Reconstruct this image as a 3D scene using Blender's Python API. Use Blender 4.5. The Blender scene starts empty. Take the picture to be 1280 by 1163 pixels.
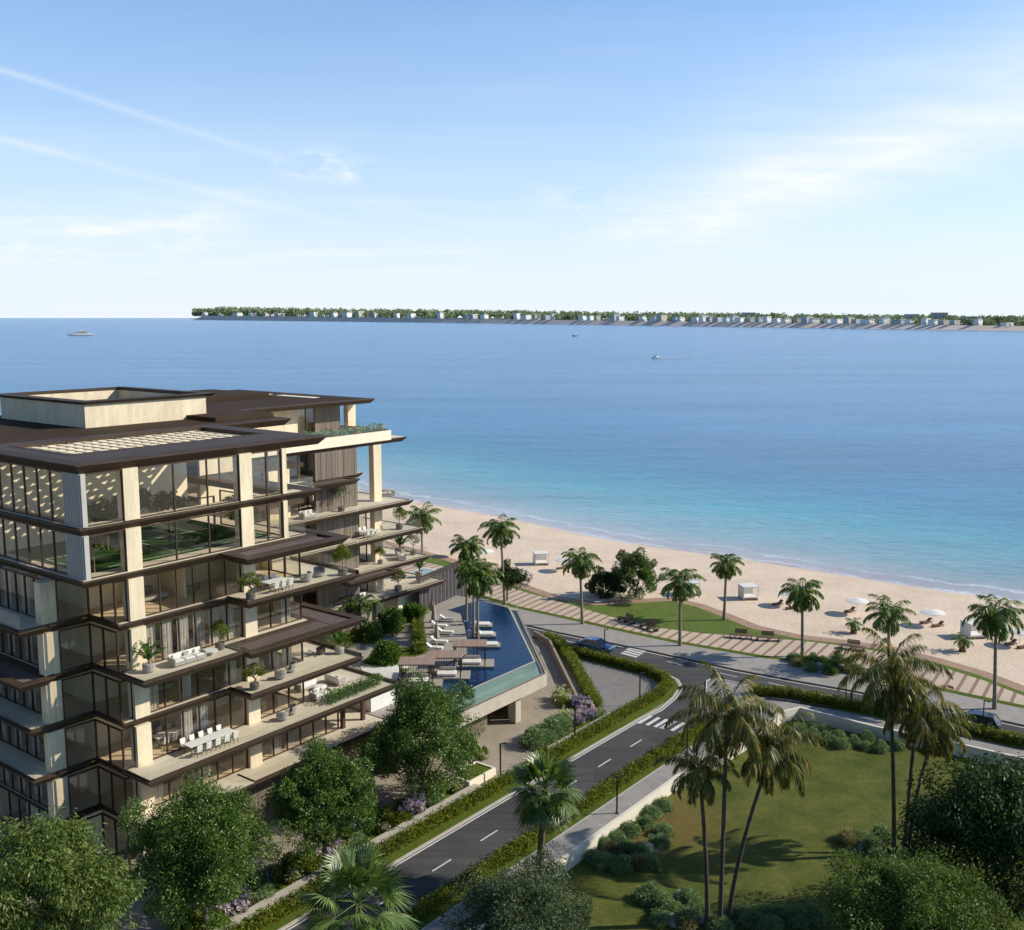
import bpy, bmesh, math, random
import numpy as np
from mathutils import Vector, Matrix, noise as mnoise

random.seed(7)
sc = bpy.context.scene
COL = sc.collection
R = math.radians

# ------------------------------------------------------------------ camera model
F_PX, CAM_H = 1290.0, 42.0
PITCH = math.atan(184 / F_PX)
cp, sp = math.cos(PITCH), math.sin(PITCH)

def ray(px, py):
    a = (px - 640) / F_PX; b = (581.5 - py) / F_PX
    return (a, cp + b * sp, -sp + b * cp)

def at(px, py, z=0.0):
    """ground point (x, y) at height z that the photograph shows at px, py"""
    d = ray(px, py); t = (z - CAM_H) / d[2]
    return (d[0] * t, d[1] * t)

def at_depth(px, py, y):
    d = ray(px, py); t = y / d[1]
    return Vector((d[0] * t, y, CAM_H + d[2] * t))

# building frame: u along the sunny facade, v towards the back left
ANG = 0.655
UX, UY = math.sin(ANG), math.cos(ANG)
VX, VY = -UY, UX
OX, OY = -27.92, 73.02
ROTB = math.atan2(UY, UX)

def W(u, v):
    return (OX + u * UX + v * VX, OY + u * UY + v * VY)

def L(x, y):
    x -= OX; y -= OY
    return (x * UX + y * UY, x * VX + y * VY)

def Lat(px, py, z=0.0):
    return L(*at(px, py, z))

cam = bpy.data.cameras.new("camera")
cam.sensor_width = 36.0
cam.sensor_fit = 'HORIZONTAL'
cam.lens = 36.0 * F_PX / 1280.0
cam.clip_end = 200000.0
cam.clip_start = 0.5
cam_o = bpy.data.objects.new("camera", cam)
COL.objects.link(cam_o)
cam_o.location = (0, 0, CAM_H)
cam_o.rotation_euler = (R(90) - PITCH, 0, 0)
sc.camera = cam_o

# ------------------------------------------------------------------ light
SUN_AZ = R(5)      # direction to the sun, from +X towards +Y
SUN_EL = R(32)
sun = bpy.data.lights.new("sun", 'SUN')
sun.energy = 5.0
sun.angle = R(0.5)
sun.color = (1.0, 0.93, 0.785)
sun_o = bpy.data.objects.new("sun", sun)
COL.objects.link(sun_o)
sd = Vector((math.cos(SUN_AZ) * math.cos(SUN_EL), math.sin(SUN_AZ) * math.cos(SUN_EL), math.sin(SUN_EL)))
sun_o.rotation_euler = sd.to_track_quat('Z', 'Y').to_euler()

w = bpy.data.worlds.new("World"); sc.world = w; w.use_nodes = True
nt = w.node_tree; nt.nodes.clear()
N = nt.nodes.new; LK = nt.links.new
def mathn(nt, op, a, b=None, c=None, clamp=False):
    n = nt.nodes.new("ShaderNodeMath"); n.operation = op; n.use_clamp = clamp
    for i, x in enumerate((a, b, c)):
        if x is None: continue
        if isinstance(x, (int, float)): n.inputs[i].default_value = x
        else: nt.links.new(x, n.inputs[i])
    return n.outputs[0]
def ramp(nt, fac, stops, interp='LINEAR'):
    n = nt.nodes.new("ShaderNodeValToRGB"); n.color_ramp.interpolation = interp
    e = n.color_ramp.elements
    while len(e) < len(stops): e.new(0.5)
    for i, (p, c) in enumerate(stops):
        e[i].position = p
        e[i].color = (c[0], c[1], c[2], 1) if isinstance(c, (tuple, list)) else (c, c, c, 1)
    nt.links.new(fac, n.inputs[0])
    return n.outputs[0]
def mixc(nt, fac, a, b, mode='MIX'):
    n = nt.nodes.new("ShaderNodeMix"); n.data_type = 'RGBA'; n.blend_type = mode
    for i, x in ((0, fac), (6, a), (7, b)):
        if isinstance(x, (int, float)): n.inputs[i].default_value = x
        elif isinstance(x, (tuple, list)): n.inputs[i].default_value = (*x[:3], 1)
        else: nt.links.new(x, n.inputs[i])
    return n.outputs[2]

sky = N("ShaderNodeTexSky"); sky.sky_type = 'NISHITA'; sky.sun_disc = False
sky.sun_elevation = SUN_EL
sky.sun_rotation = R(90) - SUN_AZ
sky.altitude = 50; sky.air_density = 1.0; sky.dust_density = 0.6; sky.ozone_density = 2.0
tc = N("ShaderNodeTexCoord")
sep = N("ShaderNodeSeparateXYZ"); LK(tc.outputs['Generated'], sep.inputs[0])
# cirrus on a high flat cloud deck: the direction divided by its height
zz = mathn(nt, 'MAXIMUM', sep.outputs[2], 0.02)
zz = mathn(nt, 'ADD', zz, 0.06)
cx = mathn(nt, 'DIVIDE', sep.outputs[0], zz); cy = mathn(nt, 'DIVIDE', sep.outputs[1], zz)
comb = N("ShaderNodeCombineXYZ"); LK(cx, comb.inputs[0]); LK(cy, comb.inputs[1])
def streak(rot, sx, sy, loc, detail, lo, hi, dist=0.6):
    mp = N("ShaderNodeMapping"); mp.inputs['Rotation'].default_value = (0, 0, R(rot))
    mp.inputs['Scale'].default_value = (sx, sy, 1); mp.inputs['Location'].default_value = (*loc, 0)
    LK(comb.outputs[0], mp.inputs[0])
    nz = N("ShaderNodeTexNoise"); nz.inputs['Scale'].default_value = 1.0
    nz.inputs['Detail'].default_value = detail; nz.inputs['Roughness'].default_value = 0.62
    nz.inputs['Distortion'].default_value = dist
    LK(mp.outputs[0], nz.inputs[0])
    return ramp(nt, nz.outputs[0], [(lo, 0.0), (hi, 1.0)])
def band(c0, c1, wdt, noise_amt=0.25):
    """a long vapour band through two directions (x, z tangent coordinates), soft across"""
    # line in the plane (x/y, z/y) of view directions ahead
    ax = mathn(nt, 'DIVIDE', sep.outputs[0], mathn(nt, 'MAXIMUM', sep.outputs[1], 0.05))
    az = mathn(nt, 'DIVIDE', sep.outputs[2], mathn(nt, 'MAXIMUM', sep.outputs[1], 0.05))
    (x0, z0), (x1, z1) = c0, c1
    dx, dz = x1 - x0, z1 - z0; ln = math.hypot(dx, dz); dx /= ln; dz /= ln
    nz = N("ShaderNodeTexNoise"); nz.inputs['Scale'].default_value = 7; nz.inputs['Detail'].default_value = 6
    LK(tc.outputs['Generated'], nz.inputs[0])
    wob = mathn(nt, 'MULTIPLY', mathn(nt, 'SUBTRACT', nz.outputs[0], 0.5), noise_amt * wdt * 4)
    px = mathn(nt, 'SUBTRACT', ax, x0); pz = mathn(nt, 'SUBTRACT', az, z0)
    t = mathn(nt, 'ADD', mathn(nt, 'MULTIPLY', px, dx), mathn(nt, 'MULTIPLY', pz, dz))
    s = mathn(nt, 'ADD', mathn(nt, 'SUBTRACT', mathn(nt, 'MULTIPLY', px, dz), mathn(nt, 'MULTIPLY', pz, dx)), wob)
    s = mathn(nt, 'ABSOLUTE', mathn(nt, 'DIVIDE', s, wdt))
    across = mathn(nt, 'SUBTRACT', 1.0, s, clamp=True)
    across = mathn(nt, 'POWER', across, 1.5)
    tt = mathn(nt, 'DIVIDE', t, ln)
    along = mathn(nt, 'MULTIPLY', mathn(nt, 'MULTIPLY', tt, 6.0, clamp=True),
                  mathn(nt, 'MULTIPLY', mathn(nt, 'SUBTRACT', 1.0, tt), 4.0, clamp=True))
    return mathn(nt, 'MULTIPLY', across, along)
s1 = streak(28, 0.16, 0.75, (3.1, 0.4), 6, 0.50, 0.86)
s2 = streak(-22, 0.10, 0.5, (7.7, 2.2), 7, 0.52, 0.88, 1.0)
low = streak(4, 0.55, 1.3, (1.3, 5.0), 6, 0.48, 0.75, 0.4)
lowmask = ramp(nt, sep.outputs[2], [(0.03, 0.0), (0.05, 1.0), (0.10, 0.6), (0.15, 0.0)])
leftmask = ramp(nt, mathn(nt, 'ADD', sep.outputs[0], 0.5), [(0.0, 1.0), (0.35, 0.9), (0.55, 0.15), (1.0, 0.15)])
low = mathn(nt, 'MULTIPLY', mathn(nt, 'MULTIPLY', low, lowmask), leftmask)
s3_ = streak(20, 0.22, 1.5, (4.4, 1.7), 7, 0.40, 0.66, 0.5)
def PX(px, py):
    d = ray(px, py); return (d[0] / d[1], d[2] / d[1])
b1 = mathn(nt, 'MULTIPLY', band(PX(-300, -10), PX(420, 222), 0.0065), 0.34)
b2 = mathn(nt, 'MULTIPLY', band(PX(-250, 110), PX(500, 300), 0.0075), 0.34)
b3 = mathn(nt, 'MULTIPLY', mathn(nt, 'MULTIPLY', band(PX(700, 312), PX(1900, -20), 0.055, 0.10), ramp(nt, s3_, [(0.0, 0.80), (1.0, 1.0)])), 0.8)
b3 = mathn(nt, 'ADD', b3, mathn(nt, 'MULTIPLY', band(PX(760, 290), PX(1900, -160), 0.12, 0.08), 0.5))
pn = N("ShaderNodeTexNoise"); pn.inputs['Scale'].default_value = 26; pn.inputs['Detail'].default_value = 7; pn.inputs['Roughness'].default_value = 0.65
mpp = N("ShaderNodeMapping"); mpp.inputs['Scale'].default_value = (0.7, 0.7, 1.7); LK(tc.outputs['Generated'], mpp.inputs[0]); LK(mpp.outputs[0], pn.inputs[0])
pm_ = ramp(nt, pn.outputs[0], [(0.46, 0.0), (0.62, 1.0)])
puff_a = mathn(nt, 'MULTIPLY', mathn(nt, 'MULTIPLY', band(PX(325, 205), PX(480, 218), 0.026, 0.6), pm_), 1.1)
puff_c = mathn(nt, 'MULTIPLY', mathn(nt, 'MULTIPLY', band(PX(-80, 322), PX(330, 300), 0.05, 0.3), pm_), 0.8)
puff_d = mathn(nt, 'MULTIPLY', mathn(nt, 'MULTIPLY', band(PX(640, 262), PX(1000, 290), 0.06, 0.3), pm_), 0.5)
puff_b = mathn(nt, 'MULTIPLY', band(PX(60, 310), PX(330, 270), 0.024, 1.6), 0.5)
wisp = ramp(nt, mathn(nt, 'ADD', mathn(nt, 'MULTIPLY', s1, 0.16), mathn(nt, 'MULTIPLY', s2, 0.16)), [(0, 0.0), (1, 1.0)])
cl = b1
for x in (b2, b3, puff_a, puff_b, puff_c, puff_d, wisp, mathn(nt, 'MULTIPLY', low, 0.95)):
    cl = mathn(nt, 'ADD', cl, x)
brk = N("ShaderNodeTexNoise"); brk.inputs['Scale'].default_value = 1.6; brk.inputs['Detail'].default_value = 8
mpb = N("ShaderNodeMapping"); mpb.inputs['Scale'].default_value = (0.9, 1.6, 1); LK(comb.outputs[0], mpb.inputs[0]); LK(mpb.outputs[0], brk.inputs[0])
cl = mathn(nt, 'MULTIPLY', cl, ramp(nt, brk.outputs[0], [(0.3, 0.45), (0.65, 1.0)]), clamp=True)
haze = ramp(nt, sep.outputs[2], [(0.0, 0.97), (0.04, 0.86), (0.10, 0.58), (0.18, 0.30), (0.32, 0.10), (0.6, 0.0)])
front = ramp(nt, mathn(nt, 'ADD', mathn(nt, 'MULTIPLY', sep.outputs[1], 0.5), 0.5), [(0.15, 0.25), (0.75, 1.0)])
haze = mathn(nt, 'MULTIPLY', haze, front)
base = mixc(nt, 1.0, sky.outputs[0], (0.76, 1.13, 1.48), 'MULTIPLY')
base = mixc(nt, haze, base, (6.75, 7.35, 7.85))
deep = mathn(nt, 'MULTIPLY', ramp(nt, sep.outputs[2], [(0.0, 1.0), (0.30, 1.0), (0.55, 0.68), (1.0, 0.60)]), ramp(nt, mathn(nt, 'ADD', mathn(nt, 'MULTIPLY', sep.outputs[1], 0.5), 0.5), [(0.2, 0.62), (0.62, 1.0)]))
base = mixc(nt, 1.0, base, deep, 'MULTIPLY')
fincol = mixc(nt, cl, base, (7.5, 7.75, 8.0))
bg = N("ShaderNodeBackground"); bg.inputs[1].default_value = 0.130
LK(fincol, bg.inputs[0])
outw = N("ShaderNodeOutputWorld"); LK(bg.outputs[0], outw.inputs[0])

sc.view_settings.view_transform = 'Standard'
sc.view_settings.look = 'None'
sc.view_settings.exposure = 0
sc.cycles.max_bounces = 7
sc.cycles.transparent_max_bounces = 24
sc.cycles.diffuse_bounces = 4
sc.cycles.glossy_bounces = 3
sc.cycles.transmission_bounces = 4
sc.cycles.caustics_reflective = False
sc.cycles.caustics_refractive = False
sc.cycles.sample_clamp_indirect = 4.0
sc.cycles.use_denoising = True
sc.cycles.use_adaptive_sampling = True
sc.cycles.adaptive_threshold = 0.015

# ------------------------------------------------------------------ materials
def newmat(name):
    m = bpy.data.materials.new(name); m.use_nodes = True
    nt = m.node_tree
    return m, nt, nt.nodes['Principled BSDF']

def coords(nt, scale=(1, 1, 1), rot=(0, 0, 0), kind='Object'):
    t = nt.nodes.new("ShaderNodeTexCoord"); mp = nt.nodes.new("ShaderNodeMapping")
    mp.inputs['Scale'].default_value = scale; mp.inputs['Rotation'].default_value = rot
    nt.links.new(t.outputs[kind], mp.inputs[0])
    return mp.outputs[0]

def noise(nt, co, scale, detail=5, rough=0.6):
    n = nt.nodes.new("ShaderNodeTexNoise"); n.inputs['Scale'].default_value = scale
    n.inputs['Detail'].default_value = detail; n.inputs['Roughness'].default_value = rough
    nt.links.new(co, n.inputs[0]); return n.outputs[0]

def bumpn(nt, bsdf, h, strength, dist=0.05):
    b = nt.nodes.new("ShaderNodeBump"); b.inputs['Strength'].default_value = strength
    b.inputs['Distance'].default_value = dist
    nt.links.new(h, b.inputs['Height']); nt.links.new(b.outputs[0], bsdf.inputs['Normal'])

def pm(name, c1, c2=None, scale=1.5, rough=0.7, bump=0.0, metal=0.0, spec=0.4, fine=14.0, sc3=(1, 1, 1)):
    m, nt, b = newmat(name)
    c2 = c2 or tuple(x * 0.78 for x in c1)
    co = coords(nt, sc3)
    f = mathn(nt, 'ADD', mathn(nt, 'MULTIPLY', noise(nt, co, scale), 0.6), mathn(nt, 'MULTIPLY', noise(nt, co, fine, 3), 0.4))
    col = ramp(nt, f, [(0.34, c2), (0.64, c1)])
    nt.links.new(col, b.inputs['Base Color'])
    b.inputs['Roughness'].default_value = rough; b.inputs['Metallic'].default_value = metal
    b.inputs['Specular IOR Level'].default_value = spec
    if bump: bumpn(nt, b, noise(nt, co, fine, 4), bump)
    return m

def brickmat(name, c1, c2, mortar, bw, bh, rot=0.0, rough=0.75, msize=0.012, var=0.25, offset=0.5):
    m, nt, b = newmat(name)
    co = coords(nt, (1, 1, 1), (0, 0, rot))
    br = nt.nodes.new("ShaderNodeTexBrick")
    nt.links.new(co, br.inputs[0])
    br.inputs['Color1'].default_value = (*c1, 1); br.inputs['Color2'].default_value = (*c2, 1)
    br.inputs['Mortar'].default_value = (*mortar, 1); br.inputs['Scale'].default_value = 1.0
    br.inputs['Brick Width'].default_value = bw; br.inputs['Row Height'].default_value = bh
    br.inputs['Mortar Size'].default_value = msize; br.offset = offset
    n = noise(nt, co, 0.35, 5); n2 = noise(nt, co, 6, 4)
    f = ramp(nt, mathn(nt, 'ADD', mathn(nt, 'MULTIPLY', n, 0.6), mathn(nt, 'MULTIPLY', n2, 0.4)), [(0.3, 1 - var), (0.7, 1.0)])
    col = mixc(nt, 1.0, br.outputs[0], f, 'MULTIPLY')
    nt.links.new(col, b.inputs['Base Color']); b.inputs['Roughness'].default_value = rough
    return m

def woodmat(name, c1, c2, w_, axis='x', rough=0.6, gap=0.12):
    """boards w_ metres wide that alternate along one axis"""
    m, nt, b = newmat(name)
    co = coords(nt)
    s = nt.nodes.new("ShaderNodeSeparateXYZ"); nt.links.new(co, s.inputs[0])
    if axis == 'xy': a = mathn(nt, 'ADD', s.outputs[0], s.outputs[1])
    else: a = s.outputs['xyz'.index(axis)]
    q = mathn(nt, 'DIVIDE', a, w_)
    fl = mathn(nt, 'FLOOR', q); fr = mathn(nt, 'FRACT', q)
    wn = nt.nodes.new("ShaderNodeTexWhiteNoise"); wn.noise_dimensions = '1D'
    nt.links.new(fl, wn.inputs['W'])
    col = ramp(nt, wn.outputs[0], [(0.0, c2), (1.0, c1)])
    g = ramp(nt, fr, [(0.0, 0.25), (gap, 1.0)], 'CONSTANT' if gap > 0.2 else 'LINEAR')
    grain = noise(nt, coords(nt, (2, 2, 2) if axis != 'z' else (1, 1, 6)), 2.2, 6)
    col = mixc(nt, 1.0, col, ramp(nt, grain, [(0.3, 0.72), (0.7, 1.0)]), 'MULTIPLY')
    col = mixc(nt, 1.0, col, g, 'MULTIPLY')
    nt.links.new(col, b.inputs['Base Color']); b.inputs['Roughness'].default_value = rough
    return m

def leafmat(name, cols, trans=0.35, rough=0.5, spec=0.3):
    """cols: dark, mid, light; each leaf takes its own tone"""
    m, nt, b = newmat(name)
    geo = nt.nodes.new("ShaderNodeNewGeometry")
    co = coords(nt)
    big = noise(nt, co, 0.9, 2)
    f = mathn(nt, 'ADD', mathn(nt, 'MULTIPLY', geo.outputs['Random Per Island'], 0.65), mathn(nt, 'MULTIPLY', mathn(nt, 'SUBTRACT', big, 0.32), 0.95), clamp=True)
    st = [(i / (len(cols) - 1), c) for i, c in enumerate(cols)]
    col = ramp(nt, f, st)
    nt.links.new(col, b.inputs['Base Color'])
    b.inputs['Roughness'].default_value = rough; b.inputs['Specular IOR Level'].default_value = spec
    tr = nt.nodes.new("ShaderNodeBsdfTranslucent")
    tcol = mixc(nt, 1.0, col, (1.5, 1.35, 0.5), 'MULTIPLY')
    nt.links.new(tcol, tr.inputs[0])
    mx = nt.nodes.new("ShaderNodeMixShader"); mx.inputs[0].default_value = trans
    out = nt.nodes['Material Output']
    nt.links.new(b.outputs[0], mx.inputs[1]); nt.links.new(tr.outputs[0], mx.inputs[2])
    nt.links.new(mx.outputs[0], out.inputs[0])
    return m

def glassmat(name, tint, refl=1.0, rough=0.02, wav=0.0, alpha=0.0, acol=(0.5, 0.6, 0.6)):
    """thin architectural glass: see-through with a Fresnel mirror on top"""
    m, nt, b = newmat(name)
    nt.nodes.remove(b)
    tr = nt.nodes.new("ShaderNodeBsdfTransparent"); tr.inputs[0].default_value = (*tint, 1)
    gl = nt.nodes.new("ShaderNodeBsdfGlossy"); gl.inputs['Roughness'].default_value = rough
    gl.inputs[0].default_value = (0.95, 0.97, 1.0, 1)
    fr = nt.nodes.new("ShaderNodeFresnel")
    gb = nt.nodes.new("ShaderNodeNewGeometry")
    nt.links.new(mathn(nt, 'ADD', 1.52, mathn(nt, 'MULTIPLY', gb.outputs['Backfacing'], 1 / 1.52 - 1.52)), fr.inputs[0])
    if wav:
        bp = nt.nodes.new("ShaderNodeBump"); bp.inputs['Strength'].default_value = wav; bp.inputs['Distance'].default_value = 0.02
        nt.links.new(noise(nt, coords(nt), 0.7, 2), bp.inputs['Height']); nt.links.new(bp.outputs[0], gl.inputs['Normal'])
    f = mathn(nt, 'MULTIPLY', fr.outputs[0], refl, clamp=True)
    base = tr.outputs[0]
    if alpha:
        df = nt.nodes.new("ShaderNodeBsdfDiffuse"); df.inputs[0].default_value = (*acol, 1)
        ma = nt.nodes.new("ShaderNodeMixShader"); ma.inputs[0].default_value = alpha
        nt.links.new(tr.outputs[0], ma.inputs[1]); nt.links.new(df.outputs[0], ma.inputs[2]); base = ma.outputs[0]
    mx = nt.nodes.new("ShaderNodeMixShader")
    nt.links.new(f, mx.inputs[0]); nt.links.new(base, mx.inputs[1]); nt.links.new(gl.outputs[0], mx.inputs[2])
    nt.links.new(mx.outputs[0], nt.nodes['Material Output'].inputs[0])
    return m

M = {}
M['stone'] = pm('travertine', (0.88, 0.75, 0.54), (0.66, 0.56, 0.40), 0.9, 0.75, 0.15, fine=9, sc3=(1, 1, 0.22))
M['cream'] = pm('cream_render', (0.90, 0.80, 0.63), (0.80, 0.71, 0.56), 0.6, 0.8)
M['floor'] = brickmat('terrace_tiles', (0.76, 0.67, 0.52), (0.69, 0.61, 0.47), (0.54, 0.47, 0.37), 1.2, 0.6, var=0.15, msize=0.01)
M['bronze'] = pm('bronze_cladding', (0.088, 0.059, 0.040), (0.058, 0.039, 0.027), 0.5, 0.55, metal=0.1, spec=0.2)
def jointed(m, axis_len=3.2, wdt=0.012, k=0.45):
    nt = m.node_tree; b = nt.nodes['Principled BSDF']; lk = b.inputs['Base Color'].links[0]; src = lk.from_socket
    s = nt.nodes.new('ShaderNodeSeparateXYZ'); nt.links.new(coords(nt), s.inputs[0])
    f = mathn(nt, 'FRACT', mathn(nt, 'DIVIDE', mathn(nt, 'ADD', s.outputs[0], s.outputs[1]), axis_len))
    g = ramp(nt, f, [(0.0, k), (wdt, 1.0)], 'CONSTANT')
    strk = noise(nt, coords(nt, (2.2, 2.2, 0.25)), 1.0, 5, 0.7)
    c = mixc(nt, 1.0, mixc(nt, 1.0, src, g, 'MULTIPLY'), ramp(nt, strk, [(0.32, 0.86), (0.55, 1.0)]), 'MULTIPLY')
    nt.links.new(c, b.inputs['Base Color'])
jointed(M['bronze']); jointed(M['stone'], 5.0, 0.004, 0.8)
M['roof'] = pm('roof_membrane', (0.072, 0.048, 0.032), (0.046, 0.031, 0.022), 0.25, 0.85, spec=0.08)
M['soffit'] = woodmat('soffit_boards', (0.40, 0.29, 0.19), (0.32, 0.23, 0.15), 0.25, 'x')
M['mullion'] = pm('window_frame_bronze', (0.10, 0.062, 0.042), None, 1, 0.4, metal=0.4)
M['timber'] = woodmat('timber_cladding', (0.27, 0.205, 0.155), (0.17, 0.13, 0.10), 0.32, 'xy')
M['fencepanel'] = pm('fence_panel', (0.060, 0.040, 0.030), None, 2, 0.7)  # panels and strips: dark timber tones, darkened more to carry the fence's shade
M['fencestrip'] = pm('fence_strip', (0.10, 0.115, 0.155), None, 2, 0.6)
M['poolstone'] = pm('pool_surround_stone', (0.56, 0.49, 0.40), (0.44, 0.385, 0.31), 0.8, 0.8, sc3=(1, 1, .3))
M['brownstone'] = pm('brown_stone', (0.36, 0.29, 0.23), (0.27, 0.215, 0.17), 1.0, 0.85)
M['deckslat'] = woodmat('pergola_slats', (0.17, 0.125, 0.115), (0.12, 0.09, 0.085), 0.22, 'x', gap=0.3)
M['glass'] = glassmat('window_glass', (0.94, 0.92, 0.87), 1.5, wav=0.04)
M['railglass'] = glassmat('railing_glass', (0.975, 0.975, 0.965), 0.55, alpha=0.01, acol=(0.55, 0.65, 0.6))
M['poolglass'] = glassmat('pool_wall_glass', (0.72, 0.84, 0.80), 1.0, alpha=0.30, acol=(0.42, 0.56, 0.52))
M['wall_in'] = pm('interior_wall', (0.90, 0.78, 0.58), (0.84, 0.72, 0.53), 0.5, 0.8)
M['floor_in'] = pm('interior_oak_floor', (0.80, 0.64, 0.43), (0.68, 0.53, 0.35), 0.8, 0.5)
M['curtain'] = woodmat('sheer_curtain', (0.82, 0.78, 0.70), (0.70, 0.66, 0.60), 0.12, 'xy', gap=0.15)
M['white'] = pm('white_paint', (0.78, 0.77, 0.74), (0.70, 0.69, 0.66), 1.0, 0.6)
M['whitefab'] = pm('white_fabric', (0.80, 0.78, 0.74), (0.70, 0.68, 0.64), 3, 0.9)
M['greyfab'] = pm('grey_fabric', (0.46, 0.42, 0.38), (0.36, 0.33, 0.30), 3, 0.9)
M['taupe'] = pm('taupe_canvas', (0.40, 0.33, 0.29), (0.32, 0.26, 0.22), 3, 0.9)
M['darkfab'] = pm('dark_fabric', (0.11, 0.11, 0.12), None, 3, 0.9)
M['bluefab'] = pm('blue_fabric', (0.10, 0.16, 0.28), None, 3, 0.9)
M['pot'] = pm('planter_pot', (0.16, 0.135, 0.12), (0.11, 0.09, 0.08), 3, 0.7)
M['potlight'] = pm('pale_planter_pot', (0.42, 0.38, 0.34), None, 3, 0.7)
M['soil'] = pm('soil', (0.10, 0.07, 0.045), None, 3, 0.95)
M['bark'] = pm('bark', (0.17, 0.125, 0.09), (0.08, 0.06, 0.045), 2, 0.9, 0.5, fine=20, sc3=(1, 1, 0.3))
M['palmbark'] = pm('palm_trunk_grey', (0.30, 0.25, 0.20), (0.20, 0.165, 0.13), 1.5, 0.9, 0.3, fine=3, sc3=(0.2, 0.2, 3))
M['palmdark'] = pm('palm_trunk_dark', (0.13, 0.10, 0.08), (0.06, 0.048, 0.04), 1.5, 0.9, 0.5, fine=3, sc3=(0.2, 0.2, 3))
M['palmfib'] = pm('palm_trunk_fibre', (0.20, 0.14, 0.085), (0.07, 0.05, 0.032), 3, 0.95, 0.8, fine=9, sc3=(1, 1, 1.5))
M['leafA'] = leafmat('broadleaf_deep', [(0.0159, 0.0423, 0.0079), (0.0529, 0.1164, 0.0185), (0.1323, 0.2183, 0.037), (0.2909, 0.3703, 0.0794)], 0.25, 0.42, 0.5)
M['leafB'] = leafmat('feathery_leaf', [(0.0276, 0.0607, 0.011), (0.0773, 0.1325, 0.0276), (0.1766, 0.2318, 0.0552), (0.3091, 0.3533, 0.1104)], 0.3)
M['leafC'] = leafmat('olive_leaf', [(0.0244, 0.0489, 0.022), (0.0672, 0.1039, 0.0489), (0.1344, 0.1833, 0.0917), (0.2321, 0.281, 0.171)], 0.25)
M['leafP'] = leafmat('park_leaf', [(0.0276, 0.058, 0.0138), (0.069, 0.1242, 0.0248), (0.138, 0.207, 0.0483), (0.2346, 0.3036, 0.0966)], 0.3)
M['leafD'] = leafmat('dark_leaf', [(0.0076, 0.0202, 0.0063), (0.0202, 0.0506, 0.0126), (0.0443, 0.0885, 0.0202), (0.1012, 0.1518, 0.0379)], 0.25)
M['hedge'] = leafmat('hedge_leaf', [(0.0278, 0.0506, 0.0076), (0.0885, 0.1328, 0.0152), (0.215, 0.253, 0.0278), (0.3668, 0.3415, 0.0443)], 0.3)
M['lush'] = leafmat('lush_leaf', [(0.023, 0.0575, 0.0115), (0.0575, 0.1265, 0.023), (0.115, 0.2185, 0.0345), (0.2185, 0.322, 0.069)], 0.35)
M['yellowgreen'] = leafmat('yellow_green_leaf', [(0.05, 0.08, 0.01), (0.12, 0.16, 0.02), (0.20, 0.25, 0.035), (0.28, 0.32, 0.06)], 0.35)
M['sage'] = leafmat('sage_leaf', [(0.0463, 0.0926, 0.0423), (0.1323, 0.2183, 0.0991), (0.2645, 0.3703, 0.1719), (0.4761, 0.5687, 0.3174)], 0.2)
M['palmleaf'] = leafmat('palm_leaf', [(0.0264, 0.0661, 0.0159), (0.0728, 0.1388, 0.0264), (0.1587, 0.2513, 0.0463), (0.3571, 0.3835, 0.1323)], 0.3, 0.4, 0.5)
M['cocoleaf'] = leafmat('coconut_leaf', [(0.0221, 0.0414, 0.011), (0.069, 0.0966, 0.0206), (0.1932, 0.2, 0.0414), (0.6348, 0.3726, 0.069)], 0.35, 0.42, 0.5)  # lightest tone mixes yellowed tips with sunlit gold put into the colour
M['fanleaf'] = leafmat('fan_palm_leaf', [(0.0228, 0.0607, 0.0152), (0.0759, 0.1391, 0.0316), (0.1771, 0.253, 0.0696), (0.4048, 0.4427, 0.1898)], 0.25, 0.38, 0.5)
M['violet'] = leafmat('violet_petal', [(0.16, 0.10, 0.34), (0.28, 0.19, 0.50), (0.42, 0.32, 0.64), (0.55, 0.45, 0.72)], 0.3)
M['lilac'] = leafmat('lilac_petal', [(0.35, 0.28, 0.52), (0.50, 0.42, 0.64), (0.66, 0.58, 0.74), (0.75, 0.7, 0.8)], 0.3)
M['whitepetal'] = leafmat('white_petal', [(0.30, 0.38, 0.14), (0.5, 0.55, 0.32), (0.72, 0.72, 0.60), (0.8, 0.8, 0.72)], 0.3)
M['straw'] = leafmat('straw_grass', [(0.10, 0.11, 0.05), (0.20, 0.20, 0.10), (0.30, 0.29, 0.17), (0.42, 0.4, 0.26)], 0.3)
M['rock'] = pm('pale_rock', (0.46, 0.41, 0.35), (0.24, 0.21, 0.18), 2.5, 0.9, 0.5, fine=9)
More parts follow.
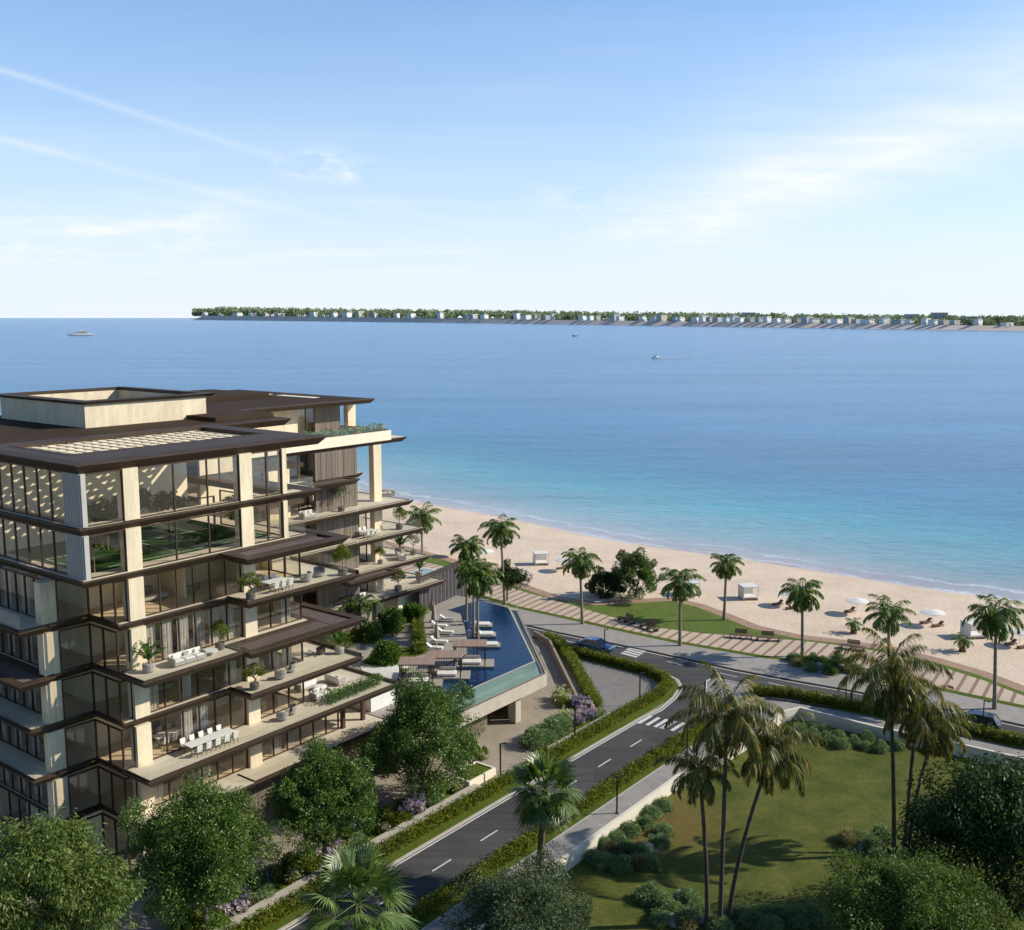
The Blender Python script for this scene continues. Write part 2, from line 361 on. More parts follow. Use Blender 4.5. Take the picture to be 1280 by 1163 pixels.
def asphaltmat():
    m, nt, b = newmat('asphalt')
    co = coords(nt)
    big = noise(nt, co, 0.10, 5, 0.7); fine_ = noise(nt, co, 9, 4, 0.8)
    lane = noise(nt, coords(nt, (0.03, 1.4, 1), (0, 0, -ROTB)), 1.0, 4, 0.65)
    vor = nt.nodes.new('ShaderNodeTexVoronoi'); vor.inputs['Scale'].default_value = 0.13; nt.links.new(co, vor.inputs[0])
    f = mathn(nt, 'ADD', mathn(nt, 'MULTIPLY', big, 0.35), mathn(nt, 'ADD', mathn(nt, 'MULTIPLY', lane, 0.4), mathn(nt, 'MULTIPLY', fine_, 0.25)))
    col = ramp(nt, f, [(0.36, (0.046, 0.043, 0.045)), (0.5, (0.074, 0.070, 0.070)), (0.64, (0.115, 0.107, 0.102))])
    hs = nt.nodes.new('ShaderNodeSeparateColor'); nt.links.new(vor.outputs['Color'], hs.inputs[0])
    col = mixc(nt, 1.0, col, ramp(nt, hs.outputs[0], [(0.0, 0.86), (1.0, 1.08)]), 'MULTIPLY')
    nt.links.new(col, b.inputs['Base Color']); b.inputs['Roughness'].default_value = 0.82; b.inputs['Specular IOR Level'].default_value = 0.3
    bumpn(nt, b, noise(nt, co, 22, 4), 0.3)
    return m
M['asphalt'] = asphaltmat()
M['asphalt_plain'] = pm('asphalt_plain', (0.066, 0.062, 0.062), (0.045, 0.042, 0.043), 0.22, 0.80, 0.25, fine=22, spec=0.35)
M['line'] = pm('road_paint', (0.72, 0.71, 0.68), (0.56, 0.55, 0.53), 3, 0.7)
M['kerb'] = pm('kerb_stone', (0.50, 0.46, 0.40), (0.40, 0.37, 0.32), 1.5, 0.8)
M['kerbdark'] = pm('kerb_dark', (0.09, 0.085, 0.085), None, 1.5, 0.8)
M['pave'] = brickmat('plaza_pavers', (0.43, 0.36, 0.28), (0.37, 0.31, 0.24), (0.27, 0.23, 0.18), 1.1, 0.45, ROTB + 0.0, var=0.3)
M['greypave'] = brickmat('grey_pavers', (0.30, 0.27, 0.245), (0.25, 0.225, 0.205), (0.18, 0.165, 0.15), 0.7, 0.35, -0.2, var=0.3)
M['walk'] = brickmat('walkway_pavers', (0.40, 0.365, 0.33), (0.34, 0.31, 0.28), (0.24, 0.22, 0.20), 1.5, 0.75, ROTB, var=0.32)
M['walkfar'] = brickmat('beach_walk_pavers', (0.40, 0.36, 0.32), (0.35, 0.315, 0.28), (0.27, 0.24, 0.215), 1.0, 0.5, -0.62, var=0.2)
M['brickpath'] = brickmat('brick_path', (0.47, 0.30, 0.20), (0.40, 0.25, 0.165), (0.33, 0.22, 0.16), 1.0, 0.4, -0.9, var=0.25)
M['deckstone'] = brickmat('pool_deck_pavers', (0.42, 0.375, 0.32), (0.365, 0.325, 0.275), (0.28, 0.25, 0.215), 1.2, 0.6, 0.0, var=0.2)
M['parkwall'] = pm('park_wall_render', (0.78, 0.71, 0.60), (0.66, 0.60, 0.50), 0.8, 0.8)
M['blacksteel'] = pm('black_steel', (0.03, 0.028, 0.028), None, 2, 0.45, metal=0.5)
M['brownsteel'] = pm('brown_steel', (0.12, 0.075, 0.055), None, 2, 0.45, metal=0.3)
M['benchwood'] = pm('bench_wood', (0.20, 0.12, 0.075), (0.13, 0.08, 0.05), 3, 0.6, sc3=(1, 6, 6))
M['cabwood'] = woodmat('cabana_slats', (0.36, 0.27, 0.18), (0.28, 0.21, 0.14), 0.12, 'z', gap=0.3)
M['rooftop_cab'] = woodmat('gazebo_roof_boards', (0.42, 0.29, 0.22), (0.34, 0.235, 0.18), 0.20, 'x')
M['tyre'] = pm('tyre', (0.02, 0.02, 0.02), None, 2, 0.8)
M['alloy'] = pm('alloy_wheel', (0.5, 0.5, 0.52), None, 2, 0.3, metal=0.9)
M['headlamp'] = pm('headlamp', (0.75, 0.77, 0.8), None, 2, 0.15)
M['taillamp'] = pm('tail_lamp', (0.35, 0.02, 0.02), None, 2, 0.25)
M['carglass'] = pm('car_glass', (0.03, 0.035, 0.04), None, 2, 0.05, spec=0.8)
def carpaint(name, c):
    m, nt, b = newmat(name)
    b.inputs['Base Color'].default_value = (*c, 1); b.inputs['Metallic'].default_value = 0.25
    b.inputs['Roughness'].default_value = 0.3; b.inputs['Coat Weight'].default_value = 1.0
    b.inputs['Coat Roughness'].default_value = 0.04
    fl = noise(nt, coords(nt), 300, 1)
    nt.links.new(mixc(nt, 1.0, (*c, 1), ramp(nt, fl, [(0.3, 0.8), (0.7, 1.15)]), 'MULTIPLY'), b.inputs['Base Color'])
    return m
M['bluepaint'] = carpaint('blue_car_paint', (0.13, 0.22, 0.38))
M['darkpaint'] = carpaint('dark_car_paint', (0.015, 0.022, 0.035)); M['darkpaint'].node_tree.nodes['Principled BSDF'].inputs['Coat Weight'].default_value = 0.35; M['darkpaint'].node_tree.nodes['Principled BSDF'].inputs['Metallic'].default_value = 0.0
M['hull'] = pm('boat_hull_white', (0.93, 0.93, 0.93), None, 1, 0.3)
M['hullblue'] = pm('boat_hull_navy', (0.06, 0.09, 0.15), None, 1, 0.3)
M['foam'] = pm('foam', (0.8, 0.85, 0.88), None, 1, 0.8)

# lawn: mottled, warmer where worn
def lawnmat(name, a, b_, c, s=0.25, dry=None, stripe=False):
    m, nt, b = newmat(name)
    co = coords(nt)
    f = mathn(nt, 'ADD', mathn(nt, 'MULTIPLY', noise(nt, co, s, 6, 0.7), 0.65), mathn(nt, 'MULTIPLY', noise(nt, co, 5.0, 5, 0.8), 0.35))
    col = ramp(nt, f, [(0.36, a), (0.5, b_), (0.64, c)])
    if dry:
        px_, py_, rad, dc = dry
        mp = nt.nodes.new("ShaderNodeVectorMath"); mp.operation = 'DISTANCE'
        nt.links.new(co, mp.inputs[0]); mp.inputs[1].default_value = (px_, py_, 0)
        d = mathn(nt, 'ADD', mp.outputs[1] if len(mp.outputs) > 1 else mp.outputs[0], mathn(nt, 'MULTIPLY', noise(nt, co, 0.4, 4), 7.0))
        k = ramp(nt, mathn(nt, 'DIVIDE', d, rad), [(0.25, 0.7), (0.9, 0.0)])
        col = mixc(nt, k, col, dc)
    blade = noise(nt, coords(nt, (1, 1, 1)), 30, 3, 0.8)
    col = mixc(nt, 1.0, col, ramp(nt, mathn(nt, 'ADD', mathn(nt, 'MULTIPLY', blade, 0.5), mathn(nt, 'MULTIPLY', noise(nt, coords(nt, (1, 1.8, 1), (0, 0, 0.4)), 2.2, 6, 0.8), 0.5)), [(0.36, 0.62), (0.64, 1.25)]), 'MULTIPLY')
    nt.links.new(col, b.inputs['Base Color']); b.inputs['Roughness'].default_value = 0.95
    b.inputs['Specular IOR Level'].default_value = 0.1
    bumpn(nt, b, noise(nt, co, 18, 4, 0.8), 0.7, 0.12)
    return m
M['parklawn'] = lawnmat('park_lawn', (0.070, 0.096, 0.020), (0.115, 0.132, 0.030), (0.185, 0.175, 0.045), 0.30, (13.0, 84.0, 13.0, (0.24, 0.15, 0.055)))
M['lawn'] = lawnmat('beach_lawn', (0.105, 0.155, 0.032), (0.14, 0.19, 0.042), (0.18, 0.225, 0.06), 0.3)
M['verge'] = lawnmat('verge_grass', (0.075, 0.115, 0.014), (0.105, 0.145, 0.018), (0.14, 0.175, 0.026), 0.4)
M['court'] = lawnmat('indoor_green_court', (0.03, 0.09, 0.02), (0.035, 0.10, 0.022), (0.045, 0.115, 0.028), 0.3)

# sand
m, nt_, b = newmat('sand'); M['sand'] = m
co = coords(nt_)
f = mathn(nt_, 'ADD', mathn(nt_, 'MULTIPLY', noise(nt_, co, 0.12, 6, 0.65), 0.6), mathn(nt_, 'MULTIPLY', noise(nt_, co, 1.6, 6, 0.8), 0.4))
col = ramp(nt_, f, [(0.38, (0.65, 0.505, 0.38)), (0.5, (0.73, 0.58, 0.445)), (0.62, (0.80, 0.645, 0.505))])
geo = nt_.nodes.new("ShaderNodeNewGeometry"); sg = nt_.nodes.new("ShaderNodeSeparateXYZ"); nt_.links.new(geo.outputs['Position'], sg.inputs[0])
zf = mathn(nt_, 'ADD', sg.outputs[2], mathn(nt_, 'MULTIPLY', mathn(nt_, 'SUBTRACT', noise(nt_, co, 0.10, 4), 0.5), 0.25))
wet = ramp(nt_, mathn(nt_, 'MULTIPLY', mathn(nt_, 'ADD', zf, 1.0), 1.6), [(0.25, 1.0), (0.55, 0.0)])
col = mixc(nt_, mathn(nt_, 'MULTIPLY', wet, 0.45), col, (0.56, 0.45, 0.38))
nt_.links.new(col, b.inputs['Base Color']); b.inputs['Roughness'].default_value = 0.95; b.inputs['Specular IOR Level'].default_value = 0.2
bumpn(nt_, b, mathn(nt_, 'ADD', noise(nt_, co, 1.3, 5, 0.75), mathn(nt_, 'MULTIPLY', noise(nt_, co, 7, 4), 0.35)), 0.75, 0.18)

# striped promenade
STR = (0.84, -0.54)
m, nt_, b = newmat('promenade_stone'); M['prom'] = m
cr = coords(nt_, rot=(0, 0, 0)); s_ = nt_.nodes.new("ShaderNodeSeparateXYZ"); nt_.links.new(cr, s_.inputs[0])
# stripes run along a fixed ground direction
sa = math.atan2(0.60, 0.80)
prj = mathn(nt_, 'ADD', mathn(nt_, 'MULTIPLY', s_.outputs[0], STR[0]), mathn(nt_, 'MULTIPLY', s_.outputs[1], STR[1]))
fr = mathn(nt_, 'FRACT', mathn(nt_, 'DIVIDE', prj, 1.42))
st = ramp(nt_, fr, [(0.0, 1.0), (0.27, 0.0)], 'CONSTANT')
base_c = ramp(nt_, mathn(nt_, 'ADD', mathn(nt_, 'MULTIPLY', noise(nt_, cr, 0.4, 5), 0.5), mathn(nt_, 'MULTIPLY', noise(nt_, cr, 5, 4), 0.5)), [(0.35, (0.50, 0.39, 0.28)), (0.65, (0.60, 0.48, 0.36))])
jn = mathn(nt_, 'FRACT', mathn(nt_, 'DIVIDE', prj, 0.355))
base_c = mixc(nt_, 1.0, base_c, ramp(nt_, jn, [(0.0, 0.82), (0.06, 1.0)], 'CONSTANT'), 'MULTIPLY')
nt_.links.new(mixc(nt_, st, base_c, (0.27, 0.165, 0.12)), b.inputs['Base Color']); b.inputs['Roughness'].default_value = 0.8

# sea: colour from the true distance to the shoreline, mirror from Fresnel, chop from bump
def shore_line():
    return [at(x, y, -0.8) for x, y in [(470, 622), (500, 622), (560, 635), (640, 648), (700, 662), (760, 676), (880, 692), (940, 700), (1060, 720), (1180, 740), (1280, 751)]]
SHORE = shore_line()
d0 = Vector(SHORE[0]) - Vector(SHORE[2]); d0.normalize(); d1 = Vector(SHORE[-1]) - Vector(SHORE[-4]); d1.normalize()
SHORE = [(-700, 640), (-300, 430), (-150, 345), (-90, 308), (-55, 284)] + SHORE + [tuple(Vector(SHORE[-1]) + d1 * 40), tuple(Vector(SHORE[-1]) + d1 * 250)]
m, nt_, b = newmat('sea_water'); M['sea'] = m
at_ = nt_.nodes.new("ShaderNodeAttribute"); at_.attribute_name = 'offshore'
co = coords(nt_)
wob = mathn(nt_, 'MULTIPLY', mathn(nt_, 'SUBTRACT', noise(nt_, co, 0.035, 4), 0.5), 9.0)
dsh = mathn(nt_, 'ADD', at_.outputs['Fac'], wob)
dn = mathn(nt_, 'DIVIDE', dsh, 400.0, clamp=True)
wcol = ramp(nt_, dn, [(0.0, (0.50, 0.43, 0.37)), (0.014, (0.40, 0.42, 0.41)), (0.045, (0.20, 0.37, 0.41)), (0.11, (0.065, 0.38, 0.48)), (0.20, (0.035, 0.255, 0.445)), (0.38, (0.045, 0.215, 0.42)), (1.0, (0.085, 0.245, 0.43))])
patch = noise(nt_, coords(nt_, (0.004, 0.016, 1)), 1.0, 4, 0.6)
wcol = mixc(nt_, 1.0, wcol, ramp(nt_, patch, [(0.35, 0.82), (0.65, 1.12)]), 'MULTIPLY')
rip = noise(nt_, coords(nt_, (0.22, 0.5, 1), (0, 0, 0.1)), 1.0, 7, 0.75)
wcol = mixc(nt_, 1.0, wcol, ramp(nt_, rip, [(0.35, 0.84), (0.65, 1.12)]), 'MULTIPLY')
# surf lines
fo = mathn(nt_, 'ADD', dsh, mathn(nt_, 'MULTIPLY', noise(nt_, co, 0.16, 5, 0.7), 8.0))
foam = ramp(nt_, mathn(nt_, 'DIVIDE', fo, 20.0), [(0.17, 0.0), (0.20, 1.0), (0.27, 0.0), (0.44, 0.0), (0.47, 0.8), (0.54, 0.0)])
fbreak = ramp(nt_, noise(nt_, co, 0.05, 3), [(0.40, 0.25), (0.52, 1.0)])
ftex = ramp(nt_, noise(nt_, co, 1.5, 5, 0.8), [(0.35, 0.2), (0.6, 1.0)])
foam = mathn(nt_, 'MULTIPLY', mathn(nt_, 'MULTIPLY', foam, fbreak), ftex)
wcol = mixc(nt_, foam, wcol, (0.82, 0.84, 0.84))
nt_.links.new(wcol, b.inputs['Base Color'])
b.inputs['Roughness'].default_value = 0.6; b.inputs['Specular IOR Level'].default_value = 0.0
h = mathn(nt_, 'ADD', mathn(nt_, 'MULTIPLY', noise(nt_, coords(nt_, (0.8, 1.0, 1), (0, 0, 0.3)), 0.42, 7, 0.68), 1.5),
          mathn(nt_, 'MULTIPLY', noise(nt_, coords(nt_, (0.05, 0.12, 1), (0, 0, -0.2)), 0.8, 4, 0.6), 2.5))
shal = ramp(nt_, dn, [(0.0, 0.05), (0.05, 0.5), (0.15, 1.0)])
bp = nt_.nodes.new("ShaderNodeBump"); bp.inputs['Distance'].default_value = 0.55
nt_.links.new(mathn(nt_, 'MULTIPLY', shal, 0.85), bp.inputs['Strength']); nt_.links.new(h, bp.inputs['Height']); nt_.links.new(bp.outputs[0], b.inputs['Normal'])
gls = nt_.nodes.new("ShaderNodeBsdfGlossy"); gls.inputs['Roughness'].default_value = 0.20; gls.inputs[0].default_value = (0.84, 0.91, 1.0, 1)
nt_.links.new(bp.outputs[0], gls.inputs['Normal'])
frs = nt_.nodes.new("ShaderNodeFresnel"); frs.inputs[0].default_value = 1.33; nt_.links.new(bp.outputs[0], frs.inputs['Normal'])
ffac = mathn(nt_, 'MINIMUM', frs.outputs[0], 0.70)
mxs = nt_.nodes.new("ShaderNodeMixShader"); nt_.links.new(ffac, mxs.inputs[0]); nt_.links.new(b.outputs[0], mxs.inputs[1]); nt_.links.new(gls.outputs[0], mxs.inputs[2])
nt_.links.new(mxs.outputs[0], nt_.nodes['Material Output'].inputs[0])

def watermat(name, c, rough, bscale, bstr):
    m, nt, b = newmat(name)
    co = coords(nt)
    nt.links.new(ramp(nt, noise(nt, co, 0.25, 3), [(0.3, tuple(x * 0.8 for x in c)), (0.7, c)]), b.inputs['Base Color'])
    b.inputs['Roughness'].default_value = rough; b.inputs['IOR'].default_value = 1.33
    bumpn(nt, b, noise(nt, coords(nt, (1, 1.6, 1)), bscale, 4, 0.55), bstr, 0.12)
    return m
M['pool'] = watermat('pool_water', (0.004, 0.026, 0.080), 0.02, 1.3, 0.30)
M['catch'] = watermat('catch_water', (0.30, 0.43, 0.38), 0.05, 1.5, 0.2)

# ------------------------------------------------------------------ mesh helpers
class MB:
    """collects shapes and links them as ONE mesh object"""
    def __init__(s): s.v = []; s.f = []; s.mi = []; s.cur = 0
    def add(s, vs, fs):
        o = len(s.v); s.v += [tuple(p) for p in vs]; s.f += [tuple(i + o for i in f) for f in fs]; s.mi += [s.cur] * len(fs)
        return s
    def box(s, x0, x1, y0, y1, z0, z1):
        return s.add([(x0, y0, z0), (x1, y0, z0), (x1, y1, z0), (x0, y1, z0), (x0, y0, z1), (x1, y0, z1), (x1, y1, z1), (x0, y1, z1)],
                     [(0, 3, 2, 1), (4, 5, 6, 7), (0, 1, 5, 4), (1, 2, 6, 5), (2, 3, 7, 6), (3, 0, 4, 7)])
    def cbox(s, c, size, rz=0.0, bev=0.0, ry=0.0, rx=0.0):
        if bev:
            bm = bmesh.new(); bmesh.ops.create_cube(bm, size=1.0)
            bmesh.ops.scale(bm, vec=size, verts=bm.verts)
            bmesh.ops.bevel(bm, geom=bm.edges[:], offset=min(bev, min(size) * 0.45), segments=2, affect='EDGES')
            mt = Matrix.Translation(c) @ Matrix.Rotation(rz, 4, 'Z') @ Matrix.Rotation(ry, 4, 'Y') @ Matrix.Rotation(rx, 4, 'X')
            bm.verts.index_update()
            vs = [mt @ v.co for v in bm.verts]; fs = [tuple(v.index for v in f.verts) for f in bm.faces]; bm.free()
            return s.add(vs, fs)
        hx, hy, hz = (d / 2 for d in size)
        mt = Matrix.Translation(c) @ Matrix.Rotation(rz, 4, 'Z') @ Matrix.Rotation(ry, 4, 'Y') @ Matrix.Rotation(rx, 4, 'X')
        vs = [mt @ Vector(p) for p in [(-hx, -hy, -hz), (hx, -hy, -hz), (hx, hy, -hz), (-hx, hy, -hz), (-hx, -hy, hz), (hx, -hy, hz), (hx, hy, hz), (-hx, hy, hz)]]
        return s.add(vs, [(0, 3, 2, 1), (4, 5, 6, 7), (0, 1, 5, 4), (1, 2, 6, 5), (2, 3, 7, 6), (3, 0, 4, 7)])
    def prism(s, poly, z0, z1, bottom=True):
        n = len(poly)
        a = sum(poly[i][0] * poly[(i + 1) % n][1] - poly[(i + 1) % n][0] * poly[i][1] for i in range(n))
        if a < 0: poly = poly[::-1]
        vs = [(x, y, z0) for x, y in poly] + [(x, y, z1) for x, y in poly]
        fs = [tuple(range(n, 2 * n))] + [(i, (i + 1) % n, n + (i + 1) % n, n + i) for i in range(n)]
        if bottom: fs.append(tuple(range(n - 1, -1, -1)))
        return s.add(vs, fs)
    def loftpoly(s, pa, za, pb, zb):
        n = len(pa)
        vs = [(x, y, za) for x, y in pa] + [(x, y, zb) for x, y in pb]
        return s.add(vs, [tuple(range(n, 2 * n)), tuple(range(n - 1, -1, -1))] + [(i, (i + 1) % n, n + (i + 1) % n, n + i) for i in range(n)])
    def sheet(s, poly, z):
        n = len(poly)
        a = sum(poly[i][0] * poly[(i + 1) % n][1] - poly[(i + 1) % n][0] * poly[i][1] for i in range(n))
        if a < 0: poly = poly[::-1]
        return s.add([(x, y, z) for x, y in poly], [tuple(range(n))])
    def ribbon(s, pts, w0, w1, z0, z1):
        """a strip along pts between offsets w0 and w1 (left positive), from z0 to z1"""
        a = offset_line(pts, w0); b = offset_line(pts, w1)
        for i in range(len(pts) - 1):
            q = [a[i], a[i + 1], b[i + 1], b[i]]
            if z1 > z0: s.prism(q, z0, z1)
            else: s.sheet(q, z0)
        return s
    def tube(s, pts, rad, n=8, cap=True):
        pts = [Vector(p) for p in pts]
        if not isinstance(rad, (list, tuple)): rad = [rad] * len(pts)
        o = []; up = Vector((0, 0, 1))
        for i, p in enumerate(pts):
            d = (pts[min(i + 1, len(pts) - 1)] - pts[max(i - 1, 0)]).normalized()
            ref = up if abs(d.z) < 0.95 else Vector((1, 0, 0))
            a = d.cross(ref).normalized(); b = d.cross(a)
            for k in range(n):
                t = 2 * math.pi * k / n
                o.append(p + (a * math.cos(t) + b * math.sin(t)) * rad[i])
        fs = [(i * n + k, i * n + (k + 1) % n, (i + 1) * n + (k + 1) % n, (i + 1) * n + k) for i in range(len(pts) - 1) for k in range(n)]
        if cap: fs += [tuple(range(n)), tuple(range((len(pts) - 1) * n, len(pts) * n))]
        return s.add(o, fs)
    def lathe(s, prof, n=12, c=(0, 0)):
        vs = [(c[0] + r * math.cos(2 * math.pi * k / n), c[1] + r * math.sin(2 * math.pi * k / n), z) for r, z in prof for k in range(n)]
        fs = [(i * n + k, i * n + (k + 1) % n, (i + 1) * n + (k + 1) % n, (i + 1) * n + k) for i in range(len(prof) - 1) for k in range(n)]
        fs += [tuple(range(n - 1, -1, -1)), tuple(range((len(prof) - 1) * n, len(prof) * n))]
        return s.add(vs, fs)
    def mesh(s, name, mats, smooth=False):
        me = bpy.data.meshes.new(name)
        me.from_pydata(s.v, [], s.f); me.update()
        for m_ in (mats if isinstance(mats, (list, tuple)) else [mats]): me.materials.append(m_)
        if len(me.materials) > 1: me.polygons.foreach_set('material_index', s.mi)
        if smooth: me.polygons.foreach_set('use_smooth', [True] * len(me.polygons))
        return me
    def build(s, name, mats, parent=None, smooth=False, loc=None, rz=0.0):
        o = bpy.data.objects.new(name, s.mesh(name, mats, smooth)); COL.objects.link(o)
        if parent: o.parent = parent
        if loc: o.location = loc
        o.rotation_euler = (0, 0, rz)
        return o

def offset_line(pts, w_):
    out = []
    for i, p in enumerate(pts):
        a = pts[max(i - 1, 0)]; b = pts[min(i + 1, len(pts) - 1)]
        dx, dy = b[0] - a[0], b[1] - a[1]; l = math.hypot(dx, dy) or 1
        nx, ny = -dy / l, dx / l
        k = 1.0
        if 0 < i < len(pts) - 1:
            d1 = Vector((p[0] - a[0], p[1] - a[1])).normalized(); k = 1 / max(0.5, abs(d1.x * dx / l + d1.y * dy / l))
        out.append((p[0] + nx * w_ * k, p[1] + ny * w_ * k))
    return out

def inset(poly, d):
    n = len(poly)
    a = sum(poly[i][0] * poly[(i + 1) % n][1] - poly[(i + 1) % n][0] * poly[i][1] for i in range(n))
    if a < 0: poly = poly[::-1]
    out = []
    for i in range(n):
        p0, p1, p2 = poly[i - 1], poly[i], poly[(i + 1) % n]
        e1 = Vector((p1[0] - p0[0], p1[1] - p0[1])).normalized(); e2 = Vector((p2[0] - p1[0], p2[1] - p1[1])).normalized()
        n1 = Vector((-e1.y, e1.x)); n2 = Vector((-e2.y, e2.x))
        bis = n1 + n2; k = d / max(0.35, bis.length_squared / 2)
        q = Vector(p1) + bis * k / 1.0 * 0.5 * 2 / 2
        # exact mitre
        den = 1 + n1.dot(n2)
        q = Vector(p1) + (n1 + n2) * (d / max(den, 0.3))
        out.append((q.x, q.y))
    return out

def tag(o, label=None, cat=None, group=None, kind=None):
    if label: o['label'] = label
    if cat: o['category'] = cat
    if group: o['group'] = group
    if kind: o['kind'] = kind
    return o
def thing(name, label, cat, loc=(0, 0, 0), rz=0.0, group=None):
    o = bpy.data.objects.new(name, None); COL.objects.link(o)
    o.empty_display_size = 0.3
    o.location = loc; o.rotation_euler = (0, 0, rz)
    return tag(o, label, cat, group)
def struct(o): o['kind'] = 'structure'; return o
def dup(root, loc, rz=0.0, label=None, group=None, scale=None):
    r = root.copy(); COL.objects.link(r); r.location = loc; r.rotation_euler = (0, 0, rz)
    if label: r['label'] = label
    if group: r['group'] = group
    if scale is not None: r.scale = (scale,) * 3 if isinstance(scale, (int, float)) else scale
    for ch in list(root.children):
        c = ch.copy(); COL.objects.link(c); c.parent = r
        for g in list(ch.children):
            d = g.copy(); COL.objects.link(d); d.parent = c
    return r
class Kind:
    """one prototype of a kind; the first placing moves it, later ones copy it"""
    def __init__(s, make): s.make = make; s.proto = None
    def put(s, loc, rz, label, group=None, scale=1.0):
        loc = (loc[0], loc[1], loc[2] if len(loc) > 2 else 0.0)
        if s.proto is None:
            s.proto = s.make(); o = s.proto
            o.location = loc; o.rotation_euler = (0, 0, rz)
            o['label'] = label
            if group: o['group'] = group
            o.scale = (scale,) * 3 if isinstance(scale, (int, float)) else scale
            return o
        return dup(s.proto, loc, rz, label, group, scale)
ORD = ['first', 'second', 'third', 'fourth', 'fifth', 'sixth', 'seventh', 'eighth', 'ninth', 'tenth', 'eleventh', 'twelfth', 'thirteenth', 'fourteenth', 'fifteenth', 'sixteenth', 'seventeenth', 'eighteenth', 'nineteenth', 'twentieth']
def ordinal(i):
    if i < 20: return ORD[i]
    tens = ['', '', 'twenty', 'thirty', 'forty', 'fifty', 'sixty', 'seventy', 'eighty', 'ninety']
    t, u_ = divmod(i + 1, 10)
    if u_ == 0: return {2: 'twentieth', 3: 'thirtieth', 4: 'fortieth', 5: 'fiftieth', 6: 'sixtieth', 7: 'seventieth', 8: 'eightieth', 9: 'ninetieth'}[t]
    return tens[t] + '-' + ORD[u_ - 1]

# ------------------------------------------------------------------ foliage
def leafquads(P, D, size, rng, aspect=0.5, droop=0.0, var=0.35):
    """P positions, D leaf directions -> verts, faces of folded rhombus leaves"""
    n = len(P)
    s_ = size * (1 + var * (rng.random(n) * 2 - 1))
    D = D + np.array([0, 0, -droop]); D /= np.linalg.norm(D, axis=1, keepdims=True) + 1e-9
    rnd = rng.normal(size=(n, 3)); S = np.cross(D, rnd); S /= np.linalg.norm(S, axis=1, keepdims=True) + 1e-9
    a = P; c = P + D * s_[:, None]; mid = P + D * (s_ * 0.5)[:, None]
    b = mid + S * (s_ * aspect * 0.5)[:, None]; d = mid - S * (s_ * aspect * 0.5)[:, None]
    V = np.stack([a, b, c, d], axis=1).reshape(-1, 3)
    return V
def quadmesh(name, V, mats, mi=None):
    n = len(V) // 4
    me = bpy.data.meshes.new(name)
    me.vertices.add(len(V)); me.vertices.foreach_set('co', np.ascontiguousarray(V, dtype=np.float32).ravel())
    me.loops.add(n * 4); me.loops.foreach_set('vertex_index', np.arange(n * 4, dtype=np.int32))
    me.polygons.add(n); me.polygons.foreach_set('loop_start', np.arange(0, n * 4, 4, dtype=np.int32))
    for m_ in (mats if isinstance(mats, (list, tuple)) else [mats]): me.materials.append(m_)
    if mi is not None: me.polygons.foreach_set('material_index', np.asarray(mi, dtype=np.int32))
    me.update(calc_edges=True); me.validate()
    return me
def clump_leaves(C, rad, per, size, rng, aspect=0.5, droop=0.2, outward=0.8, flat=1.0):
    """leaves on fuzzy shells round the clump centres C with radii rad"""
    C = np.asarray(C, float); rad = np.asarray(rad, float)
    idx = np.repeat(np.arange(len(C)), per)
    n = len(idx)
    d = rng.normal(size=(n, 3)); d /= np.linalg.norm(d, axis=1, keepdims=True)
    rr = rad[idx] * (0.55 + 0.5 * rng.random(n))
    off = d * rr[:, None]; off[:, 2] *= flat
    P = C[idx] + off
    D = d * outward + rng.normal(size=(n, 3)) * 0.55
    D /= np.linalg.norm(D, axis=1, keepdims=True)
    return leafquads(P, D, size, rng, aspect, droop)
def crown_centres(rx, ry, rz, n, rng, bottom=0.35, lump=0.18, rmin=0.45):
    out = []; seedv = rng.random() * 50
    while len(out) < n:
        d = rng.normal(size=3); d /= np.linalg.norm(d)
        if d[2] < -bottom and rng.random() < 0.75: continue
        k = 1 + lump * math.sin(d[0] * 4.1 + 1.3) * math.cos(d[1] * 3.7) + lump * 0.7 * math.sin(d[2] * 5 + d[0] * 3)
        k *= 1 + 0.9 * lump * (mnoise.noise(Vector((d[0] * 1.7 + seedv, d[1] * 1.7, d[2] * 1.7))))
        r = (rmin + (1.05 - rmin) * rng.random() ** 0.6) * k
        out.append((d[0] * rx * r, d[1] * ry * r, d[2] * rz * r))
    return np.array(out)
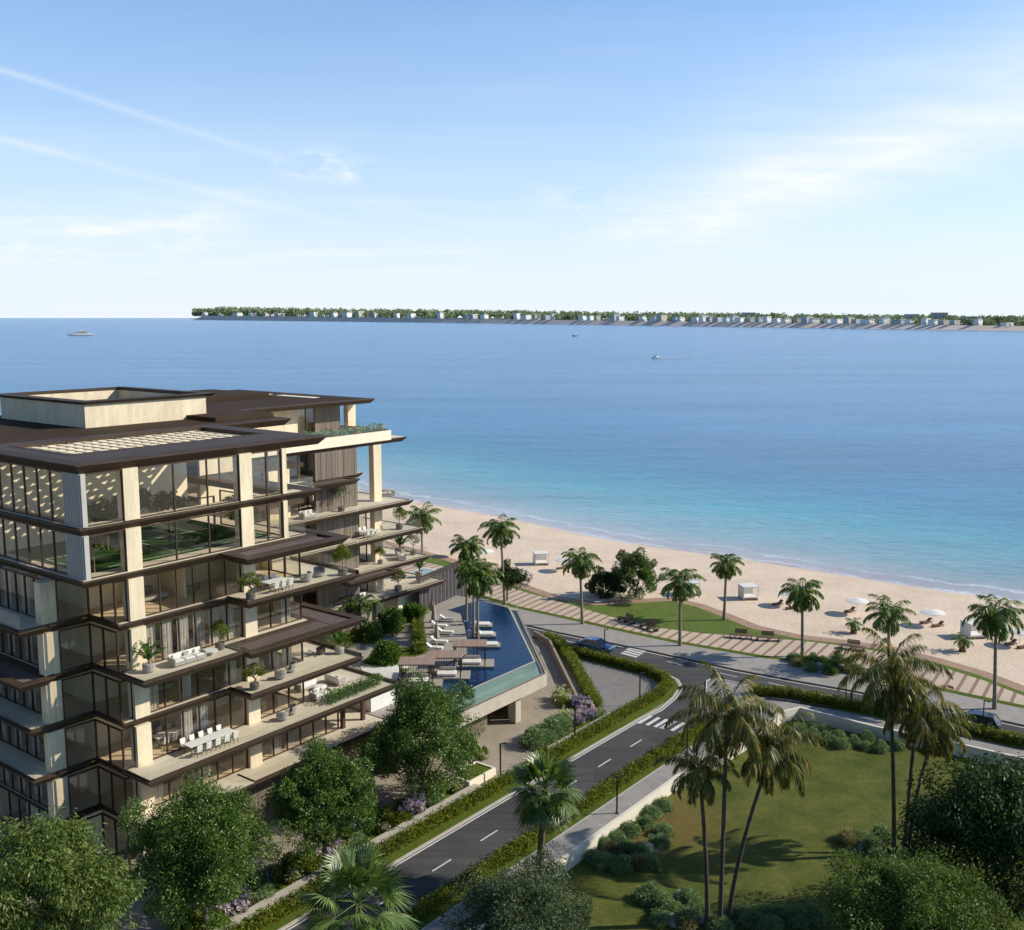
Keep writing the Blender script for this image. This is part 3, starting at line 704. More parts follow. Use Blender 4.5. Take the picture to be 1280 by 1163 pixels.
def make_tree(name, label, cat, loc, h, crx, crz, nclump, per, leaf, mat, seed, rz=0.0, group=None, droop=0.25, trunk_r=0.22, aspect=0.5, lump=0.18, crad=0.24, lean=(0, 0), outward=0.8, barkm=None, rvar=0.6):
    """tapered trunk with limbs that reach into a clumped crown; h = height of the crown centre"""
    rng = np.random.default_rng(seed)
    t = thing(name, label, cat, loc, rz, group)
    C = crown_centres(crx, crx, crz, nclump, rng, lump=lump)
    C[:, 2] += h; C[:, 0] += lean[0]; C[:, 1] += lean[1]
    rad = crx * crad * (0.5 + 0.85 * rng.random(len(C)) ** 1.5)
    V = clump_leaves(C, rad, per, leaf, rng, aspect, droop, outward)
    o = bpy.data.objects.new('crown', quadmesh('crown', V, mat)); COL.objects.link(o); o.parent = t
    b = MB(); fork = h - crz * 0.75
    fork = max(fork, h * 0.3)
    b.tube([(0, 0, -0.1), (lean[0] * .1, lean[1] * .1, fork * 0.5), (lean[0] * .4, lean[1] * .4, fork)], [trunk_r * 1.25, trunk_r, trunk_r * 0.8], 8)
    for i in rng.choice(len(C), min(9, len(C)), replace=False):
        c = C[i]; m0 = Vector((lean[0] * .4, lean[1] * .4, fork - 0.1)); m1 = Vector(c)
        mid = (m0 + m1) * 0.5 + Vector((0, 0, -0.15 * crz))
        b.tube([m0, mid, m1], [trunk_r * 0.55, trunk_r * 0.3, trunk_r * 0.1], 5)
    b.build('trunk', barkm or M['bark'], t, smooth=True)
    return t

def frond(rng, length, elev, az, nleaf, leafl, width, droopk, curve=1.0, fold=0.5, base=(0, 0, 0)):
    """feather leaf: arched rachis with leaflets on both sides -> quads"""
    quads = []
    seg = 14; pts = []; p = np.array(base, float); e = elev
    st = length / seg
    for i in range(seg + 1):
        pts.append(p.copy())
        p = p + st * np.array([math.cos(az) * math.cos(e), math.sin(az) * math.cos(e), math.sin(e)])
        e -= curve * (0.35 + 1.3 * i / seg) * 0.13
    pts = np.array(pts)
    side = np.array([-math.sin(az), math.cos(az), 0])
    for i in range(nleaf):
        t = 0.12 + 0.88 * (i + 0.5) / nleaf
        k = t * seg; i0 = min(int(k), seg - 1); fr_ = k - i0
        q = pts[i0] * (1 - fr_) + pts[i0 + 1] * fr_
        tg = pts[i0 + 1] - pts[i0]; tg /= np.linalg.norm(tg)
        ll = leafl * (math.sin(math.pi * min(1, 0.12 + t * 0.86)) ** 0.55) * (0.85 + 0.3 * rng.random())
        for sgn in (-1, 1):
            d = side * sgn * 0.85 + tg * (0.45 + 0.5 * t) + np.array([0, 0, -fold - droopk * rng.random()])
            d /= np.linalg.norm(d)
            wv = np.cross(d, np.array([0, 0, 1.0]) + 0.4 * rng.normal(size=3)); wv /= np.linalg.norm(wv) + 1e-9
            m_ = q + d * ll * 0.45; tip = q + d * ll + np.array([0, 0, -ll * 0.25 * droopk])
            quads += [q, m_ + wv * width / 2, tip, m_ - wv * width / 2]
    # rachis as a thin ribbon
    for i in range(seg):
        r = 0.045 * (1 - i / seg) + 0.012
        quads += [pts[i] - side * r, pts[i] + side * r, pts[i + 1] + side * r, pts[i + 1] - side * r]
    return quads
def palm_crown_mesh(seed, nf, length, nleaf, leafl, width, mat, droopk=0.5, curve=1.0, emax=80, emin=-35, fold=0.4):
    rng = np.random.default_rng(seed); Q = []
    for i in range(nf):
        t = i / (nf - 1)
        az = i * 2.399 + rng.random() * 0.4
        el = R(emax + (emin - emax) * t + rng.normal() * 6)
        Q += frond(rng, length * (0.8 + 0.25 * rng.random()) * (0.75 + 0.35 * math.sin(math.pi * min(1, t + 0.25))), el, az, nleaf, leafl, width, droopk, curve, fold)
    return quadmesh('fronds', np.array(Q), mat)
def make_palm(name, label, cat, base, top, tr0, tr1, crown_mesh, barkm, group=None, rz=0.0, scale=1.0, bend=0.0, rings=True, bulge=0.0):
    """base and top in world coordinates; the trunk curves between them"""
    t = thing(name, label, cat, base, 0, group)
    d = Vector(top) - Vector(base); b = MB(); pts = []; rad = []
    n = 26
    side = Vector((-d.y, d.x, 0)); side = side.normalized() if side.length > 0.01 else Vector((1, 0, 0))
    for i in range(n + 1):
        k = i / n
        p = Vector((d.x * k ** (1.0 + bend), d.y * k ** (1.0 + bend), d.z * k))
        pts.append(p)
        r = tr0 + (tr1 - tr0) * k + (0.25 * tr0 * (1 - k) ** 8) + bulge * math.exp(-((k - 0.93) / 0.06) ** 2)
        if rings: r *= (1.06 if i % 2 else 0.96)
        rad.append(r)
    pts[0].z -= 0.1
    b.tube(pts, rad, 9); b.build('trunk', barkm, t, smooth=False)
    o = bpy.data.objects.new('crown', crown_mesh); COL.objects.link(o); o.parent = t
    o.location = d; o.rotation_euler = (0, 0, rz); o.scale = (scale,) * 3
    return t
def fan_crown_mesh(seed, nf, pet, blade, nseg, width, mat, emax=75, emin=-50):
    rng = np.random.default_rng(seed); Q = []
    for i in range(nf):
        t = i / (nf - 1); az = i * 2.399 + rng.random() * 0.5; el = R(emax + (emin - emax) * t + rng.normal() * 7)
        d = np.array([math.cos(az) * math.cos(el), math.sin(az) * math.cos(el), math.sin(el)])
        s_ = np.array([-math.sin(az), math.cos(az), 0]); up = np.cross(d, s_)
        pl = pet * (0.8 + 0.4 * rng.random())
        e = d * pl + np.array([0, 0, -0.10 * pl])
        Q += [np.array([0, 0, 0]) - s_ * 0.03, s_ * 0.03, e + s_ * 0.02, e - s_ * 0.02]
        for k in range(nseg):
            a = R(-115 + 230 * (k + 0.5) / nseg)
            dd = d * math.cos(a) + s_ * math.sin(a) + up * (0.10 * math.cos(a * 2)) + np.array([0, 0, -0.12])
            dd /= np.linalg.norm(dd)
            ll = blade * (0.75 + 0.25 * math.cos(a)) * (0.9 + 0.2 * rng.random())
            wv = np.cross(dd, up); wv /= np.linalg.norm(wv) + 1e-9
            mid = e + dd * ll * 0.5; tip = e + dd * ll + np.array([0, 0, -ll * (0.10 + 0.18 * rng.random())])
            Q += [e, mid + wv * width / 2 + up * 0.02, tip, mid - wv * width / 2 + up * 0.02]
    return quadmesh('fan_leaves', np.array(Q), mat)

def hedge(name, label, pts, width, height, z, seed, mat, per=190, leaf=0.15, step=0.42, group=None, cat='hedge', blob=0.40):
    """row of small bushes along pts: one hedge, one thing"""
    rng = np.random.default_rng(seed); C = []; rad = []
    tot = 0.0; step = max(step, 0.3)
    for i in range(len(pts) - 1):
        a = np.array(pts[i]); b = np.array(pts[i + 1]); l = np.linalg.norm(b - a); nrm = np.array([-(b - a)[1], (b - a)[0]]) / l
        k = 0.0
        while k < l:
            q = a + (b - a) * k / l
            bush = 0.5 + 0.5 * math.cos((tot + k) * 2 * math.pi / 0.95)      # one bush about every metre
            for w_ in (-0.26, 0.26):
                c = q + nrm * (w_ * width * (0.75 + 0.35 * bush) + rng.normal() * 0.04)
                hh = height * (0.46 + 0.20 * bush + 0.10 * rng.random())
                rr_ = height * blob * (0.62 + 0.38 * bush) * (0.85 + 0.3 * rng.random())
                C.append((c[0], c[1], z + hh)); rad.append(rr_)
                C.append((c[0], c[1], z + 0.26 * height)); rad.append(rr_)
            k += step
        tot += l
    C = np.array(C); o0 = C[0].copy(); o0[2] = z
    V = clump_leaves(C - o0, rad, per // 4, leaf, rng, 0.6, 0.0)
    t = thing(name, label, cat, tuple(o0), 0, group)
    o = bpy.data.objects.new('foliage', quadmesh('foliage', V, mat)); COL.objects.link(o); o.parent = t
    return t
def shrub_kind(seed, r, hz, nclump, per, leaf, mat, name='round_shrub', cat='shrub', aspect=0.4, droop=0.0, flower=None, fl_n=0, fl_s=0.08, outward=1.0, crad=0.38):
    def mk():
        rng = np.random.default_rng(seed)
        t = thing(name, '', cat)
        C = crown_centres(r * .72, r * .72, hz * .72, nclump, rng, bottom=0.1, lump=0.10, rmin=0.7); C[:, 2] = np.abs(C[:, 2]) * 1.0 + hz * 0.12
        V = clump_leaves(C, r * crad * (0.7 + 0.5 * rng.random(len(C))), per, leaf, rng, aspect, droop, outward)
        o = bpy.data.objects.new('foliage', quadmesh('foliage', V, mat)); COL.objects.link(o); o.parent = t
        if flower:
            C2 = C[rng.choice(len(C), fl_n)] + rng.normal(size=(fl_n, 3)) * r * 0.25; C2[:, 2] += r * 0.30
            V2 = clump_leaves(C2, np.full(fl_n, r * 0.10), 14, fl_s, rng, 0.8, 0.0)
            o2 = bpy.data.objects.new('flowers', quadmesh('flowers', V2, flower)); COL.objects.link(o2); o2.parent = t
        return t
    return Kind(mk)
def resample(pts, n):
    d = [0]
    for i in range(1, len(pts)): d.append(d[-1] + math.dist(pts[i], pts[i - 1]))
    out = []
    for k in range(n):
        s_ = d[-1] * k / (n - 1); i = 1
        while i < len(d) - 1 and d[i] < s_: i += 1
        f = (s_ - d[i - 1]) / max(1e-6, d[i] - d[i - 1]); a, b = pts[i - 1], pts[i]
        out.append((a[0] + (b[0] - a[0]) * f, a[1] + (b[1] - a[1]) * f))
    return out
# ================================================================== SETTING: land, roads, walks, beach, sea
def WL(pts): return [W(u, v) for u, v in pts]
def AT(pts, z=0.0): return [at(x, y, z) for x, y in pts]

# park wall line (top of the retaining wall), from the south-west round the corner to the east
wall_pts = WL([(-70, -23.9), (0, -23.9), (40.3, -23.9), (41.3, -24.4), (52.2, -25.2), (60.5, -25.2)]) + [at(985, 884, 0.1), at(1000, 886, .1), at(1040, 896, .1), at(1095, 910, .1), at(1184, 928, .1), at(1280, 950, .1)]
wall_pts = wall_pts[:6] + wall_pts[7:]
wall_pts.append(tuple(Vector(wall_pts[-1]) + (Vector(wall_pts[-1]) - Vector(wall_pts[-2])) * 8))
brick_out = AT([(500, 682), (530, 690), (571, 701), (640, 726), (700, 747), (745, 754), (790, 751), (840, 748), (880, 757), (915, 770), (950, 784), (1000, 795), (1060, 802), (1120, 811), (1180, 826), (1235, 842), (1280, 859)], -0.1)
dL = (Vector(brick_out[0]) - Vector(brick_out[2])).normalized(); dR = (Vector(brick_out[-1]) - Vector(brick_out[-2])).normalized()
brick_out = [tuple(Vector(brick_out[0]) + dL * 500), tuple(Vector(brick_out[0]) + dL * 60)] + brick_out + [tuple(Vector(brick_out[-1]) + dR * 40), tuple(Vector(brick_out[-1]) + dR * 240)]
land = [(-600, -200)] + [brick_out[0]] + brick_out[1:] + [(200, -20)] + wall_pts[::-1] + [(-60, -200)]
g = MB().sheet(land, -0.05).build('ground', M['pave']); struct(g)
g = MB().sheet([(-60, -200), (300, -200), (300, 60)] + [wall_pts[-1]] + [(60, 112), (20, 112), (-80, 20)], -1.05).build('park_lawn', M['parklawn']); struct(g)

# retaining wall of the park
t = MB()
t.ribbon(wall_pts, -0.02, 0.30, -1.2, 0.22)
tag(t.build('retaining_wall', M['parkwall']), 'long low cream retaining wall holding the raised walkway above the park lawn', 'wall')

# roads
left_edge = WL([(-70, -13.75), (0, -13.75), (20, -13.8), (40, -13.85), (50, -13.95)]) + [(16.0, 106.7), (18.1, 110.3), (19.4, 113.6), (19.3, 116.2), (17.6, 119.4), (14.6, 121.9), (10.5, 125.2), (5.0, 129.6), (-6, 139), (-45, 176)]
far_edge = [(-50, 186)] + [(-9, 146.4)] + AT([(700, 792), (760, 804), (816, 815.5), (880, 829.5), (919, 838), (1000, 853), (1057, 863), (1150, 881), (1248, 901), (1280, 908)])
far_edge += [tuple(Vector(far_edge[-1]) + (Vector(far_edge[-1]) - Vector(far_edge[-3])).normalized() * 150)]
asph = left_edge + far_edge + [(170, 0), (100, 60)] + [at(1280, 935), at(1100, 893), (27, 110)] + WL([(52, -22), (-70, -22)])
g = MB().sheet(asph, 0.0).build('road', M['asphalt']); struct(g)

# kerb and edge line on the left
k = MB().ribbon(left_edge, 0.02, 0.24, -0.02, 0.13).build('kerb', M['kerb']); struct(k)
lm = MB()
lm.ribbon(left_edge, -0.26, -0.12, 0.004, 0.004)
lm.ribbon(far_edge, -0.50, -0.34, 0.004, 0.004)
# centre dashes, laid out along both roads
for u in np.arange(-40, 50, 5.85):
    a = W(u + 1.35, -16.75); b_ = W(u + 3.55, -16.75)
    lm.ribbon([a, b_], -0.07, 0.07, 0.004, 0.004)
for (x0, y0, x1, y1) in [(834, 827, 855, 832), (900, 841.5, 922, 846.5), (960, 853.5, 982, 858), (1025, 868, 1046, 872), (1178, 901, 1196, 905), (706, 801, 725, 805)]:
    lm.ribbon([at(x0, y0), at(x1, y1)], -0.07, 0.07, 0.004, 0.004)
# near edge line of the beach road
lm.ribbon(AT([(914, 852), (960, 862), (1010, 871), (1060, 882), (1120, 894), (1290, 931)]), -0.06, 0.06, 0.004, 0.004)
# zebra crossings
for i in range(6):
    a = W(48.9 + 0.1 * i, -14.35 - i * 0.92); b_ = W(51.5 + 0.1 * i, -14.35 - i * 0.92)
    lm.ribbon([a, b_], -0.21, 0.21, 0.005, 0.005)
for i in range(5):
    x0, y0 = 773 + i * 6.2, 816.5 - i * 1.9; x1, y1 = x0 + 17, y0 + 3.4
    xa = 700 + (297 + i * 13) / 3.877; ya = 640 + (684 - i * 8.5) / 3.877; lm.ribbon([at(xa, ya), at(xa + 20, ya + 5.2)], -0.24, 0.24, 0.005, 0.005)
g = lm.build('road_markings', M['line']); struct(g)

# traffic refuge at the junction and the corner pavement behind it
ref = AT([(883.5, 866), (885, 852.5), (891, 849.5), (899, 850.5), (930, 858), (948, 862.5), (985, 869), (1000, 873)]) + [at(1000, 879), at(960, 873)] + WL([(60, -20.6), (55.5, -20.5), (53.6, -20.2)])
ref = [p for p in ref]
MBk = MB().prism(ref, 0.0, 0.12); struct(MBk.build('pavement', M['walk']))
rk = MB().ribbon(AT([(886, 895), (881.5, 880), (883, 852), (890, 848.6), (899, 849.6), (914, 852.6), (932, 857)]), -0.12, 0.02, 0.0, 0.128); struct(rk.build('kerb', M['line']))

# right-hand verge, walk beside the park
struct(MB().ribbon(WL([(-70, -20.35), (20, -20.35), (51.8, -20.6)]), -1.0, 1.0, 0.0, 0.10).build('verge', M['verge']))
struct(MB().ribbon(WL([(-70, -21.43), (20, -21.43), (52.0, -21.68)]), -0.08, 0.07, 0.0, 0.15).build('kerb', M['kerb']))
wi = WL([(-70, -21.51), (20, -21.51), (51.5, -21.75), (54.5, -21.0)]) + AT([(946, 876), (985, 879.5), (1040, 889), (1100, 902), (1180, 919), (1290, 943)])
wo = offset_line(wall_pts[:-1], 0.28)
walkpoly = wi + wo[::-1]
struct(MB().prism(walkpoly, -0.04, 0.135).build('walkway', M['walk']))
# verge under the beach-road hedge
bh = AT([(940, 868.5), (985, 872), (1040, 882), (1100, 894), (1180, 911), (1290, 935)])
bh.append(tuple(Vector(bh[-1]) + (Vector(bh[-1]) - Vector(bh[-2])).normalized() * 20))
struct(MB().ribbon(bh, -0.75, 0.75, 0.0, 0.142).build('verge', M['verge']))
# left-hand verge with hedge, low stone kerb wall
lh = WL([(-70, -12.3), (0, -12.3), (30, -12.3), (46, -12.35), (52.0, -12.3)]) + [(16.6, 110.8), (17.9, 113.8), (17.8, 115.8), (16.4, 118.3), (13.6, 120.7), (9.6, 124.0), (6.4, 126.6)]
struct(MB().ribbon(lh, -1.25, 0.9, 0.0, 0.11).build('verge', M['verge']))
kp = WL([(-70, -11.05), (0, -11.05), (27.5, -11.05)])
struct(MB().ribbon(WL([(-70, -10.6), (26.9, -10.6)]), -0.42, 0.42, -0.02, 0.42).build('kerb', M['kerb']))
struct(MB().ribbon(WL([(37.5, -10.9), (48.9, -10.9)]), -0.18, 0.18, -0.02, 0.35).build('kerb', M['kerb']))
# car court inside the loop of the hedge
struct(MB().sheet(WL([(48.6, -11.0), (52, -11.0)]) + [(15.6, 111), (16.6, 114), (16.4, 115.8), (15.2, 117.6), (12.6, 119.9), (8.5, 123.2), (5.6, 125.5), at(672, 800), at(687, 812)], -0.03).build('car_court', M['greypave']))
# planting beds (soil) beside the road
struct(MB().prism(WL([(-30, -10.3), (25.6, -10.3), (25.6, -7.6), (-30, -7.4)]), -0.04, 0.06).build('planting_bed', M['verge']))
struct(MB().prism(WL([(36.4, -10.6), (48.8, -10.6), (47.2, -7.9), (37.4, -7.9)]), -0.04, 0.10).build('planting_bed', M['verge']))

# far pavement, promenade, lawn, brick path, along the beach road
fe2 = far_edge
struct(MB().ribbon(fe2, -0.02, 0.20, -0.02, 0.10).build('kerb', M['kerbdark']))
pl = [(-62, 205), (-14, 160)] + AT([(600, 747), (640, 760), (700, 773), (770, 789), (845, 805), (950, 823), (985, 827), (1060, 842), (1100, 850), (1160, 861), (1210, 872), (1290, 889)])
pl += [tuple(Vector(pl[-1]) + Vector((30, -32)))]
struct(MB().prism(offset_line(fe2, 0.20)[:-1] + [(96, 66)] + pl[::-1], -0.03, 0.095).build('pavement', M['walkfar']))
strip = offset_line(pl, 1.0)
struct(MB().prism(pl + strip[::-1], -0.03, 0.11).build('verge', M['verge']))
pu = [(-70, 240), (-24, 190)] + AT([(530, 703), (571, 713), (656, 741), (700, 753), (764, 772), (824, 786), (880, 793), (940, 797), (1000, 802), (1070, 810), (1130, 822), (1180, 836), (1230, 852), (1290, 875)])
pu += [tuple(Vector(pu[-1]) + Vector((30, -32)))]
struct(MB().prism(strip + pu[::-1], -0.03, 0.10).build('promenade', M['prom']))
bi = offset_line(brick_out, -1.9)
pa_ = resample(pu, 120); pb_ = resample([p for p in bi[1:-1]], 400)
# pair each promenade point with the nearest point of the path edge
lw = MB(); near_ = [min(pb_, key=lambda q: math.dist(q, p)) for p in pa_]
pc_ = resample(bi[1:-1], 160); near2 = [min(resample(pu, 500), key=lambda q: math.dist(q, p)) for p in pc_]
for i in range(len(pc_) - 1):
    lw.add([(*pc_[i], .078), (*pc_[i + 1], .078), (*near2[i + 1], .078), (*near2[i], .078)], [(0, 1, 2, 3)])
for i in range(len(pa_) - 1):
    lw.add([(*pa_[i], .085), (*pa_[i + 1], .085), (*near_[i + 1], .085), (*near_[i], .085)], [(0, 1, 2, 3)])
struct(lw.build('lawn', M['lawn']))
struct(MB().ribbon(brick_out[:-1], -1.9, 0.0, -0.4, 0.07).build('brick_path', M['brickpath']))

# sand: a fine grid from the path down under the water
def smoothl(p, it=3):
    for _ in range(it):
        p = [p[0]] + [((p[i - 1][0] + 2 * p[i][0] + p[i + 1][0]) / 4, (p[i - 1][1] + 2 * p[i][1] + p[i + 1][1]) / 4) for i in range(1, len(p) - 1)] + [p[-1]]
    return p
SH = smoothl(resample(SHORE, 260), 6)
# match the inner line to the shore by the seaward direction
sea_n = Vector((0.71, 0.70))
def inner_of(p):
    """where the line from p back towards land meets the brick path"""
    best = None
    for i in range(len(brick_out) - 1):
        a = Vector(brick_out[i]); b = Vector(brick_out[i + 1]); d = b - a; nn = -sea_n
        den = nn.x * d.y - nn.y * d.x
        if abs(den) < 1e-9: continue
        ap = a - Vector(p)
        t_ = (ap.x * d.y - ap.y * d.x) / den; s_ = (ap.x * nn.y - ap.y * nn.x) / den
        if 0 <= s_ <= 1 and t_ > 0 and (best is None or t_ < best): best = t_
    return best
ts = [inner_of(p) for p in SH]
last = next(x for x in ts if x); tt = []
for x in ts:
    if x: last = x
    tt.append(last)
rows = [-0.02, 0.2, 0.4, 0.6, 0.8, 0.92, 1.0]
V = []; Fc = []
zr = [0.02, -0.02, -0.08, -0.20, -0.42, -0.64, -0.82]
for i, p in enumerate(SH):
    for r_, z_ in zip(rows, zr):
        k_ = tt[i] * (1 - r_); x, y = p[0] - sea_n.x * k_, p[1] - sea_n.y * k_
        und = 0.07 * mnoise.noise(Vector((x * 0.12, y * 0.12, 3))) if 0 < r_ < 0.9 else 0
        V.append((x, y, z_ + und))
    V.append((p[0] + sea_n.x * 30, p[1] + sea_n.y * 30, -3.0))
nr = len(rows) + 1
for i in range(len(SH) - 1):
    for j in range(nr - 1): Fc.append((i * nr + j, i * nr + j + 1, (i + 1) * nr + j + 1, (i + 1) * nr + j))
sm = MB(); sm.add(V, Fc); struct(sm.build('beach', M['sand'], smooth=True))

# sea
offs = [-6, -2, 0, 1.5, 3, 5, 8, 12, 18, 26, 36, 50, 70, 95, 130, 175, 240, 330, 450]
V = []; A_ = []; Fc = []
for p in SH:
    for d in offs:
        V.append((p[0] + sea_n.x * d, p[1] + sea_n.y * d, -0.80)); A_.append(float(max(0.0, d)))
nr = len(offs)
for i in range(len(SH) - 1):
    for j in range(nr - 1): Fc.append((i * nr + j, (i + 1) * nr + j, (i + 1) * nr + j + 1, i * nr + j + 1))
n0 = len(V)
ring = [(-160000, 330), (-160000, 160000), (160000, 160000), (160000, 200), (400, 200)]
V += [(x, y, -1.0) for x, y in [(-160000, 400), (-400, 400), (160000, 400), (160000, 170000), (-160000, 170000)]]; A_ += [450.0] * 5
Fc.append((n0, n0 + 1, n0 + 2, n0 + 3, n0 + 4))
me = bpy.data.meshes.new('sea'); me.from_pydata(V, [], Fc)
at_a = me.attributes.new('offshore', 'FLOAT', 'POINT'); at_a.data.foreach_set('value', A_)
me.materials.append(M['sea']); so = bpy.data.objects.new('sea', me); COL.objects.link(so); struct(so)

# ------------------------------------------------------------------ far shore
def coast(px):
    """waterline point of the far shore in the direction of photograph column px"""
    f = (px - 240) / 1040.0
    y = 400.2 + 14.2 * max(f, 0) ** 1.15 - (0.0 if f > 0 else 0)
    return at(px, y, -0.8)
mp_far = {  # distance haze is put into these colours as paler tones
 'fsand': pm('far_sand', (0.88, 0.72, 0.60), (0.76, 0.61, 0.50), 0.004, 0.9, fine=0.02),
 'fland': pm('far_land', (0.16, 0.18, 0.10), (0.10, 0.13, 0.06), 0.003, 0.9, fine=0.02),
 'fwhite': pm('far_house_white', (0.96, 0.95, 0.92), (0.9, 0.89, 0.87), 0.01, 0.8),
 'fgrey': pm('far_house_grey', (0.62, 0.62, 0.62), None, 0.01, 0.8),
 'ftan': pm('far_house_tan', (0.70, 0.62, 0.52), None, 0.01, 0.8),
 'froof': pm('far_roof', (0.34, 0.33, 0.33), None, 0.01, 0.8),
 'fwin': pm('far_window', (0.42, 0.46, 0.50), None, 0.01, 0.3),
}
mp_far['ftree'] = leafmat('far_tree_leaf', [(0.21, 0.27, 0.15), (0.28, 0.35, 0.19), (0.35, 0.42, 0.24), (0.44, 0.50, 0.33)], 0.1)  # greens paled to carry the haze of distance
V = []; Fc = []; xs = [236, 244, 256, 280, 320, 380, 440, 520, 600, 680, 760, 840, 920, 1000, 1080, 1160, 1240, 1320, 1420, 1560]
for px in xs:
    x, y = coast(px); d = math.hypot(x, y)
    q = 0.15 if px < 245 else 1.0
    for k_, hz in ((1.0, -2.0), (1.0005, -0.7), (1.02, 4.2 * d / 1290 * q * 1.25), (1.10, 7.5 * d / 1290 * q * 0.8), (1.5, 8.0 * d / 1290 * q * 0.8)):
        V.append((x * k_, y * k_, hz))
for i in range(len(xs) - 1):
    for j in range(4): Fc.append((i * 5 + j, (i + 1) * 5 + j, (i + 1) * 5 + j + 1, i * 5 + j + 1))
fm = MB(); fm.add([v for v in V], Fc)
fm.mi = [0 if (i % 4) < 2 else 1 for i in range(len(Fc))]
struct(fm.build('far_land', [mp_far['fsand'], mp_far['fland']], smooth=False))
def coast_z(d, k_):
    # height of the far land behind the waterline, k_ = 1.0 .. 1.1
    if k_ < 1.02: return 4.2 * d / 1290 * 1.25 * (k_ - 1) / 0.02
    return (4.2 * 1.25 + (7.5 * 0.8 - 4.2 * 1.25) * (min(k_, 1.1) - 1.02) / 0.08) * d / 1290
rng = np.random.default_rng(5)
Cc = []; Rr = []; LS = []; 
for i in range(1900):
    px = 243 + (1560 - 243) * (rng.random() ** 1.05); x, y = coast(px); d = math.hypot(x, y)
    row = rng.random()
    k_ = 1.03 + 0.02 * row if rng.random() < 0.05 else 1.052 + 0.055 * row
    hpx = (3.0 + 3.2 * rng.random()) * (0.65 if px < 270 else 1.0)
    u_ = d / 1290
    zc = coast_z(d, k_) + hpx * 0.75 * u_ + (2.6 * u_ if k_ > 1.07 else 0)
    Cc.append((x * k_, y * k_, zc)); Rr.append(hpx * 0.62 * u_); LS.append(1.9 * u_)
Cc = np.array(Cc); Rr = np.array(Rr); LS = np.array(LS)
idx = np.repeat(np.arange(len(Cc)), 70)
dd = rng.normal(size=(len(idx), 3)); dd /= np.linalg.norm(dd, axis=1, keepdims=True)
P = Cc[idx] + dd * Rr[idx][:, None] * (0.6 + 0.5 * rng.random(len(idx)))[:, None]
Vq = leafquads(P, dd + rng.normal(size=dd.shape) * 0.6, LS[idx], rng, 0.8)
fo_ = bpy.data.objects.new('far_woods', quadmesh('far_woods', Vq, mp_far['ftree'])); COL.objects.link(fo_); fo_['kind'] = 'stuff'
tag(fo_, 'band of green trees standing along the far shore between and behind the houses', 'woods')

def far_house(px, size, storeys, colr, i, n, label, k_=1.030):
    x, y = coast(px); d = math.hypot(x, y); u_ = d / 1290
    yaw = math.atan2(y, x) - math.pi / 2 + 0.85 + (rng.random() - 0.5) * 0.4
    wd, hh, dp = size * 1.2 * u_, (1.6 + storeys * 2.0) * u_, size * 0.8 * u_
    t = thing('far_house', label, 'house', (x * k_, y * k_, coast_z(d, k_) - 0.3 * u_), yaw, 'houses along the far shore')
    b = MB(); b.box(-wd / 2, wd / 2, 0, dp, 0, hh)
    if storeys > 1:
        b.box(-wd / 2, wd * 0.1, -0.7 * u_, -0.01 * u_, 0, hh * 0.5)
    else: b.box(wd * 0.05, wd * 0.5, -0.6 * u_, -0.01 * u_, 0, hh * 0.8)
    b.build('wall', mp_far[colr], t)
    b = MB()
    if i % 3 == 0:
        b.add([(-wd * .55, -.3 * u_, hh), (wd * .55, -.3 * u_, hh), (wd * .55, dp, hh), (-wd * .55, dp, hh), (-wd * .35, dp * .5, hh + 1.3 * u_), (wd * .35, dp * .5, hh + 1.3 * u_)],
              [(0, 1, 5, 4), (1, 2, 5), (2, 3, 4, 5), (3, 0, 4), (3, 2, 1, 0)])
    else: b.box(-wd * .53, wd * .53, -.25 * u_, dp, hh + 0.01 * u_, hh + 0.4 * u_)
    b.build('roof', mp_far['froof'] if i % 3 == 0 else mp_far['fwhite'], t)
    nw = max(2, int(size / 1.6))
    for s_ in range(storeys):
        for q in range(nw):
            if (q * 7 + s_ * 3 + i) % 5 == 4: continue
            x0 = -wd / 2 + wd * (q + 0.22) / nw; x1 = -wd / 2 + wd * (q + 0.78) / nw
            yy = -0.76 * u_ if (storeys > 1 and s_ == 0 and x1 < wd * .1) else -0.05 * u_
            if storeys == 1 and x0 > 0: yy = -0.66 * u_
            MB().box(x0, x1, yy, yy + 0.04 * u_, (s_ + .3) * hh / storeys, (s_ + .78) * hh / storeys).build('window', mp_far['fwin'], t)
    return t
hx = [258, 300, 318, 334, 352, 395, 420, 437, 452, 470, 498, 517, 553, 585, 594, 608, 648, 661, 672, 685, 693, 731, 740, 748, 771, 777, 806, 823, 830, 848, 853, 874, 882, 890, 901, 912, 920, 929, 942, 952, 961, 975, 985, 1000, 1012, 1020, 1038, 1050, 1064, 1073, 1083, 1091, 1108, 1122, 1130, 1141, 1160, 1172, 1183, 1196, 1225, 1262]
looks = {'fwhite': 'white', 'fgrey': 'grey', 'ftan': 'sand coloured'}
for i, px in enumerate(hx):
    colr = ['fwhite', 'fwhite', 'fgrey', 'fwhite', 'ftan'][(i * 3) % 5]
    stz = 2 if (i % 4) else 3
    if px < 360: stz = 1
    if px > 1240: stz = 1
    sz = 5.5 + (i * 37 % 10) * 0.42 + (px > 800) * 2.0
    lab = '%s %s far-shore house, %s from the left behind the beach' % (looks[colr], {1: 'single-storey', 2: 'two-storey', 3: 'three-storey'}[stz], ordinal(i))
    far_house(px, sz, stz, colr, i, len(hx), lab)
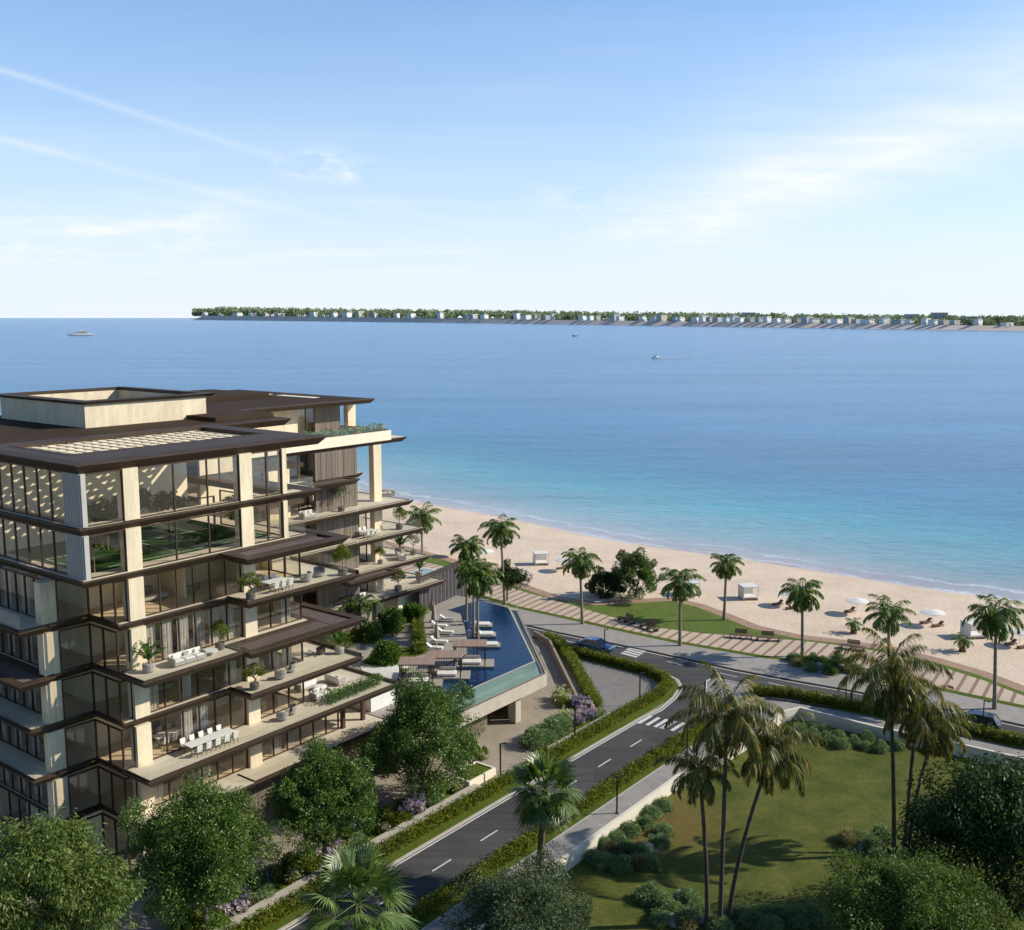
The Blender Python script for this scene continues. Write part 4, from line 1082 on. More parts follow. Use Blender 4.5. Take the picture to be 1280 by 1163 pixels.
for i, (px, s_, st_) in enumerate([(1139, 17, 3), (1173, 20, 4), (935, 18, 3), (1215, 20, 2)]):
    x, y = coast(px); d = math.hypot(x, y); u_ = d / 1290; k_ = 1.07
    lab = ['left one of two long grey blocks above the far-shore houses at the right', 'right and taller one of two long grey blocks above the far-shore houses', 'long pale block rising over the trees in the middle of the far shore', 'low wide grey block furthest right among the trees of the far shore'][i]
    t = thing('apartment_block', lab, 'building', (x * k_, y * k_, coast_z(d, k_)), math.atan2(y, x) - math.pi / 2)
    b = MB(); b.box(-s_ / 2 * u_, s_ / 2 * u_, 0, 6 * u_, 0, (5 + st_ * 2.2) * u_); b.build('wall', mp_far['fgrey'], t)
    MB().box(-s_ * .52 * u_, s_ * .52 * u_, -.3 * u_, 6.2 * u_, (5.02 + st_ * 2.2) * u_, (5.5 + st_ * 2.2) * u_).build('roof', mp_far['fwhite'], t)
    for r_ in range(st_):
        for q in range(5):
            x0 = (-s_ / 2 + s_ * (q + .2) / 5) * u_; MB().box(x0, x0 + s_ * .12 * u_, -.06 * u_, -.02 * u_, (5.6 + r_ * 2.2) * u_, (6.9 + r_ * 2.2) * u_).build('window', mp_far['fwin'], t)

# ------------------------------------------------------------------ boats
def hull_mesh(b, l, w_, h, sheer=0.25):
    n = 12; rings = []
    for i in range(n + 1):
        t_ = i / n; x = -l / 2 + l * t_
        hw = w_ / 2 * (1 - max(0, (t_ - 0.55) / 0.45) ** 2.2) * (0.88 + 0.12 * min(1, t_ * 5)); hw = max(hw, 0.03)
        zt = h * (1 + sheer * t_ * t_)
        rings.append([(x, -hw, zt), (x, -hw * 0.85, 0.25 * h), (x, -hw * 0.35, -0.4 * h), (x, hw * 0.35, -0.4 * h), (x, hw * 0.85, 0.25 * h), (x, hw, zt)])
    vs = [p for r_ in rings for p in r_]
    fs = [(i * 6 + k_, i * 6 + (k_ + 1) % 6, (i + 1) * 6 + (k_ + 1) % 6, (i + 1) * 6 + k_) for i in range(n) for k_ in range(6)]
    fs += [tuple(range(5, -1, -1)), tuple(range(n * 6, n * 6 + 6))]
    b.add(vs, fs)
x, y = at(100, 419.6, -0.8)
t = thing('yacht', 'large white motor yacht with stacked decks lying far out on the left', 'yacht', (x, y, -0.9), R(212))
b = MB(); hull_mesh(b, 58, 10, 4.6); b.build('hull', M['hull'], t)
b = MB(); b.cbox((-3, 0, 6.2), (34, 8, 3), 0, 1.0); b.cbox((-4, 0, 9.0), (22, 7, 2.6), 0, 1.0); b.cbox((-5, 0, 11.4), (11, 5.5, 2.0), 0, .8); b.build('superstructure', M['white'], t)
b = MB(); b.cbox((-3, 0, 6.5), (32, 8.1, 1.0)); b.cbox((-4, 0, 9.2), (20.5, 7.1, 1.0)); b.build('window_band', M['carglass'], t)
b = MB(); b.tube([(-6, 0, 12), (-7.5, 0, 19)], [.5, .15], 6); b.tube([(-8, -3, 14.5), (-8, 3, 14.5)], .25, 6); b.build('mast', M['white'], t)
MB().box(-29, 24, -5.05, 5.05, 0.3, 1.1).build('boot_stripe', M['hullblue'], t)
for i, (px, py, l, hd, hullm, lab) in enumerate([(718, 420.5, 15, 215, 'hullblue', 'small dark-hulled motorboat farther out, with a faint wake'), (820, 448, 12, 215, 'hull', 'white cabin motorboat nearest the beach, trailing a long thin wake')]):
    x, y = at(px, py, -0.8)
    t = thing('motorboat', lab, 'boat', (x, y, -0.8), R(hd))
    b = MB(); hull_mesh(b, l, l * .30, l * .10); b.build('hull', M[hullm], t)
    b = MB(); b.cbox((-l * .04, 0, l * .15), (l * .36, l * .22, l * .13), 0, l * .03); b.cbox((-l * .10, 0, l * .245), (l * .26, l * .24, l * .025)); b.build('cabin', M['white'], t)
    b = MB(); b.cbox((l * .10, 0, l * .165), (l * .10, l * .223, l * .06), ry=-.5); b.build('windscreen', M['carglass'], t)
    b = MB(); b.cbox((-l * .5, 0, l * .08), (l * .05, l * .07, l * .12)); b.build('outboard_motor', M['blacksteel'], t)
    L_ = [45, 85][i]; V = []
    wk = MB()
    for s_ in range(30):
        a0, a1 = s_ / 30, (s_ + 1) / 30
        w0 = l * .18 * (1 - a0) + .2; w1 = l * .18 * (1 - a1) + .2
        if s_ % 4 == 3 and s_ > 12: continue
        wk.add([(-l * .45 - L_ * a0, -w0, .035), (-l * .45 - L_ * a1, -w1, .035), (-l * .45 - L_ * a1, w1, .035), (-l * .45 - L_ * a0, w0, .035)], [(0, 1, 2, 3)])
    o = wk.build('wake', M['foam'], None, loc=(x, y, -.8), rz=R(hd)); struct(o)
# ================================================================== THE APARTMENT BUILDING
BLD = thing('apartment_building', 'large terraced apartment building with bronze-edged floor slabs and glass walls on the left', 'building', (OX, OY, 0), ROTB)
def Z_(k): return 1.28 + 3.743 * k
ZR = 32.0
ZL = {k: Z_(k) for k in range(0, 8)}; ZL[8] = ZR
M['ribbed'] = pm('ribbed_pier_render', (0.52, 0.50, 0.47), (0.44, 0.42, 0.40), 1.0, 0.7)

def slab(poly, z, th=0.56, ins=0.42, finish=None, lab=None, name='floor_slab', rim=0.20, fm='floor'):
    n = len(poly)
    a = sum(poly[i][0] * poly[(i + 1) % n][1] - poly[(i + 1) % n][0] * poly[i][1] for i in range(n))
    if a < 0: poly = poly[::-1]
    b = MB()
    b.prism(poly, z - 0.10, z, bottom=False)
    low = inset(poly, ins)
    vs = [(x, y, z - th) for x, y in low] + [(x, y, z - 0.10) for x, y in poly]
    m_ = len(poly)
    b.add(vs, [(i, (i + 1) % m_, m_ + (i + 1) % m_, m_ + i) for i in range(m_)])
    b.cur = 1; b.add([(x, y, z - th) for x, y in low], [tuple(range(m_ - 1, -1, -1))])
    o = b.build(name, [M['bronze'], M['soffit']], BLD)
    if lab: o['label'] = lab
    if finish is not False:
        f = MB().prism(finish or inset(poly, rim), z, z + 0.045, bottom=False).build('floor_finish', M[fm], o)
    return o

def windows(pts, z0, z1, sp, par=None, mw=0.09, first=True, glass='glass'):
    """one glazed wall: bronze frame, with the panes as its child"""
    fr = MB(); gl = MB()
    for i in range(len(pts) - 1):
        a = Vector(pts[i]); b = Vector(pts[i + 1]); l = (b - a).length; d = (b - a) / l; ang = math.atan2(d.y, d.x)
        n = max(1, round(l / sp))
        for k in range(n + 1):
            q = a + d * (l * k / n)
            fr.cbox((q.x, q.y, (z0 + z1) / 2), (mw, 0.15, z1 - z0 - 0.01), ang)
        m_ = (a + b) / 2
        for zc, hh in ((z0 + 0.05, 0.09), (z1 - 0.06, 0.11)):
            fr.cbox((m_.x, m_.y, zc), (l - mw, 0.11, hh), ang)
        gl.add([(a.x, a.y, z0 + .1), (b.x, b.y, z0 + .1), (b.x, b.y, z1 - .1), (a.x, a.y, z1 - .1)], [(0, 1, 2, 3)])
    o = fr.build('window_wall', M['mullion'], par or BLD); gl.build('pane', M[glass], o)
    return o

def railing(pts, z, h=1.1, sp=1.6, par=None):
    gl = MB(); rl = MB()
    for i in range(len(pts) - 1):
        a = Vector(pts[i]); b = Vector(pts[i + 1]); l = (b - a).length; d = (b - a) / l
        n = max(1, round(l / sp)); ang = math.atan2(d.y, d.x)
        for k in range(n):
            p = a + d * (l * k / n + 0.02); q = a + d * (l * (k + 1) / n - 0.02); m_ = (p + q) / 2
            gl.cbox((m_.x, m_.y, z + h / 2 + 0.02), ((q - p).length, 0.016, h), ang)
        m_ = (a + b) / 2
        rl.cbox((m_.x, m_.y, z + 0.03), (l, 0.06, 0.10), ang)
    o = gl.build('glass_railing', M['railglass'], par or BLD); rl.build('base_channel', M['mullion'], o)
    return o

def pergola(outer, z, inner, th=0.62, lab=None, ax='x'):
    """open frame with close slats"""
    n = len(outer); a = sum(outer[i][0] * outer[(i + 1) % n][1] - outer[(i + 1) % n][0] * outer[i][1] for i in range(n))
    if a < 0: outer = outer[::-1]; inner = inner[::-1]
    low = inset(outer, 0.45); b = MB(); m_ = n
    # ring top, outer bevel, inner face
    vs = [(x, y, z) for x, y in outer] + [(x, y, z) for x, y in inner] + [(x, y, z - 0.1) for x, y in outer] + [(x, y, z - th) for x, y in low] + [(x, y, z - th) for x, y in inner]
    fs = []
    for i in range(m_):
        j = (i + 1) % m_
        fs += [(i, j, m_ + j, m_ + i), (2 * m_ + i, 2 * m_ + j, j, i), (3 * m_ + i, 3 * m_ + j, 2 * m_ + j, 2 * m_ + i), (4 * m_ + i, 4 * m_ + j, 3 * m_ + j, 3 * m_ + i), (m_ + i, m_ + j, 4 * m_ + j, 4 * m_ + i)]
    b.add(vs, fs)
    o = b.build('pergola', [M['bronze']], BLD)
    if lab: o['label'] = lab
    return o
def slats(par, x0, x1, y0, y1, z, step=0.30, w_=0.21, along='y', th=0.12):
    b = MB()
    if along == 'y':
        k = x0
        while k + w_ <= x1: b.box(k, k + w_, y0, y1, z - th, z); k += step
    else:
        k = y0
        while k + w_ <= y1: b.box(x0, x1, k, k + w_, z - th, z); k += step
    return b.build('slats', M['slat'], par)
M['slat'] = pm('pergola_slat', (0.20, 0.155, 0.145), (0.15, 0.115, 0.108), 1.2, 0.6)

BK = 18.0
# ---- floor slabs of the near block
S = {}
S[1] = [(-1.05, -2.6), (24.6, -2.6), (24.6, 8), (16.5, 8), (16.5, BK), (-4.0, BK), (-4.0, 3.75), (-1.05, 3.75)]
S[2] = [(-1.05, -3.05), (24.8, -3.05), (24.8, 6.2), (16.6, 6.2), (16.6, BK), (-6.0, BK), (-6.0, 3.75), (-1.05, 3.75)]
S[3] = [(-1.05, -0.2), (8.25, -0.2), (8.25, -3.0), (20.5, -3.0), (20.5, 6.2), (16.6, 6.2), (16.6, BK), (-6.0, BK), (-6.0, 3.75), (-1.05, 3.75)]
S[4] = [(-1.05, -3.0), (7.8, -3.0), (7.8, -0.45), (16.8, -0.45), (16.8, BK), (-4.0, BK), (-4.0, 3.75), (-1.05, 3.75)]
S[5] = [(-1.05, -0.2), (8.35, -0.2), (8.35, -2.9), (20.4, -2.9), (20.4, 6.2), (16.6, 6.2), (16.6, BK), (-6.3, BK), (-6.3, 3.75), (-1.05, 3.75)]
S[6] = [(-3.65, -0.35), (17.0, -0.35), (17.0, BK), (-3.65, BK)]
for k_ in range(1, 7):
    slab(S[k_], ZL[k_])
# level 7: only a ring round the tall winter garden
b = MB(); z = ZL[7]
ro = [(-3.65, -0.35), (18.5, -0.35), (18.5, BK), (-3.65, BK)]; ri = [(-2.2, 1.1), (15.6, 1.1), (15.6, BK - 1), (-2.2, BK - 1)]
pergola(ro, z, ri, th=0.56)
b.prism([(-2.9, 0.0), (16.6, 0.0), (16.6, 1.1), (-2.9, 1.1)], z + 0.003, z + 0.05); b.prism([(-3.35, 0.02), (-2.92, 0.02), (-2.92, 17), (-3.35, 17)], z + .003, z + .05)
b.build('floor_finish', M['floor'], BLD)

# ---- pergolas beside the balconies
p = pergola([(7.8, -3.65), (18.6, -3.65), (18.6, 3.0), (17.02, 3.0), (17.02, -0.36), (7.8, -0.36)], ZL[6] + 0.002, [(8.6, -2.7), (17.6, -2.7), (17.6, 2.3), (17.4, 2.3), (17.4, -0.8), (8.6, -0.8)])
slats(p, 8.6, 17.38, -2.7, -0.8, ZL[6] - 0.16)
p = pergola([(7.81, -3.7), (20.2, -3.7), (20.2, 4.6), (16.82, 4.6), (16.82, -0.47), (7.81, -0.47)], ZL[4] + 0.002, [(8.5, -2.9), (19.4, -2.9), (19.4, 3.8), (17.3, 3.8), (17.3, -0.9), (8.5, -0.9)])
slats(p, 8.5, 17.25, -2.9, -0.9, ZL[4] - 0.14); slats(p, 17.3, 19.4, -2.9, 3.8, ZL[4] - 0.14)
for kk in (4, 2):
    if kk == 4:
        p = pergola([(-6.8, 3.4), (-4.02, 3.4), (-4.02, BK), (-6.8, BK)], ZL[4] + .002, [(-6.1, 4.1), (-4.6, 4.1), (-4.6, BK - .6), (-6.1, BK - .6)])
        slats(p, -6.1, -4.6, 4.1, BK - .6, ZL[4] - .14, along='x')
# ---- roof with the louvred rooflight
zt = ZR; H0, H1, H2, H3 = -1.3, 16.2, 4.5, 12.9
RO = [(-3.7, -0.45), (19.2, -0.45), (19.2, 14.2), (27.8, 14.2), (27.8, 40), (-3.7, 40)]
rb = MB()
low = inset(RO, 0.55); n = len(RO)
rb.add([(x, y, zt - 0.10) for x, y in RO] + [(x, y, zt - 0.02) for x, y in RO], [(i, (i + 1) % n, n + (i + 1) % n, n + i) for i in range(n)])
rb.add([(x, y, zt - 0.72) for x, y in low] + [(x, y, zt - 0.10) for x, y in RO], [(i, (i + 1) % n, n + (i + 1) % n, n + i) for i in range(n)])
rimp = inset(RO, 0.75)
rb.add([(x, y, zt - 0.02) for x, y in RO] + [(x, y, zt + 0.10) for x, y in rimp], [(i, (i + 1) % n, n + (i + 1) % n, n + i) for i in range(n)])
def hole_ring(b, outer, hz, z, flip=False):
    """flat face with a rectangular hole, as four pieces"""
    (x0, x1, y0, y1) = hz; (a0, a1, b0, b1) = outer
    b.add([(a0, b0, z), (a1, b0, z), (x1, y0, z), (x0, y0, z)], [(0, 1, 2, 3)]); b.add([(a1, b0, z), (a1, b1, z), (x1, y1, z), (x1, y0, z)], [(0, 1, 2, 3)])
    b.add([(a1, b1, z), (a0, b1, z), (x0, y1, z), (x1, y1, z)], [(0, 1, 2, 3)]); b.add([(a0, b1, z), (a0, b0, z), (x0, y0, z), (x0, y1, z)], [(0, 1, 2, 3)])
rb.cur = 0
hole_ring(rb, (rimp[0][0], rimp[1][0], rimp[0][1], 14.95), (H0, H1, H2, H3), zt + 0.10)
rb.cur = 1
rb.sheet([(rimp[0][0], 14.95), (27.05, 14.95), (27.05, 39.25), (rimp[0][0], 39.25)], zt + 0.10)
rb.cur = 2
hole_ring(rb, (low[0][0], low[1][0], low[0][1], 14.75), (H0, H1, H2, H3), zt - 0.72)
rb.sheet([(low[0][0], 14.75), (27.25, 14.75), (27.25, 39.4), (low[0][0], 39.4)], zt - 0.72)
rb.cur = 0
for (x0, x1, y0, y1) in ((H0 - .25, H0, H2, H3), (H1, H1 + .25, H2, H3), (H0 - .25, H1 + .25, H2 - .25, H2), (H0 - .25, H1 + .25, H3, H3 + .25)): rb.box(x0, x1, y0, y1, zt - .70, zt + 0.13)
roof = rb.build('roof', [M['bronze'], M['roof'], M['soffit']], BLD)
# louvres: cream diagonal blades crossing cream bars
lv = MB(); sgn = 0
k = H0 + 0.1
nb = 0
while k < H1 - 0.3:
    lv.box(k, k + 0.10, H2 + .02, H3 - .02, zt - 0.42, zt - 0.08); k += 1.09; nb += 1
cell = 0
yk = H2 + 0.15; row = 0
while yk < H3 - 0.3:
    k = H0 + 0.2; c_ = 0
    while k < H1 - 1.0:
        lv.cbox((k + 0.5, yk + 0.22, zt - 0.2), (0.95, 0.38, 0.04), rz=0.35 if (row + c_) % 2 else -0.35, rx=0.35)
        k += 1.09; c_ += 1
    yk += 0.66; row += 1
lv.build('rooflight_louvres', M['stone'], roof)
# two raised roof steps behind, and the open-topped plant screen
b = MB(); b.prism([(20.0, 16.0), (27.0, 16.0), (27.0, 26.0), (20.0, 26.0)], zt + .11, zt + .5); b.build('roof_step', M['roof'], roof)
bx0, bx1, by0, by1 = 9.3, 22.3, 20.6, 36.0
wt = at_depth(112, 506, W(9.3, 20.6)[1]).z
scr = MB()
t_ = 0.35
for (x0, x1, y0, y1) in ((bx0, bx1, by0, by0 + t_), (bx0, bx1, by1 - t_, by1), (bx0, bx0 + t_, by0 + t_, by1 - t_), (bx1 - t_, bx1, by0 + t_, by1 - t_)): scr.box(x0, x1, y0, y1, zt + .09, wt)
po = scr.build('plant_screen_wall', M['stone'], roof)
b = MB(); oc = [(bx0 - .6, by0 - .6), (bx1 + .9, by0 - .6), (bx1 + .9, by1 + .6), (bx0 - .6, by1 + .6)]; ic = [(bx0 + .36, by0 + .36), (bx1 - .36, by0 + .36), (bx1 - .36, by1 - .36), (bx0 + .36, by1 - .36)]
vs = [(x, y, wt + 0.28) for x, y in oc] + [(x, y, wt + 0.34) for x, y in ic] + [(x, y, wt + .003) for x, y in inset(oc, .35)] + [(x, y, wt + .003) for x, y in ic]
fs = []
for i in range(4):
    j = (i + 1) % 4
    fs += [(i, j, 4 + j, 4 + i), (8 + i, 8 + j, j, i), (12 + i, 12 + j, 8 + j, 8 + i), (4 + i, 4 + j, 12 + j, 12 + i)]
b.add(vs, fs); b.build('coping', M['bronze'], po)

# ---- columns
def column(x0, x1, y0, y1, z0, z1, m_='stone', lab=None, name='column'):
    o = MB().box(x0, x1, y0, y1, z0, z1).build(name, M[m_], BLD)
    if lab: o['label'] = lab
    return o
def col_levels(x0, x1, y0, y1, ks):
    for k_ in ks:
        top = (ZL[k_ + 1] - (0.70 if k_ == 7 else 0.56)) if k_ > 0 else ZL[1] - .56
        z0 = ZL[k_] + 0.045 if k_ > 0 else 0.0
        column(x0, x1, y0, y1, z0, top)
col_levels(0.0, 1.22, -0.12, 0.75, range(0, 8))
col_levels(10.2, 11.4, -0.12, 0.75, range(0, 8))
col_levels(14.5, 14.95, -0.12, 0.5, (6, 7))
col_levels(-4.5, -3.3, 3.95, 4.8, (1, 2, 3, 4, 5))
col_levels(-1.9, -1.2, 10.5, 11.5, (1, 3, 5))
# ribbed corner pier of the winter garden
for k_ in (6, 7):
    b = MB(); z0 = ZL[k_] + .05; z1 = ZL[k_ + 1] - (0.71 if k_ == 7 else 0.57)
    b.box(-3.22, -2.86, -0.1, 2.2, z0, z1)
    for i in range(11):
        yy = 0.0 + i * 0.207; b.box(-3.30, -3.221, yy, yy + 0.11, z0, z1)
    b.build('ribbed_pier', M['ribbed'], BLD)

# ---- glazing
for k_ in (1, 2, 3, 4, 5):
    z0 = ZL[k_] + 0.045; z1 = ZL[k_ + 1] - 0.56
    windows([(-0.95, 0.25), (0.0, 0.25)], z0, z1, 1.0)
    windows([(1.25, 0.25), (10.18, 0.25)], z0, z1, 1.5)
    windows([(11.43, 0.25), (16.35, 0.25)] if k_ > 1 else [(11.43, 0.25), (20.3, 0.25)], z0, z1, 1.45)
    windows([(-0.95, 0.25), (-0.95, 3.85), (-3.3, 3.95)], z0, z1, 1.8)
    windows([(-3.75, 4.85), (-3.75, 17.0)], z0, z1, 1.35)
    if k_ > 1: windows([(16.35, 0.25), (16.35, 4.0)], z0, z1, 1.6)
for k_ in (6, 7):
    z0 = ZL[k_] + 0.045; z1 = ZL[k_ + 1] - (0.71 if k_ == 7 else 0.57)
    windows([(-2.84, 0.05), (-0.02, 0.05)], z0, z1, 2.9); windows([(1.25, 0.05), (10.18, 0.05)], z0, z1, 3.0)
    windows([(11.43, 0.05), (14.45, 0.05)], z0, z1, 1.6); windows([(14.98, 0.2), (14.98, 9.0)], z0, z1, 2.2)
    windows([(-3.15, 2.22), (-3.15, 17.0)], z0, z1, 1.9)
# ---- interiors: oak floors, inner walls, curtains
for k_ in (1, 2, 3, 4, 5):
    z0 = ZL[k_] + 0.046; z1 = ZL[k_ + 1] - 0.561
    f = MB(); f.sheet([(-.85, 0.4), (16.2, .4), (16.2, 5.3), (-.85, 5.3)], z0 + .02); f.sheet([(-3.6, 5.35), (-.2, 5.35), (-.2, 17), (-3.6, 17)], z0 + .02); f.build('interior_floor', M['floor_in'], BLD)
    w_ = MB(); w_.box(0.0, 16.2, 5.4, 5.6, z0, z1); w_.box(-0.2, -0.02, 5.4, 17, z0, z1); w_.box(0.0, 16.2, .5, 5.39, z1 - .03, z1 - .004)
    for uu, dv in ((2.6, 2.0), (6.2, 3.2), (12.1, 2.4)):
        if (k_ + int(uu)) % 2: w_.box(uu, uu + 0.18, 5.38 - dv, 5.38, z0, z1 - .04)
    w_.box(16.3, 16.5, 4.1, BK, z0, z1)
    w_.build('interior_wall', M['wall_in'], BLD)
    c_ = MB(); rr = random.Random(k_)
    for seg in range(11):
        if rr.random() < 0.42:
            u0 = 1.4 + seg * 1.45
            if 9.4 < u0 < 11.6 or u0 > 15: continue
            for q in range(7): c_.cbox((u0 + 0.1 + q * 0.14, 0.62 + 0.05 * (q % 2), (z0 + z1) / 2), (0.15, 0.03, z1 - z0 - 0.1), 0.5 if q % 2 else -0.5)
    for seg in range(5):
        v0 = 5.4 + seg * 2.6
        for q in range(9): c_.cbox((-3.3 + 0.05 * (q % 2), v0 + q * .14, (z0 + z1) / 2), (0.03, 0.15, z1 - z0 - .1), 0.5 if q % 2 else -0.5)
    c_.build('curtain', M['curtain'], BLD)
    # a ceiling cove and a long sideboard
    sb = MB(); sb.box(2.8, 5.2, 4.9, 5.38, z0, z0 + .8); sb.box(12.6, 15.0, 4.9, 5.38, z0, z0 + .8); sb.cbox((4.4, 3.6, z0 + .38), (2.4, .9, .42), bev=.1); sb.cbox((8.0, 3.8, z0 + .36), (1.8, .9, .05)); sb.box(7.3, 7.4, 3.5, 4.1, z0, z0 + .36); sb.box(8.6, 8.7, 3.5, 4.1, z0, z0 + .36)
    sb.build('built_in_furniture', M['greyfab'], BLD)
z0 = ZL[6] + 0.05
b = MB(); b.sheet([(-2.3, 1.6), (14.6, 1.6), (14.6, 13.3), (-2.3, 13.3)], z0 + .02); b.build('green_court', M['court'], BLD)
b = MB()
for (x0, x1, y0, y1) in ((-1.7, 14, 2.2, 2.28), (-1.7, 14, 8.2, 8.28), (-1.7, -1.62, 2.2, 8.28), (6.0, 6.08, 2.2, 8.28)): b.box(x0, x1, y0, y1, z0 + .022, z0 + .03)
b.build('court_line', M['line'], BLD)
b = MB(); b.box(-2.9, 14.7, 13.4, 13.7, z0, ZR - .75)
b.build('interior_wall', M['wall_in'], BLD)
b = MB()
for x in (3.0, 7.6, 12.0): b.box(x, x + 0.14, 5.9, 6.04, z0, z0 + 3.2)
b.box(3.0, 12.14, 5.93, 6.0, z0 + 3.2, z0 + 3.3); b.build('court_frame', M['blacksteel'], BLD)

# ---- railings of the near block
def zf(k_): return ZL[k_] + 0.045
railing([(-0.85, 0.15), (-0.85, -2.85), (24.55, -2.85), (24.55, 6.0)], zf(2)); railing([(8.45, -0.1), (8.45, -2.8), (20.3, -2.8), (20.3, 6.0)], zf(3))
railing([(-0.85, 0.15), (-0.85, -2.8), (7.6, -2.8), (7.6, -0.6)], zf(4)); railing([(8.55, -0.1), (8.55, -2.7), (20.2, -2.7), (20.2, 6.0)], zf(5))
railing([(8.8, -0.2), (8.8, -2.4), (24.3, -2.4)], zf(1))
for k_, uo in ((3, -5.8), (5, -6.1), (2, -5.8)):
    railing([(-1.3, 3.95), (uo, 3.95), (uo, 17.5)], zf(k_))
railing([(15.1, -0.1), (16.8, -0.1), (16.8, 8)], zf(6))
# brown parapet upstands at the ends of the balconies
for k_, uu in ((2, 24.62), (3, 20.32), (5, 20.22)):
    MB().box(uu - .02, uu + .06, -2.9, 6.05, ZL[k_] + .003, ZL[k_] + .34).build('parapet', M['bronze'], BLD)

# ---- lowest storey, in the shade below the first slab
b = MB()
for i in range(8): b.box(8.9 + i * .46, 8.9 + i * .46 + .43, -0.2 + .02 * (i % 2), .3, 0, ZL[1] - .57)
b.build('timber_wall', M['timber'], BLD); b = MB()
for i in range(16): b.box(16.6 + i * .46, 16.6 + i * .46 + .43, -0.2 + .02 * (i % 2), .3, 0, ZL[1] - .57)
b.build('timber_wall', M['timber'], BLD)
windows([(1.3, 0.3), (8.8, 0.3)], 0.02, ZL[1] - .57, 1.25); windows([(12.7, 0.5), (16.5, .5)], 0.02, ZL[1] - .57, 1.25)
windows([(-0.9, 0.3), (-0.9, 3.7), (-2.5, 3.8), (-2.5, 15)], 0.02, ZL[1] - .57, 1.5)
b = MB(); b.box(0, 24, 5, 5.3, 0, ZL[1] - .57); b.box(-.2, 0, 5, 17, 0, ZL[1] - .57); b.build('interior_wall', M['wall_in'], BLD)
for uu in (20.6, 23.1): MB().box(uu, uu + .32, -.05, .3, zf(1), ZL[2] - .57).build('post', M['brownsteel'], BLD)

# ================================================================== far wing of the same building
FB = 40
tips = {2: 56.0, 3: 53.2, 4: 52.2, 5: 50.2}
for k_ in (2, 3, 4, 5):
    slab([(26.0, 18.5), (tips[k_], 18.5), (tips[k_], 30), (26.0, 30)], ZL[k_], lab='floor slab of the far wing')
    railing([(26.2, 18.75), (40.8 if k_ != 2 else 55.6, 18.75)], zf(k_))
    railing([(41.2, 18.75), (tips[k_] - .4, 18.75), (tips[k_] - .4, 29)], zf(k_))
p = pergola([(34.3, 18.5), (41.3, 18.5), (41.3, 20.85), (34.3, 20.85)], ZL[6] + .002, [(34.9, 19.0), (40.7, 19.0), (40.7, 20.5), (34.9, 20.5)]); slats(p, 34.9, 40.7, 19.0, 20.5, ZL[6] - .1)
p = pergola([(37.4, 16.3), (45.4, 16.3), (45.4, 18.48), (37.4, 18.48)], ZL[3] + .005, [(38.0, 16.9), (44.8, 16.9), (44.8, 18.0), (38.0, 18.0)]); slats(p, 38, 44.8, 16.9, 18.0, ZL[3] - .1)
slab([(22, 18.0), (34.28, 18.0), (34.28, 21.6), (44.8, 21.6), (44.8, 30), (22, 30)], ZL[6]); railing([(23, 18.25), (34.0, 18.25), (34.0, 20.8)], zf(6))
slab([(20, 20.8), (51.6, 20.8), (51.6, FB), (20, FB)], ZL[7])
b = MB(); b.box(20.2, 48.8, 20.75, 21.1, ZL[7] - .12, ZL[7] + 1.05); b.box(48.45, 48.8, 21.1, 33, ZL[7] + .05, ZL[7] + 1.05); b.build('parapet', M['cream'], BLD)
railing([(22, 21.0), (48.6, 21.0), (48.6, 30)], ZL[7] + 1.05, 0.75)
# columns, timber cores, stone panels, glass of the far wing
for k_ in (1, 2, 3, 4): column(46.2, 47.5, 21.2, 22.0, zf(k_), ZL[k_ + 1] - .57)
column(46.2, 47.5, 21.2, 22.0, zf(5), ZL[7] - .57, lab='tall two-storey column of the far wing')
for k_ in (1, 2, 3, 4, 5, 6):
    z0 = zf(k_); z1 = ZL[k_ + 1] - .57
    u0, u1 = (36.7, 43.2)
    b = MB()
    for i in range(15): b.box(u0 + i * .433, u0 + i * .433 + .41, 20.9 + .03 * (i % 2), 21.3, z0, z1)
    b.box(u1 - .05, u1 + .25, 21.3, 27, z0, z1)
    b.build('timber_wall', M['timber'], BLD)
    windows([(22.5, 22.4), (30.5, 22.4)], z0, z1, 1.6); windows([(34.0, 22.2), (36.6, 22.2)], z0, z1, 1.3)
    if k_ < 5: windows([(43.5, 22.6), (46.1, 22.6), (46.1, 29)] if k_ != 5 else [(43.5, 23), (46.1, 23)], z0, z1, 1.3)
    MB().box(30.6, 33.9, 22.0, 22.4, z0, z1).build('stone_panel', M['stone'], BLD)
    w_ = MB(); w_.box(21.5, 43.2 if k_ > 4 else 46.0, 28.0, 28.2, z0, z1); w_.build('interior_wall', M['wall_in'], BLD)
# penthouse of the far wing
z0 = zf(7); z1 = ZR - .71
column(49.2, 50.5, 28.6, 29.4, z0, z1); b = MB()
for i in range(10): b.box(43.7 + i * .42, 43.7 + i * .42 + .40, 28.6 + .03 * (i % 2), 29.0, z0, z1)
b.build('timber_wall', M['timber'], BLD)
MB().box(30.0, 40.7, 28.3, 28.6, z0, z1).build('stone_panel', M['stone'], BLD)
windows([(40.8, 28.6), (43.6, 28.6)], z0, z1, 1.4)
slab([(27.9, 25.6), (51.0, 25.6), (51.0, 52.5), (27.9, 52.5)], ZR + .003, finish=False, name='roof')
b = MB(); b.sheet([(29, 26.6), (50.2, 26.6), (50.2, 51.7), (29, 51.7)], ZR + .02); fr_ = b.build('roof_membrane', M['roof'], BLD)
b = MB(); b.box(46.3, 47.6, 32, 39, ZR + .03, ZR + .07); b.box(46.3, 47.6, 41, 48, ZR + .03, ZR + .07); b.build('rooflight', M['cream'], BLD)
b = MB(); b.box(29, 44.5, 38, 50, ZR + .03, ZR + .5); b.build('roof_step', M['roof'], BLD)
